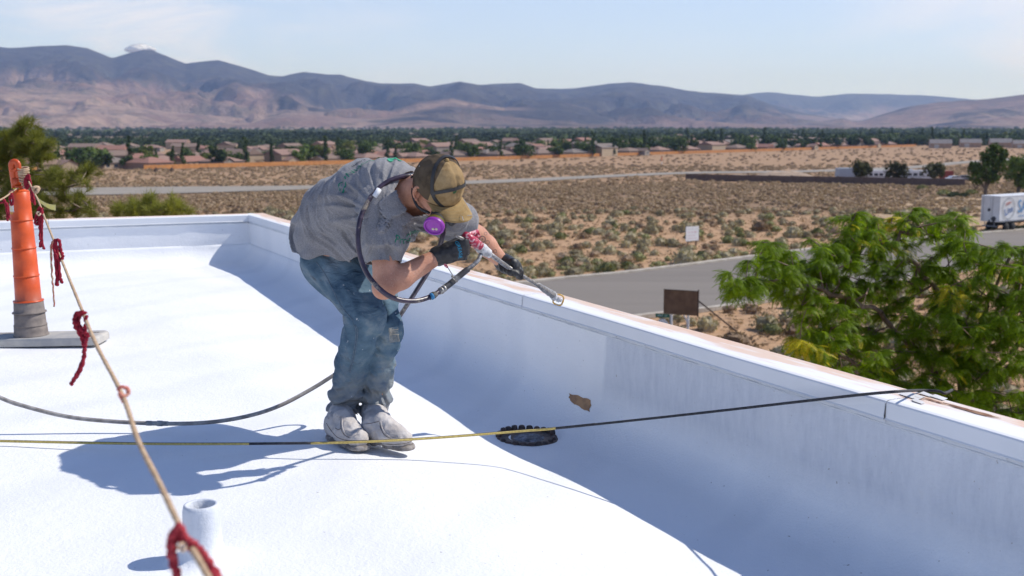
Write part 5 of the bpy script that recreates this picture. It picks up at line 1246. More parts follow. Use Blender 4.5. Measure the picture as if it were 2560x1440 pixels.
yarn_flag([[(448, 1312), (428, 1340), (424, 1380), (438, 1430), (455, 1500)], [(450, 1316), (436, 1350), (434, 1400), (448, 1470)], [(452, 1320), (470, 1360), (505, 1400), (545, 1450), (570, 1500)], [(455, 1330), (480, 1375), (520, 1430), (545, 1490)], [(448, 1318), (440, 1330), (450, 1350), (456, 1335)], [(470, 1350), (500, 1372), (528, 1410), (560, 1460)], [(440, 1330), (430, 1365), (436, 1410), (452, 1460)]], .0038, 'big blurred crimson yarn flag on the rope at the bottom edge, by the vent pipe', 1.33, 10, M_yarn2, None, (455, 1368, .0042))
# ---- cross rope, yellow and black, draped over the coping
cr_ = [(-160, 1101, 4.42), (0, 1103, 4.40), (200, 1107, 4.36), (420, 1110, 4.32), (700, 1109, 4.29), (900, 1105, 4.27), (1100, 1094, 4.24), (1300, 1078, 4.20), (1390, 1071, 4.19), (1600, 1049, 4.13), (1800, 1027, 4.05), (2000, 1004, 3.93), (2150, 987, 3.83), (2240, 979, 3.76)]
cz_ = (.02, .02, .03, .04, .058, .066, .060, .065, .085, .17, .25, .335, .405, .445); CR = [onz(q[0], q[1], max(z_, wall_z(q[0], q[1])+.012) if q[0] > 1450 else z_) for q, z_ in zip(cr_, cz_)]; cend = [onz(2300, 976, T+.014), onz(2345, 978, T+.013), onz(2362, 983, T+.010), onz(2380, 975, T-.02)]; CR += cend
ce = empty('long_cord', CR[0], 0, 'yellow and black cord crossing the roof before the boots and over the coping', 'cord')
M_ycord = mat('yellow_cord', (.62, .48, .15), (.45, .34, .11), 120, .85, 0, 250, .4, .002); M_bcord = mat('black_cord', (.022, .022, .026), (.05, .05, .055), 80, .7, 0, 250, .4, .002)
S = spline(CR, 14); iy = min(range(len(S)), key=lambda i: abs(S[i].x-CR[8].x)); i2 = min(range(len(S)), key=lambda i: abs(S[i].x-onz(640, 1109, .04).x)); i3 = min(range(len(S)), key=lambda i: abs(S[i].x-onz(790, 1108, .04).x))
for nm, a, b_, m_ in (('cord', 0, i2, M_ycord), ('cord', i3, iy, M_ycord), ('cord', i2, i3, M_bcord), ('cord', iy, len(S)-1, M_bcord)):
    mb = MB(); mb.tube(S[a:b_+1], .0052, 8); prt(mb.build(nm, m_, None, True), ce)
mb = MB(); mb.tube([p+Vector((0, .0005, .0042)) for p in S[:iy+8]], .0020, 6); prt(mb.build('dark_stripe', M_bcord, None, True), ce)
# ------------------------------------------------------------------ the roofer
def surface_nets(f, lo, h):
    """f: 3-D array of signed values; returns vertices and quads"""
    s = f < 0; n = f.shape
    c = np.zeros((n[0]-1, n[1]-1, n[2]-1), np.int8)
    for a in (0, 1):
        for b in (0, 1):
            for d in (0, 1): c += s[a:n[0]-1+a, b:n[1]-1+b, d:n[2]-1+d]
    act = (c > 0) & (c < 8); I = np.argwhere(act); idx = -np.ones(act.shape, np.int64); idx[act] = np.arange(len(I))
    acc = np.zeros((len(I), 3)); cnt = np.zeros(len(I))
    cor = [(a, b, d) for a in (0, 1) for b in (0, 1) for d in (0, 1)]
    for p in range(8):
        for q in range(p+1, 8):
            A, B = cor[p], cor[q]
            if sum(abs(A[k]-B[k]) for k in range(3)) != 1: continue
            fa = f[I[:, 0]+A[0], I[:, 1]+A[1], I[:, 2]+A[2]]; fb = f[I[:, 0]+B[0], I[:, 1]+B[1], I[:, 2]+B[2]]
            m = (fa < 0) != (fb < 0); t = np.where(m, fa/(fa-fb+1e-12), 0)
            P = np.array(A)[None]+(np.array(B)-np.array(A))[None]*t[:, None]; acc += P*m[:, None]; cnt += m
    V = (I+acc/cnt[:, None])*h+np.array(lo)[None]; Fq = []
    for ax in range(3):
        o = [k for k in range(3) if k != ax]
        sl0 = [slice(1, -1)]*3; sl1 = [slice(1, -1)]*3; sl0[ax] = slice(0, -1); sl1[ax] = slice(1, None)
        a, b = s[tuple(sl0)], s[tuple(sl1)]
        for sign in (0, 1):
            m = (a & ~b) if sign == 0 else (~a & b); E_ = np.argwhere(m)
            if not len(E_): continue
            base = E_.copy(); base[:, o[0]] += 1; base[:, o[1]] += 1; q = []
            for da, db in ((0, 0), (1, 0), (1, 1), (0, 1)):
                t = base.copy(); t[:, o[0]] -= da; t[:, o[1]] -= db; q.append(idx[t[:, 0], t[:, 1], t[:, 2]])
            Q = np.stack(q, -1)
            if (ax != 1) != (sign == 0): Q = Q[:, ::-1]
            Fq.append(Q)
    return V, np.concatenate(Fq)
class Field:
    def __init__(s, lo, hi, h):
        s.lo, s.h = np.array(lo), h; ax = [np.arange(lo[k], hi[k]+h, h, dtype=np.float32) for k in range(3)]
        s.X, s.Y, s.Z = np.meshgrid(*ax, indexing='ij'); s.d = np.full(s.X.shape, 9.0, np.float32)
    def capd(s, a, b, ra, rb, lat=None, asp=1.0):
        a = np.array(a, np.float32); b = np.array(b, np.float32); X, Y, Z = s.X-a[0], s.Y-a[1], s.Z-a[2]; v = b-a
        if lat is not None:
            l = np.array(lat); dl = (X*l[0]+Y*l[1]+Z*l[2])*(1-1/asp); vl = v.dot(l)*(1-1/asp)
            X, Y, Z = X-dl*l[0], Y-dl*l[1], Z-dl*l[2]; v = v-l*vl
        vv = float(v.dot(v))+1e-9; t = np.clip((X*v[0]+Y*v[1]+Z*v[2])/vv, 0, 1)
        return np.sqrt((X-t*v[0])**2+(Y-t*v[1])**2+(Z-t*v[2])**2)-(ra+(rb-ra)*t)
    def elld(s, c, fr, r):
        X, Y, Z = s.X-c[0], s.Y-c[1], s.Z-c[2]; q = 0
        for a, rr in zip(fr, r): q = q+((X*a[0]+Y*a[1]+Z*a[2])/rr)**2
        q = np.sqrt(q); return (q-1)*min(r)*.9
    def add(s, d, k=.03):
        h = np.clip(.5+.5*(s.d-d)/k, 0, 1); s.d = (s.d*(1-h)+d*h-k*h*(1-h)).astype(np.float32)
    def cap(s, a, b, ra, rb, k=.03, **kw): s.add(s.capd(a, b, ra, rb, **kw), k)
    def chain(s, P, rs_, k=.03, **kw):
        for i in range(len(P)-1): s.cap(P[i], P[i+1], rs_[i], rs_[i+1], k, **kw)
    def mesh(s, name, cut=None, smooth=1):
        V, Q = surface_nets(s.d, s.lo, s.h)
        if cut:
            for fn in cut:
                nv, dv = fn(V)            # dv > 0 is removed; nv: gradient direction for snapping
                near = (dv > 0) & (dv < s.h*1.8); V = V-np.where(near, dv, 0)[:, None]*nv; dv = np.where(near, 0, dv)
                keep = dv <= 0; m = np.cumsum(keep)-1; kq = keep[Q].all(1); Q = m[Q[kq]]; V = V[keep]
        for _ in range(smooth):          # one relaxation pass takes the grid pattern away
            acc = np.zeros_like(V); cnt = np.zeros(len(V))
            for i in range(4):
                np.add.at(acc, Q[:, i], V[Q[:, (i+1) % 4]]); np.add.at(cnt, Q[:, i], 1); np.add.at(acc, Q[:, (i+1) % 4], V[Q[:, i]]); np.add.at(cnt, Q[:, (i+1) % 4], 1)
            e_ = np.zeros(len(V), bool)
            V = np.where((cnt >= 6)[:, None], V*.5+acc/np.maximum(cnt, 1)[:, None]*.5, V)
        me = np_mesh(name, V, Q, True); return me
def plane_cut(p, n):
    p = np.array(p); n = np.array(n)/np.linalg.norm(n)
    return lambda V: (n[None], (V-p).dot(n))
J = at
nrm = lambda v: tuple(Vector(v).normalized())
LAT = Vector((.74, .67, 0)).normalized(); FWD = Vector((.67, -.74, 0)).normalized()
pel, t1, t2, t3, t4, nk = J(850, 648, 4.86), J(832, 585, 4.82), J(862, 525, 4.73), J(918, 485, 4.61), J(978, 478, 4.51), J(1032, 478, 4.42)
shR, elR, wrR = J(962, 520, 4.39), J(962, 716, 4.30), J(1096, 640, 4.40)
shL, elL, wrL = J(1112, 532, 4.58), J(1192, 592, 4.74), J(1258, 656, 4.84)
HC = J(1094, 464, 4.33); HF = Vector((.62, -.50, -.60)).normalized(); HU = Vector((.30, -.52, .80)); HU = (HU-HF*HU.dot(HF)).normalized(); HR = HF.cross(HU)
hipR, knR, shinR, anR = J(868, 672, 4.80), J(914, 795, 4.62), J(880, 915, 4.74), J(858, 1022, 4.84)
hipL, knL, shinL, anL = J(925, 668, 4.90), J(962, 822, 4.74), J(950, 915, 4.80), J(934, 1022, 4.84)
toeR, heelR = onz(900, 1106, .03), onz(838, 1078, .035); toeL, heelL = onz(1012, 1106, .03), onz(930, 1088, .035)
base = (anR+anL)/2; MAN = empty('person', (base.x, base.y, 0), 0, 'man in grey T-shirt, jeans, cap and respirator bending over and spraying the parapet coping', 'person')
def child(name, me, m, par=MAN):
    o = link(name, me, m); o.parent = par
    w = Matrix.Identity(4); p = par
    while p: w = p.matrix_basis @ w if p is MAN else w; p = p.parent
    o.matrix_parent_inverse = Matrix.Translation(-Vector(MAN.location)) if par is MAN else Matrix.Identity(4)
    return o
# --- materials
def m_skin():
    m, nt, b, v = mat0('sunburnt_skin', .52, 0, .4); n1 = noise(nt, v, 12, 4); n2 = noise(nt, v, 120, 3)
    c = ramp(nt, n1, [(.35, (.44, .20, .125)), (.65, (.60, .31, .205))]); c = mixc(nt, mathn(nt, 'MULTIPLY', mrange(nt, n2, .52, .66), .35), c, (.40, .17, .10))
    c = mixc(nt, mathn(nt, 'MULTIPLY', mrange(nt, noise(nt, v, 260, 2), .66, .70), .5), c, (.72, .62, .52))
    nt.links.new(c, b.inputs['Base Color']); b.inputs['Subsurface Weight'].default_value = .08; b.inputs['Subsurface Radius'].default_value = (.012, .004, .002)
    bump(nt, b, n2, .35, .003); bump(nt, b, noise(nt, scalev(nt, v, (260, 260, 90)), 1.0, 3), .25, .002); return m
def m_shirt():
    m, nt, b, v = mat0('heather_grey_cotton', .9, 0, .15); n1 = noise(nt, v, 260, 3); n2 = noise(nt, v, 5, 5); n3 = noise(nt, scalev(nt, v, (60, 60, 240)), 3, 3)
    c = ramp(nt, n1, [(.35, (.19, .187, .195)), (.65, (.29, .285, .29))]); c = mixc(nt, mathn(nt, 'MULTIPLY', mrange(nt, n2, .56, .76), .3), c, (.16, .14, .125))
    c = mixc(nt, mathn(nt, 'MULTIPLY', mrange(nt, noise(nt, v, 28, 4, .7), .72, .76), .8), c, (.45, .38, .33))
    nt.links.new(c, b.inputs['Base Color']); bump(nt, b, n3, .12, .002); b.inputs['Sheen Weight'].default_value = .15
    bump(nt, b, noise(nt, scalev(nt, v, (26, 26, 9), (0, .5, .3)), 1.0, 3, .5, .6), .45, .016)
    return m
def m_denim():
    m, nt, b, v = mat0('worn_blue_denim', .9, 0, .15); z = sepxyz(nt, v)[2]; n1 = noise(nt, v, 7, 5, .6); n2 = noise(nt, scalev(nt, v, (220, 220, 60)), 2, 3); n4 = noise(nt, v, 22, 5, .7)
    c = ramp(nt, n1, [(.32, (.045, .085, .13)), (.5, (.10, .16, .21)), (.7, (.19, .245, .285))])
    zz = mathn(nt, 'ADD', z, mathn(nt, 'MULTIPLY', mathn(nt, 'SUBTRACT', n4, .5), .35))
    c = mixc(nt, mrange(nt, zz, .33, .08, 0, .95), c, (.25, .245, .245))       # overspray and dust on the lower legs
    c = mixc(nt, mathn(nt, 'MULTIPLY', mathn(nt, 'MULTIPLY', mrange(nt, n1, .54, .72), mrange(nt, z, .75, .55)), .42), c, (.34, .33, .27))
    c = mixc(nt, mathn(nt, 'MULTIPLY', mrange(nt, noise(nt, v, 9, 5, .7, .5), .60, .70), .6), c, (.07, .045, .03))
    c = mixc(nt, mathn(nt, 'MULTIPLY', mrange(nt, noise(nt, v, 34, 3, .6), .70, .74), .9), c, (.62, .62, .62))
    nt.links.new(c, b.inputs['Base Color']); bump(nt, b, n2, .2, .002); bump(nt, b, noise(nt, scalev(nt, v, (14, 14, 26), (0, .5, .2)), 1.0, 4, .5, .8), .95, .016); return m
def m_boot():
    m, nt, b, v = mat0('overspray_covered_leather', .95, 0, .1); n1 = noise(nt, v, 16, 5, .6); n2 = noise(nt, v, 130, 4, .7)
    c = ramp(nt, n1, [(.35, (.44, .40, .375)), (.65, (.58, .545, .52))]); c = mixc(nt, mathn(nt, 'MULTIPLY', mrange(nt, noise(nt, v, 30, 6, .8, .6), .60, .66), .6), c, (.24, .19, .155))
    nt.links.new(c, b.inputs['Base Color']); bump(nt, b, n2, .7, .004); bump(nt, b, noise(nt, v, 30, 5, .7, .5), .6, .006); return m
M_skin, M_shirt, M_den, M_boot = m_skin(), m_shirt(), m_denim(), m_boot()
M_sole = mat('dusty_sole', (.34, .31, .29), (.16, .14, .13), 40, .95, 0, 80, .6, .004)
M_glove = mat('black_nitrile_glove', (.014, .014, .015), (.03, .03, .032), 60, .5, 0, 160, .35, .002, .5)
M_rub = mat('black_rubber_strap', (.016, .016, .018), (.03, .03, .03), 30, .45, 0, 90, .2, .001, .5)
# --- body (one skin)
Fb = Field((-1.02, 4.12, .04), (-.0, 5.05, 1.22), .0065)
Fb.chain([pel, t2, t3, t4], [.11, .105, .10, .095], .05, lat=LAT, asp=1.35)
Fb.chain([t4, nk, HC-HF*.045-HU*.04], [.075, .058, .060], .03)
Fb.chain([shR, elR], [.058, .046], .02); Fb.chain([elR, elR.lerp(wrR, .3), wrR], [.044, .047, .031], .018)
Fb.add(Fb.capd(elR+Vector((-.01, 0, -.012)), elR+Vector((-.005, 0, -.0)), .034, .034), .02)
Fb.chain([t4, shR], [.09, .06], .04); Fb.chain([t4, shL], [.09, .06], .04)
Fb.chain([shL, elL, elL.lerp(wrL, .35), wrL], [.056, .046, .045, .030], .018)
Fb.chain([pel, hipR, knR, shinR, anR], [.10, .085, .06, .055, .045], .03); Fb.chain([pel, hipL, knL, shinL, anL], [.10, .085, .06, .055, .045], .03)
Fb.add(Fb.elld(HC, (HF, HR, HU), (.098, .076, .112)), .02)                       # skull
Fb.add(Fb.elld(HC+HF*.035-HU*.055, (HF, HR, HU), (.060, .058, .068)), .03)       # jaw
Fb.cap(HC+HF*.088-HU*.018, HC+HF*.108-HU*.045, .010, .014, .012)                  # nose
Fb.cap(HC+HF*.085+HU*.012-HR*.035, HC+HF*.085+HU*.012+HR*.035, .010, .010, .015)  # brow
body = child('body', Fb.mesh('body', smooth=2), M_skin)
del Fb
# ear
def ear(side):
    c = HC+HR*(.074*side)-HF*.012-HU*.022; out = HR*side; mb = MB(); pts = []
    for j in range(15):
        t = -2.3+4.5*j/14; pts.append(c+HU*(.030*math.sin(t+.4))+HF*(-.018*math.cos(t+.4)+.004)+out*(.012+.006*math.cos(t)))
    mb.tube(pts, [.0035+.0022*math.sin(math.pi*j/14) for j in range(15)], 8)
    mb.tube([c+HU*.018-HF*.004+out*.012, c+HU*.002-HF*.008+out*.016, c-HU*.014-HF*.004+out*.012], [.003, .004, .003], 6)
    n = 14; ring = [c+HU*(.029*math.sin(2*math.pi*j/n))+HF*(-.015*math.cos(2*math.pi*j/n))+out*.009 for j in range(n)]; mb.add(ring+[c+out*.001], [(j, (j+1) % n, n) for j in range(n)])
    mb.tube([c-HU*.026+HF*.002+out*.009, c-HU*.036+HF*.004+out*.008], [.007, .005], 8)
    return child('ear', mb.mesh('ear', True), M_skin)
ear(1); ear(-1)
# hair at the nape and temples
Fh = Field(tuple(HC-Vector((.15, .15, .16))), tuple(HC+Vector((.15, .15, .16))), .005)
Fh.add(Fh.elld(HC-HF*.012-HU*.004, (HF, HR, HU), (.096, .081, .112)), .001)
hm_ = (Fh.X-HC.x)*HF.x+(Fh.Y-HC.y)*HF.y+(Fh.Z-HC.z)*HF.z; hu_ = (Fh.X-HC.x)*HU.x+(Fh.Y-HC.y)*HU.y+(Fh.Z-HC.z)*HU.z
Fh.d = np.maximum(Fh.d, (hm_-(-.012+np.clip(hu_, 0, .08)*.8)).astype(np.float32)); Fh.d = np.maximum(Fh.d, (-.075-hu_).astype(np.float32))
Fh.d = (Fh.d+.003*pn(Fh.X*160, Fh.Y*160, Fh.Z*60)).astype(np.float32)
child('hair', Fh.mesh('hair', smooth=0), mat('dark_brown_hair', (.05, .022, .012), (.11, .05, .028), 120, .6, 0, 200, .6, .003))
# --- jeans
Fj = Field((-1.0, 4.42, .05), (-.28, 5.12, .93), .006)
Fj.chain([pel+Vector((0, 0, .09)), pel], [.125, .135], .04, lat=LAT, asp=1.25)
Fj.chain([pel, hipR], [.12, .115], .05); Fj.chain([pel, hipL], [.12, .11], .05)
Fj.chain([J(835, 660, 4.93), hipR.lerp(knR, .5)], [.115, .088], .05); Fj.chain([J(880, 660, 5.0), hipL.lerp(knL, .5)], [.105, .085], .05)
Fj.chain([hipR, knR, shinR, anR], [.104, .076, .063, .063], .018); 
d1 = Fj.d.copy(); Fj.d[:] = 9
Fj.chain([hipL, knL, shinL, anL], [.096, .072, .060, .057], .018)
Fj.add(d1, .006)
def along(F_, a, b): v = (b-a).normalized(); return (F_.X-a.x)*v.x+(F_.Y-a.y)*v.y+(F_.Z-a.z)*v.z
zz_ = Fj.Z; low = np.clip((.40-zz_)/.30, 0, 1)
w1 = pn(Fj.X*9+2, Fj.Y*9, zz_*26+6*pn(Fj.X*5, Fj.Y*5, zz_*3)); w2 = pn(Fj.X*16, Fj.Y*16+4, zz_*40); w3 = pn(Fj.X*7, Fj.Y*7+9, zz_*7)
Fj.d = (Fj.d - .014*low*(1-np.abs(w1)*2.2) - .003*w2*low - .011*np.clip((.27-zz_)/.08, 0, 1)*np.sin(zz_*72+Fj.X*14+2.5*pn(Fj.X*9, Fj.Y*9, zz_*4))*np.clip((zz_-.07)/.05, 0, 1) - .006*w3 - .0110*(1-low)*(1-np.abs(pn((Fj.X+zz_*.6)*16, Fj.Y*10, zz_*7+3))*2)).astype(np.float32)
hm1, hm2 = .115, .105
def hem(V): return np.array([[0, 0, -1.0]]), (.082+.010*np.sin(V[:, 0]*60)) - V[:, 2]
jeans = child('jeans', Fj.mesh('jeans', [hem], 1), M_den); del Fj, d1, w1, w2, w3
sm = jeans.modifiers.new('thickness', 'SOLIDIFY'); sm.thickness = .004; sm.offset = -1
# --- shirt
Fs = Field((-1.06, 4.14, .68), (-.02, 5.12, 1.26), .0052)
Fs.chain([pel+Vector((0, 0, -.06)), pel+Vector((0, 0, .06)), t1, t2, t3, t4], [.138, .136, .133, .130, .126, .112], .05, lat=LAT, asp=1.22)
Fs.cap(t4, nk+(t4-nk)*.25, .105, .075, .05)
Fs.cap(J(985, 525, 4.45), J(1040, 520, 4.50), .085, .062, .05); Fs.cap(J(960, 585, 4.56), J(1010, 560, 4.55), .07, .055, .06)
Fs.cap(J(900, 600, 4.68), J(965, 592, 4.57), .10, .065, .06)
Fs.chain([t4, shR], [.10, .088], .05); Fs.chain([shR, J(958, 590, 4.36), J(958, 668, 4.325)], [.090, .080, .060], .02)
Fs.chain([t4, shL], [.095, .075], .05); Fs.chain([shL, shL.lerp(elL, 1.05)], [.078, .060], .03)
AX = (t4-t1).normalized()
u_ = (Fs.X*AX.x+Fs.Y*AX.y+Fs.Z*AX.z); l_ = (Fs.X*LAT.x+Fs.Y*LAT.y)
wp = pn(Fs.X*5, Fs.Y*5, Fs.Z*5); f1 = 1-np.abs(pn(u_*17+wp*2.2, l_*4, Fs.Z*3))*2.4; f2 = 1-np.abs(pn(u_*34+wp*4, l_*9, Fs.Z*8+5))*2.4; f3 = pn(Fs.X*8, Fs.Y*8, Fs.Z*8+9)
# stretch folds from the shoulder towards the hem
sx = (Fs.X-shR.x); sz_2 = (Fs.Z-shR.z); th = np.arctan2(sz_2, sx); rr2 = np.sqrt(sx**2+sz_2**2)
f4 = (1-np.abs(pn(th*5.5+wp, rr2*3, 4))*2.2)*np.exp(-((rr2-.16)/.10)**2)
tp_ = np.clip((Fs.Z-1.06)/.08, 0, 1); f1 = np.maximum(f1, -.25); f2 = np.maximum(f2, -.35); f4 = np.maximum(f4, -.3)
Fs.d = (Fs.d - (.0135*f1+.0055*f2)*(1-.7*tp_) - .006*f3 - .014*f4*(1-.5*tp_)).astype(np.float32)
c1 = plane_cut(J(958, 656, 4.33), (elR-shR)); c2 = plane_cut(shL.lerp(elL, .58), (elL-shL)); c3 = plane_cut(nk+(HC-nk)*.05+(t4-nk)*.05, (HC-t4))
def lc(fn, ctr, rad):
    def g(V):
        n, d = fn(V); far = np.linalg.norm(V-np.array(ctr), axis=1) > rad; return n, np.where(far, -1, d)
    return g
def shem(V):
    z0 = .795+.012*np.sin(V[:, 0]*38)+.008*np.sin(V[:, 1]*51)-.10*np.clip(V[:, 0]+.72, -.2, .3)*.4; return np.array([[0, 0, -1.0]]), z0-V[:, 2]
isarm = lambda V: (V[:, 1] < 4.50) & (V[:, 0] > -.66)
def shem2(V):
    n, d = shem(V); a = np.array(shR); v_ = np.array(elR)-a; t = np.clip((V-a).dot(v_)/v_.dot(v_), 0, 1.3); da = np.linalg.norm(V-a-t[:, None]*v_, axis=1); return n, np.where(da < .128, -1, d)
smesh = Fs.mesh('shirt', [lc(c1, J(958, 665, 4.33), .115), lc(c2, shL.lerp(elL, .9), .13), lc(c3, nk+(HC-nk)*.4, .11), shem2], 1); del Fs, f1, f2, f3, f4, u_, l_, wp, th, rr2
shirt = child('shirt', smesh, M_shirt); sm = shirt.modifiers.new('thickness', 'SOLIDIFY'); sm.thickness = .0035; sm.offset = -1
bvh_s = BVHTree.FromPolygons([v.co for v in smesh.vertices], [tuple(p.vertices) for p in smesh.polygons])
def project_mesh(me, M, bvh, direction, off=.0012, parent=None, name='lettering', m=None, curve=0.0):
    bm = bmesh.new(); bm.from_mesh(me); bmesh.ops.triangulate(bm, faces=bm.faces)
    bad = []
    for v in bm.verts:
        x, y = v.co.x, v.co.y; y -= curve*x*x; p = M @ Vector((x, y, 0)); h_ = bvh.ray_cast(p, direction)
        if h_[0]: v.co = h_[0]-direction*off
        else: bad.append(v)
    if bad: bmesh.ops.delete(bm, geom=bad, context='VERTS')
    m2 = bpy.data.meshes.new(name); bm.to_mesh(m2); bm.free(); return link(name, m2, m, parent)
M_green = mat('green_shirt_print', (.02, .16, .10), (.03, .24, .15), 90, .8); M_dkp = mat('dark_shirt_print', (.04, .045, .05), rough=.8); M_lgp = mat('light_green_print', (.06, .42, .24), (.05, .30, .19), 60, .8)
def backprint(ctr_px, Y, ex, ey, txt, size, m, curve, yo=0, me=None, bvh=bvh_s, name='lettering', par=shirt):
    c = J(*ctr_px, Y); ex = Vector(ex).normalized(); ez = ex.cross(Vector(ey)).normalized(); ey = ez.cross(ex)
    o = c+ez*.25+ey*yo; M = Matrix((( ex.x, ey.x, ez.x, o.x), (ex.y, ey.y, ez.y, o.y), (ex.z, ey.z, ez.z, o.z), (0, 0, 0, 1)))
    return project_mesh(me or text_mesh(txt, size), M, bvh, -ez, .0035, par, name, m, curve)
ey_ = (t4-t3).normalized(); ex_ = -LAT
backprint((972, 425), 4.52, ex_, ey_, 'PROGREEN ROOFING', .036, M_green, 2.2, -.035)
backprint((972, 425), 4.52, ex_, ey_, 'ProGreenRoofing.com', .024, M_dkp, 2.2, -.072)
backprint((972, 425), 4.52, ex_, ey_, 'ROOFING', .001, M_dkp, 2.2, -.072) if False else None
bm_ = bmesh.new(); rs = random.Random(5)
for k in range(9):
    a = rs.uniform(0, 6.3); bmesh.ops.create_circle(bm_, cap_ends=True, segments=10, radius=rs.uniform(.008, .013), matrix=Matrix.Translation((.022*math.cos(a), .02+.016*math.sin(a), 0)))
me = bpy.data.meshes.new('emblem'); bm_.to_mesh(me); bm_.free()
backprint((972, 425), 4.52, ex_, ey_, '', 0, M_lgp, 0, .028, me, name='emblem')
mb = MB(); mb.add([(-.004, -.028, 0), (.004, -.028, 0), (.003, .01, 0), (-.003, .01, 0)], [(0, 1, 2, 3)]); backprint((972, 425), 4.52, ex_, ey_, '', 0, M_dkp, 0, .028, mb.mesh('stem'), name='emblem_stem')
# chest print, on the front
cN = Vector((.35, -.85, -.35)).normalized()
def chest(px, py, txt, size, m):
    ex = Vector((.86, .42, -.28)).normalized(); ez = -Vector((-.25, .93, .25)).normalized(); backprint((px, py), 4.42, ex, ez.cross(ex), txt, size, m, 0)
chest(1012, 578, 'ProGreen', .040, M_green); chest(1022, 592, 'Roofing', .022, M_dkp)
# collar
# --- boots
def boot(an, heel, toe, side, nm='boot'):
    d = (toe-heel); d.z = 0; d.normalize(); l = Vector((-d.y, d.x, 0)); lo = Vector((min(an.x, heel.x, toe.x)-.12, min(an.y, heel.y, toe.y)-.12, -.03)); hi = Vector((max(an.x, heel.x, toe.x)+.12, max(an.y, heel.y, toe.y)+.12, .24))
    Fo = Field(tuple(lo), tuple(hi), .0045); up = Vector((0, 0, 1)); h0 = Vector((heel.x, heel.y, 0)); t0 = Vector((toe.x, toe.y, 0))
    Fo.chain([an+Vector((0, 0, .0)), h0+up*.080+d*.02], [.052, .050], .03)
    Fo.cap(h0+up*.055, h0.lerp(t0, .5)+up*.055, .043, .044, .03, lat=l, asp=1.0); Fo.cap(an.lerp(h0, .4)+d*.03, h0.lerp(t0, .62)+up*.06, .050, .042, .04)
    Fo.cap(h0.lerp(t0, .5)+up*.045, t0+up*.043-d*.012, .044, .039, .03, lat=l, asp=1.12)
    Fo.cap(h0+up*.118+d*.060, h0.lerp(t0, .62)+up*.080, .026, .022, .006, lat=l, asp=1.45)       # flap over the laces
    # laces flap ridge and wrinkles
    Fo.d = (Fo.d-.0042*(1-np.abs(pn(Fo.X*24, Fo.Y*24, Fo.Z*30))*2.4)-.0016*pn(Fo.X*70, Fo.Y*70, Fo.Z*70)).astype(np.float32)
    Fo.d = np.maximum(Fo.d, (.016-Fo.Z).astype(np.float32))
    o = child(nm, Fo.mesh(nm, smooth=1), M_boot)
    Fo = Field(tuple(lo), tuple(hi), .005)
    Fo.cap(h0, t0-d*.006, .044, .050, .01, lat=l, asp=1.0); z0 = np.maximum(Fo.Z-.022, .003-Fo.Z); arch = (Fo.X-h0.x)*d.x+(Fo.Y-h0.y)*d.y
    Fo.d = np.maximum(Fo.d, z0).astype(np.float32); Fo.d = np.maximum(Fo.d, np.where((arch > .05) & (arch < .09), .011-Fo.Z, -1)).astype(np.float32)
    s = link('sole', Fo.mesh('sole', smooth=0), M_sole, o); return o
BR = boot(anR, heelR, toeR, 1); BL = boot(anL, heelL, toeL, 1)
# piping and welts on the boots, threads of dried coating
def welt(o, pxs, r_, m, name):
    me = o.data; bv = BVHTree.FromPolygons([v.co for v in me.vertices], [tuple(p.vertices) for p in me.polygons]); P = []
    for p in spline([(a, b, 0) for a, b in pxs], 6):
        d = ray(p.x, p.y).normalized(); h_ = bv.ray_cast(Vector((0, 0, H)), d)
        if h_[0]: P.append(h_[0]-d*r_*.3)
    if len(P) > 3: mb = MB(); mb.tube(P, r_, 6); link(name, mb.mesh(name, True), m, o)
M_crease = mat('dark_crease', (.13, .11, .10), (.2, .17, .15), 60, .95)
for o, ls in ((BR, [([(855, 1040), (855, 1056), (857, 1072), (864, 1084), (874, 1090), (884, 1089), (896, 1084)], .0028, M_boot, 'flap_edge'), ([(853, 1042), (852, 1060), (854, 1076), (862, 1088), (873, 1094)], .0014, M_crease, 'crease'), ([(816, 1058), (826, 1074), (842, 1092), (862, 1100), (890, 1102), (916, 1100)], .0016, M_crease, 'welt'), ([(838, 1070), (846, 1074), (853, 1070)], .0016, M_crease, 'crease')]),
              (BL, [([(951, 1054), (956, 1072), (966, 1086), (980, 1094), (994, 1094), (1004, 1087)], .0028, M_boot, 'flap_edge'), ([(949, 1056), (953, 1074), (963, 1089), (978, 1097)], .0014, M_crease, 'crease'), ([(930, 1100), (950, 1108), (980, 1111), (1010, 1109), (1030, 1102)], .0016, M_crease, 'welt'), ([(911, 1060), (928, 1058), (948, 1053)], .0014, M_crease, 'crease')])):
    for pxs, r_, m_, n_ in ls: welt(o, pxs, r_, m_, n_)
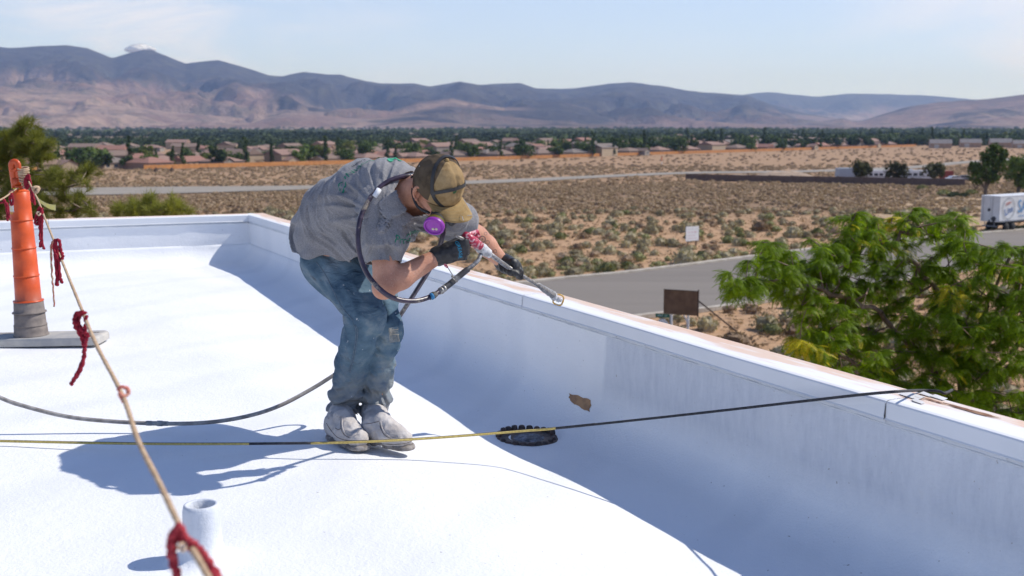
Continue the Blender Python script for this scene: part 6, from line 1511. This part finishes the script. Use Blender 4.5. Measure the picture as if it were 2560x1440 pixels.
# --- gloves
def glove(wr, kn_c, across, fdir, curl, Fw, cuffdir, thumb, sp=.021, nm='glove'):
    """wr wrist, kn_c centre of knuckles, across: index->little, fdir: finger direction, curl: dir the fingers bend to"""
    lo = Vector([min(wr[i], kn_c[i])-.11 for i in range(3)]); hi = Vector([max(wr[i], kn_c[i])+.11 for i in range(3)]); Fo = Field(tuple(lo), tuple(hi), .0035)
    across = across.normalized(); pn_ = (kn_c-wr).normalized()
    for k, o_ in enumerate((-1.5, -.5, .5, 1.5)):
        kk = kn_c+across*sp*o_-pn_*.006*abs(o_)
        Fo.cap(wr.lerp(kn_c, .25)+across*.012*o_, kk, .020, .0135, .02)
    d0 = Fo.d.copy()
    for k, o_ in enumerate((-1.5, -.5, .5, 1.5)):
        kk = kn_c+across*sp*o_-pn_*.006*abs(o_); L1, L2, L3 = (.030, .026, .018) if k in (1, 2) else (.027, .023, .016)
        a = kk+(fdir*.8+curl*.35).normalized()*L1; b = a+(fdir*.05+curl*1.0).normalized()*L2; c = b+(-fdir*.75+curl*.45).normalized()*L3
        Ff = np.minimum(np.minimum(Fo.capd(kk, a, .0125, .0115), Fo.capd(a, b, .0115, .0105)), Fo.capd(b, c, .0105, .0095)); h = np.clip(.5+.5*(d0-Ff)/.010, 0, 1)
        Fo.d = np.minimum(Fo.d, (d0*(1-h)+Ff*h-.010*h*(1-h))).astype(np.float32)
    Fo.chain(thumb, [.017, .0135, .0115], .010)
    Fo.cap(wr-cuffdir*.012, wr+pn_*.02, .037, .036, .02)
    Fo.cap(wr-cuffdir*.016, wr-cuffdir*.010, .040, .040, .002)
    Fo.d = (Fo.d-.0016*(1-np.abs(pn(Fo.X*45, Fo.Y*45, Fo.Z*45))*2.4)).astype(np.float32)
    return child(nm, Fo.mesh(nm, smooth=1), M_glove)
gY = 4.40
hubP = J(1206, 622, 4.47); rearP = J(1150, 592, 4.38)
wg = J(1104, 637, 4.395); kc = J(1164, 620, 4.385)
g1 = glove(wg, kc, J(1160, 650, 4.40)-J(1166, 598, 4.40), (J(1186, 628, 4.44)-kc).normalized(), Vector((-.15, 1, -.12)).normalized(), None, (wg-wrR).normalized(), [J(1125, 612, 4.41), J(1158, 596, 4.445), J(1182, 606, 4.455)])
wg2 = J(1258, 657, 4.83); kc2 = J(1293, 662, 4.775)
g2 = glove(wg2, kc2, (J(1309, 683, 4.83)-J(1282, 655, 4.745)), (J(1306, 676, 4.76)-kc2).normalized(), Vector((-.1, .35, -.93)).normalized(), None, (wg2-wrL).normalized(), [J(1258, 672, 4.79), J(1276, 680, 4.745), J(1293, 684, 4.745)], .019)
for gi, wg_, dr_2 in ((g1, wg, (wg-wrR)), (g2, wg2, (wg2-wrL))): pass
gm = g1.data; bvg = BVHTree.FromPolygons([v.co for v in gm.vertices], [tuple(p.vertices) for p in gm.polygons])
M_cy = mat('cyan_glove_print', (.03, .38, .62), rough=.5)
backprint((1150, 622), 4.39, (.24, 0, -.97), (.97, 0, .24), 'GREASE', .020, M_cy, 6, 0, None, bvg, 'lettering', g1)
# --- cap
Fc = Field(tuple(HC-Vector((.2, .22, .2))), tuple(HC+Vector((.22, .2, .2))), .0045)
hf = (Fc.X-HC.x)*HF.x+(Fc.Y-HC.y)*HF.y+(Fc.Z-HC.z)*HF.z; hu = (Fc.X-HC.x)*HU.x+(Fc.Y-HC.y)*HU.y+(Fc.Z-HC.z)*HU.z; hr = (Fc.X-HC.x)*HR.x+(Fc.Y-HC.y)*HR.y+(Fc.Z-HC.z)*HR.z
Fc.add(Fc.elld(HC+HU*.010, (HF, HR, HU), (.108, .091, .118)), .001)
Fc.d = (Fc.d - .0018*(1-np.abs(pn(Fc.X*22, Fc.Y*22, Fc.Z*22))*2.4) - .0012*pn(Fc.X*60, Fc.Y*60, Fc.Z*60)).astype(np.float32)
ang_ = np.arctan2(hr, hf)
for a in (0, math.pi/3, 2*math.pi/3, math.pi, -math.pi/3, -2*math.pi/3):
    da = np.abs(np.arctan2(np.sin(ang_-a), np.cos(ang_-a)))*np.hypot(hf, hr); Fc.d = (Fc.d+.0016*np.exp(-(da/.0035)**2)).astype(np.float32)
ccut = lambda V: (np.array([tuple(-HU)]), -(((V-np.array(HC)).dot(np.array(HU)))-(-.010-.012*np.sin(np.clip(((V-np.array(HC)).dot(np.array(HF)))/.1, -1, 1)*1.2))))
cme = Fc.mesh('cap', [ccut], 1); del Fc, hf, hu, hr, ang_
def m_cap2():
    m, nt, b, v = mat0('stained_canvas_cap', .9, 0, .15)
    g = N(nt, 'ShaderNodeVectorMath', operation='SUBTRACT'); nt.links.new(v, g.inputs[0]); g.inputs[1].default_value = tuple(HC)
    def dot(a): n = N(nt, 'ShaderNodeVectorMath', operation='DOT_PRODUCT'); nt.links.new(g.outputs[0], n.inputs[0]); n.inputs[1].default_value = tuple(a); return n.outputs['Value']
    f_, r_2 = dot(HF), dot(HR); n1 = noise(nt, v, 22, 5, .65); n2 = noise(nt, v, 300, 3)
    ang = mathn(nt, 'ARCTAN2', r_2, f_)
    front = mathn(nt, 'LESS_THAN', mathn(nt, 'ABSOLUTE', ang), 1.047)
    tan_ = ramp(nt, n1, [(.35, (.25, .165, .075)), (.65, (.42, .295, .15))]); brn = ramp(nt, n1, [(.35, (.07, .052, .034)), (.65, (.135, .10, .065))])
    c = mixc(nt, front, brn, tan_)
    dirt = mathn(nt, 'MULTIPLY', mrange(nt, noise(nt, v, 11, 5, .7), .52, .66), .55); c = mixc(nt, dirt, c, (.07, .045, .025))
    spk = mrange(nt, noise(nt, v, 55, 2, .5), .76, .78); c = mixc(nt, mathn(nt, 'MULTIPLY', spk, .8), c, (.8, .78, .72))
    nt.links.new(c, b.inputs['Base Color']); bump(nt, b, n2, .25, .002); return m
M_c2 = m_cap2(); CAP = child('cap', cme, M_c2); sm = CAP.modifiers.new('thickness', 'SOLIDIFY'); sm.thickness = .003; sm.offset = -1
M_bill = mat('tan_canvas_bill', (.37, .25, .105), (.24, .155, .06), 18, .9, 0, 200, .25, .002)
bl = MB(); nu, nv = 22, 10; top = []; 
for i in range(nu+1):
    a = -1.15+2.3*i/nu
    for j in range(nv+1):
        t = j/nv; rr_ = Vector((.104*math.cos(a), .088*math.sin(a))); ext = .078*math.cos(a*.62)**.6*t
        x_ = rr_.x+ext*1.0+.012*t*math.cos(a); y_ = rr_.y*(1+.02*t); z_ = -.014-.004*t-.030*(abs(y_)/.088)**2*(.35+.65*t)+.010*t*(1-t)
        top.append(HC+HF*x_+HR*y_+HU*z_)
bl.add(top, [(i*(nv+1)+j, (i+1)*(nv+1)+j, (i+1)*(nv+1)+j+1, i*(nv+1)+j+1) for i in range(nu) for j in range(nv)])
BILL = link('bill', bl.mesh('bill', True), M_bill, CAP); sm = BILL.modifiers.new('thickness', 'SOLIDIFY'); sm.thickness = .005; sm.offset = 0
st_ = MB()
for t in (.25, .45, .65, .85):
    st_.tube([top[i*(nv+1)+int(t*nv)]+HU*.0027 for i in range(1, nu)], .0006, 4)
link('stitching', st_.mesh('stitching'), mat('stitch_thread', (.36, .27, .13)), BILL)
bt = MB(); bt.lathe([(0, .006), (.006, .005), (.0085, .001), (.0085, -.003)], c=HC+HU*.1285, n=12, M=Matrix((tuple(HF), tuple(HR), tuple(HU))).transposed()); link('button', bt.mesh('button', True), M_bill, CAP)
bvc = BVHTree.FromPolygons([v.co for v in cme.vertices], [tuple(p.vertices) for p in cme.polygons])
# green leaf emblem on the front panel
bm_ = bmesh.new(); rs = random.Random(2)
for k in range(6): a = rs.uniform(0, 6.3); bmesh.ops.create_circle(bm_, cap_ends=True, segments=8, radius=rs.uniform(.003, .006), matrix=Matrix.Translation((.006*math.cos(a), .005*math.sin(a), 0)))
me = bpy.data.meshes.new('emblem'); bm_.to_mesh(me); bm_.free()
fc = HC+HF*.088+HU*.05+HR*.012; ez = (HF*.85+HU*.5).normalized(); ex = -HR; ey2 = ez.cross(ex)
Mx = Matrix(((ex.x, ey2.x, ez.x, fc.x+ez.x*.1), (ex.y, ey2.y, ez.y, fc.y+ez.y*.1), (ex.z, ey2.z, ez.z, fc.z+ez.z*.1), (0, 0, 0, 1)))
project_mesh(me, Mx, bvc, -ez, .0008, CAP, 'emblem', mat('dark_green_embroidery', (.03, .11, .04)))
# wire staples on the bill
sw = MB(); sw.tube([HC+HF*.165+HR*.012+HU*-.010, HC+HF*.176+HR*.014+HU*-.004, HC+HF*.19+HR*.016-HU*.012], .0010, 5); sw.tube([HC+HF*.172-HR*.05-HU*.02, HC+HF*.178-HR*.035-HU*.012, HC+HF*.17-HR*.02-HU*.014], .0010, 5); link('wire', sw.mesh('wire'), mat('silver_wire', (.6, .6, .58), rough=.3, metal=.8), BILL)
# --- respirator: straps, facepiece, cartridges
RSP = MB()
def onhead(f, r, u, off=.0):       # direction in head frame projected on the cap ellipsoid
    v = Vector((f, r, u)); k = 1/math.sqrt((f/.108)**2+(r/.091)**2+((u)/.118)**2); v *= k*(1+off); return HC+HU*.010+HF*v.x+HR*v.y+HU*v.z
def strap(dirs, w, name='strap', off=.075):
    P = spline([onhead(*d, off) for d in dirs], 8); mb = MB(); rows = []
    for i, p in enumerate(P):
        t = (P[min(i+1, len(P)-1)]-P[max(i-1, 0)]).normalized(); n_ = (p-HC).normalized(); s = t.cross(n_).normalized(); rows.append([p-s*w, p+s*w, p+s*w-n_*.004, p-s*w-n_*.004])
    vs = [q for r_3 in rows for q in r_3]; mb.add(vs, [(i*4+j, i*4+(j+1) % 4, (i+1)*4+(j+1) % 4, (i+1)*4+j) for i in range(len(rows)-1) for j in range(4)]); return mb
FP = MB(); c_ = HC+HF*.088-HU*.062
fM = Matrix((tuple(HR), tuple(HU), tuple(HF))).transposed()
FP.lathe([(.056, -.034), (.054, -.012), (.044, .012), (.030, .030), (.020, .038), (0, .040)], c=c_, n=24, M=fM, sc=(1.0, 1.15)); FP.lathe([(.018, .03), (.020, .046), (.014, .052), (0, .052)], c=c_-HU*.012, n=16, M=fM)
RESP = child('respirator', FP.mesh('respirator', True), M_rub)
link('strap', strap([(.95, .35, -.30), (.62, .75, .10), (.30, .75, .62), (.02, .50, 1.0), (-.15, .0, 1.15), (.02, -.5, 1.0), (.4, -.8, .3)], .0062).mesh('strap'), M_rub, RESP)
link('strap', strap([(.50, .83, .16), (.72, .56, .38), (.86, .15, .52), (.82, -.35, .52), (.55, -.80, .35)], .0062).mesh('strap'), M_rub, RESP)
ns = MB(); P = spline([HC+HF*.06+HR*.06-HU*.075, HC+HF*.01+HR*.082-HU*.075, HC-HF*.045+HR*.072-HU*.055, HC-HF*.090+HR*.04-HU*.03, nk+Vector((.0, -.06, .06))], 6); ns.tube(P, .0042, 8, flat=1.4)
link('neck_strap', ns.mesh('neck_strap', True), M_rub, RESP)
M_pur = mat('purple_plastic', (.28, .035, .36), (.24, .03, .31), 30, .38, 0, None, spec=.5); M_olv = mat('olive_band', (.10, .085, .012), rough=.45)
def cartridge(s):
    if s > 0: ax = Vector((-.18, -.80, -.57)).normalized(); c = J(1086, 563, 4.20)
    else: ax = (HF*.35-HR*.75-HU*.45).normalized(); c = HC+HF*.085-HR*.075-HU*.085
    e1 = ax.cross(Vector((0, 0, 1))).normalized(); e2 = ax.cross(e1); M = Matrix((tuple(e1), tuple(e2), tuple(ax))).transposed()
    mb = MB(); mb.lathe([(.0, -.042), (.028, -.040), (.030, -.018)], c=c, n=24, M=M); o = link('cartridge', mb.mesh('cartridge', True), M_rub, RESP)
    mb = MB(); mb.lathe([(.030, -.026), (.036, -.020), (.0365, -.002)], c=c, n=32, M=M); link('olive_band', mb.mesh('olive_band', True), M_olv, o) if s > 0 else None
    mb = MB(); mb.lathe([(.0365, -.004), (.040, -.002), (.040, .010), (.0375, .013), (.034, .013), (.033, .009), (.0335, .006), (.020, .006), (.0, .0065)], c=c, n=36, M=M); link('filter_cap', mb.mesh('filter_cap', True), M_pur, o)
    mb = MB()
    for k in (-1, 1): mb.lathe([(0, .0085), (.005, .008), (.006, .006)], c=c+e1*(.0065*k)-e2*.014*(-1 if (c-e2).z > c.z else 1), n=10, M=M)
    link('vent_hole', mb.mesh('vent_hole', True), mat('cream_filter', (.55, .5, .38)), o)
cartridge(1); cartridge(-1)
# elbow joint between the facepiece and the cartridge
mb = MB(); mb.tube([HC+HF*.07+HR*.03-HU*.062, J(1088, 548, 4.235)], [.024, .024], 12); link('cartridge_mount', mb.mesh('cartridge_mount', True), M_rub, RESP)
# tattoo lines on the left forearm
bme = body.data; bvb = BVHTree.FromPolygons([v.co for v in bme.vertices], [tuple(p.vertices) for p in bme.polygons])
M_ink = mat('tattoo_ink', (.10, .075, .075), rough=.6)
def ring_me(r0, r1, n=20):
    mb = MB(); mb.add([(r0*math.cos(2*math.pi*j/n), r0*math.sin(2*math.pi*j/n), 0) for j in range(n)]+[(r1*math.cos(2*math.pi*j/n), r1*math.sin(2*math.pi*j/n), 0) for j in range(n)], [(j, (j+1) % n, n+(j+1) % n, n+j) for j in range(n)]); return mb.mesh('tattoo')
def proj_at(px, py, me, name, m, par, bvh, scale=1, rot=0.0):
    d = ray(px, py).normalized(); o = Vector((0, 0, H)); ex = Vector((1, 0, 0)); ez = -d; ex = (ex-ez*ex.dot(ez)).normalized(); ey = ez.cross(ex); c = o+d*4.0
    Rm = Matrix(((ex.x, ey.x, ez.x, 0), (ex.y, ey.y, ez.y, 0), (ex.z, ey.z, ez.z, 0), (0, 0, 0, 1))); return project_mesh(me, Matrix.Translation(c) @ Rm @ Matrix.Rotation(rot, 4, 'Z'), bvh, d, .0006, par, name, m)
proj_at(1206, 598, ring_me(.0115, .0145), 'tattoo', M_ink, body, bvb)
proj_at(1206, 598, text_mesh('B', .012), 'tattoo', M_ink, body, bvb)
for px, py, r_, in ((1193, 590, .011), (1219, 606, .009), (1238, 628, .008), (1214, 584, .007)): proj_at(px, py, ring_me(r_*.8, r_), 'tattoo', M_ink, body, bvb)
# knee patch with frayed threads
jm = jeans.data; bvj = BVHTree.FromPolygons([v.co for v in jm.vertices], [tuple(p.vertices) for p in jm.polygons])
mb = MB(); rs = random.Random(6)
for k in range(16):
    y0 = -.030+.060*k/15; mb.add([(-.020+.006*rs.random(), y0, 0), (.018+.006*rs.random(), y0+.004*rs.uniform(-1, 1), 0), (.018+.006*rs.random(), y0+.0022, 0), (-.020, y0+.0022, 0)], [(0, 1, 2, 3)])
for k in range(9):
    x0 = -.02+.04*k/8; mb.add([(x0, -.03, 0), (x0+.0016, -.03, 0), (x0+.0016+.003*rs.uniform(-1, 1), .03, 0), (x0, .03, 0)], [(0, 1, 2, 3)])
proj_at(985, 838, mb.mesh('frayed_tear'), 'frayed_tear', mat('frayed_threads', (.50, .45, .36), (.36, .32, .25), 60, .9), jeans, bvj, 1, .1)
# side seam
def seam(pxs, name='seam'):
    P = []
    for px, py in spline([(a, b, 0) for a, b in pxs], 8) if False else [(p.x, p.y) for p in spline([(a, b, 0) for a, b in pxs], 8)]:
        d = ray(px, py).normalized(); h_ = bvj.ray_cast(Vector((0, 0, H)), d)
        if h_[0]: P.append(h_[0]-d*.0012)
    mb = MB(); mb.tube(P, .0017, 5); link(name, mb.mesh(name, True), mat('seam_thread', (.16, .20, .24), (.09, .13, .18), 90, .9), jeans)
seam([(790, 655), (815, 690), (850, 760), (882, 800)]); seam([(884, 812), (890, 830), (884, 880), (872, 930)]); seam([(888, 812), (894, 830), (888, 880), (876, 930)])
# ------------------------------------------------------------------ spray gun with extension pole
SG = empty('spray_gun', hubP, 0, 'paint crusted airless spray gun with long pole held by the gloved man', 'spray gun')
M_redg = mat('paint_flecked_red_metal', (.42, .03, .07), (.62, .42, .44), 70, .4, 0, 80, .2, .002, lo=.5, hi=.62); M_crust = mat('dried_white_overspray', (.66, .66, .67), (.34, .34, .35), 55, .75, 0, 90, .8, .004)
M_steel = mat('dirty_steel', (.42, .41, .40), (.20, .19, .18), 70, .45, .5, 100, .5, .002); M_dk = mat('dirty_black_metal', (.04, .038, .036), (.13, .12, .11), 60, .6, 0, 100, .4, .002)
def part(name, mb, m, smooth=True, par=SG):
    o = link(name, mb.mesh(name, smooth), m); o.parent = par
    if par is SG: o.matrix_parent_inverse = Matrix.Translation(-Vector(SG.location))
    return o
tipP = J(1384, 738, 5.22); pd = (tipP-hubP).normalized()
mb = MB(); mb.tube([J(1163, 588, 4.385), J(1180, 600, 4.42), J(1200, 616, 4.455)], [.016, .0185, .019], 10); part('gun_body', mb, M_redg)
mb = MB(); mb.tube([J(1163, 591, 4.40), J(1176, 585, 4.43), J(1194, 579, 4.47), J(1198, 588, 4.48), J(1180, 599, 4.45)], .0062, 6, flat=1.7); part('trigger_guard', mb, M_redg)
mb = MB(); mb.tube([J(1137, 590, 4.36), J(1150, 594, 4.37), J(1160, 600, 4.385)], [.006, .010, .012], 8, flat=.7); part('swivel_lever', mb, M_steel)
mb = MB(); mb.tube([J(1172, 606, 4.41), J(1150, 625, 4.415), J(1120, 648, 4.405), J(1112, 655, 4.40)], [.016, .015, .015, .014], 10, flat=.7); part('grip', mb, M_dk)
mb = MB(); mb.tube([J(1117, 640, 4.385), J(1110, 652, 4.38), J(1114, 664, 4.38), J(1119, 669, 4.38)], [.005, .006, .006, .004], 8); part('trigger', mb, M_redg)
def crusty(pts, rr, seed, n=14):
    S = spline(pts, 6); mb = MB(); q = np.random.RandomState(seed); k = len(S); R_ = np.interp(np.linspace(0, len(rr)-1, k), range(len(rr)), rr)
    mb.tube(S, list(R_), n); mb.v = [tuple(np.array(v)+.0025*np.array([pn(v[0]*90+s*9, v[1]*90, v[2]*90) for s in range(3)]).ravel()) for v in mb.v]; return mb
part('hub', crusty([J(1192, 612, 4.45), J(1205, 622, 4.47), J(1222, 634, 4.49)], [.018, .024, .017], 1), M_crust)
part('hub_collar', crusty([J(1217, 624, 4.485), J(1222, 634, 4.49), J(1218, 643, 4.49)], [.010, .015, .010], 2), M_crust)
mb = MB()
for dx, dy in ((-18, -8), (-8, -10)): c = J(1196+dx, 618+dy, 4.43); mb.lathe([(0, .006), (.007, .006), (.008, 0), (.008, -.01)], c=c, n=8, M=Matrix.Rotation(math.pi/2, 3, 'X'))
part('bolt', mb, M_dk, False)
mb = MB(); mb.tube([hubP+pd*.02, J(1270, 668, 4.70)], [.0105, .0095], 10); mb.tube([J(1262, 662, 4.68), tipP.lerp(hubP, .16)], [.0075, .0072], 10); part('pole', mb, M_steel)
q0 = tipP.lerp(hubP, .26); part('crusted_joint', crusty([q0, tipP.lerp(hubP, .14), tipP.lerp(hubP, .05), tipP], [.010, .015, .017, .016], 3, 12), M_steel)
part('tip_housing', crusty([tipP-pd*.01, tipP+pd*.015+Vector((0, 0, -.008))], [.019, .017], 4), M_crust)
c = J(1396, 749, 5.235); e1 = Vector((.93, .1, -.35)).normalized(); e2 = Vector((.3, .1, .9)); e2 = (e2-e1*e2.dot(e1)).normalized()
sq = [(-.9, -.75), (-.5, -1), (.5, -1), (.95, -.6), (.9, .6), (.4, 1), (-.5, .9), (-.95, .5), (-.9, -.75)]
mb = MB(); mb.tube(spline([c+e1*(a*.024)+e2*(b*.024) for a, b in sq], 4), .0042, 6, caps=False); part('tip_guard', mb, mat('yellow_plastic', (.72, .38, .02), (.6, .5, .4), 90, .4, lo=.5, hi=.7))
mb = MB(); mb.tube([c-e1*.016, c+e1*.016], .007, 8); mb.tube([c-e2*.012, c+e2*.012], .009, 8); part('spray_tip', mb, M_crust)
# hose connection below the gun
mb = MB(); mb.tube(spline([J(1203, 634, 4.46), J(1196, 650, 4.44), J(1184, 662, 4.43)], 5), .0085, 10); part('swivel_tube', mb, M_steel)
# ------------------------------------------------------------------ hose round his neck and across the roof
hz1 = [(1184, 662, 4.43), (1166, 676, 4.41), (1146, 692, 4.39)]
whip = [(1146, 692, 4.39), (1122, 712, 4.36), (1100, 728, 4.33), (1075, 742, 4.29), (1040, 752, 4.24), (1000, 750, 4.20), (962, 733, 4.18), (925, 695, 4.20), (903, 650, 4.22), (895, 600, 4.235), (900, 550, 4.26), (922, 500, 4.30), (960, 460, 4.34), (1000, 443, 4.375), (1035, 440, 4.41), (1078, 452, 4.475), (1104, 500, 4.53), (1110, 560, 4.49), (1104, 600, 4.50), (1080, 662, 4.60), (1040, 728, 4.74), (1002, 786, 4.90), (960, 850, 4.98), (900, 905, 5.0), (834, 938, 4.98)]
grey = [(834, 938, 4.98), (780, 972, 4.94), (700, 1014, 4.86), (620, 1040, 4.80), (520, 1056, 4.79), (400, 1059, 4.80), (260, 1052, 4.80), (160, 1040, 4.80), (60, 1015, 4.80), (0, 994, 4.80), (-140, 930, 4.8)]
def hz(p): return J(*p)
HS = empty('paint_hose', J(400, 1059, 4.8), 0, 'long paint hose, dark purple looping round the man and grey over the roof', 'hose')
def hpart(name, mb, m): o = link(name, mb.mesh(name, True), m); o.parent = HS; o.matrix_parent_inverse = Matrix.Translation(-Vector(HS.location)); return o
M_whip = mat('scuffed_purple_black_hose', (.022, .014, .028), (.055, .035, .06), 30, .35, 0, 120, .2, .001, .6)
mw = M_whip.node_tree; b_ = mw.nodes['Principled BSDF']; src = b_.inputs['Base Color'].links[0].from_socket; tcx = N(mw, 'ShaderNodeTexCoord').outputs['Object']
cc = mixc(mw, mathn(mw, 'MULTIPLY', mrange(mw, noise(mw, tcx, 9, 7, .75), .56, .62), .8), src, (.30, .26, .20)); mw.links.new(cc, b_.inputs['Base Color'])
M_hose = mat('dusty_grey_hose', (.22, .20, .185), (.36, .34, .32), 30, .8, 0, 120, .3, .001)
M_stiff = mat('grey_hose_guard', (.045, .045, .05), (.20, .20, .21), 22, .55, 0, 100, .3, .001, lo=.48, hi=.62)
mb = MB(); mb.tube(spline([hz(p) for p in hz1+[whip[1], whip[2]]], 6), [.0085]*5+[.0125]*20, 12); hpart('hose_guard', mb, M_stiff)
mb = MB(); mb.tube(spline([hz(p) for p in whip[2:]], 10), .0098, 12); hpart('whip_hose', mb, M_whip)
mb = MB(); mb.tube(spline([hz(p) for p in grey], 12), .0092, 12); hpart('grey_hose', mb, M_hose)
def coupling(a, b2, rr, m, name='coupling'):
    a, b2 = Vector(a), Vector(b2); n_ = len(rr); pts = []; rad = []
    for i, r_ in enumerate(rr): pts += [a.lerp(b2, i/n_+.001), a.lerp(b2, (i+1)/n_-.001)]; rad += [r_, r_]
    mb = MB(); mb.tube(pts, rad, 8); hpart(name, mb, m)
W_ = spline([hz(p) for p in whip], 8)
coupling(J(1112, 720, 4.345), J(1098, 730, 4.325), [.014, .011, .015, .012], M_steel); coupling(J(1090, 735, 4.312), J(1074, 743, 4.288), [.012, .015, .012], M_dk)
coupling(J(366, 1058, 4.80), J(420, 1059, 4.80), [.0115, .0105, .013, .011], mat('pale_metal_coupling', (.42, .42, .42), (.26, .26, .26), 40, .5, .4))
coupling(J(1022, 438, 4.395), J(1034, 440, 4.41), [.010, .012], M_steel)
mb = MB(); mb.tube([J(1078, 742, 4.278), J(1082, 740, 4.282)], .0135, 10); hpart('blue_tape', mb, mat('blue_tape', (.04, .22, .45)))
mb = MB(); P = [J(948, 473, 4.318), J(936, 492, 4.302)]; mb.tube(P, .0106, 12); hpart('white_tag', mb, mat('white_tape', (.72, .74, .78), (.55, .58, .62), 60, .6))
mb = MB(); mb.tube(spline([J(1119, 668, 4.38), J(1128, 682, 4.385), J(1138, 697, 4.375), J(1142, 701, 4.37)], 5), .0018, 6); mb.tube([J(1136, 697, 4.375)+Vector((.02*math.cos(t)*.6, .018*math.sin(t), -.012*math.cos(t))) for t in [2*math.pi*j/12 for j in range(13)]], .002, 5, caps=False); part('wire_hook', mb, M_steel)
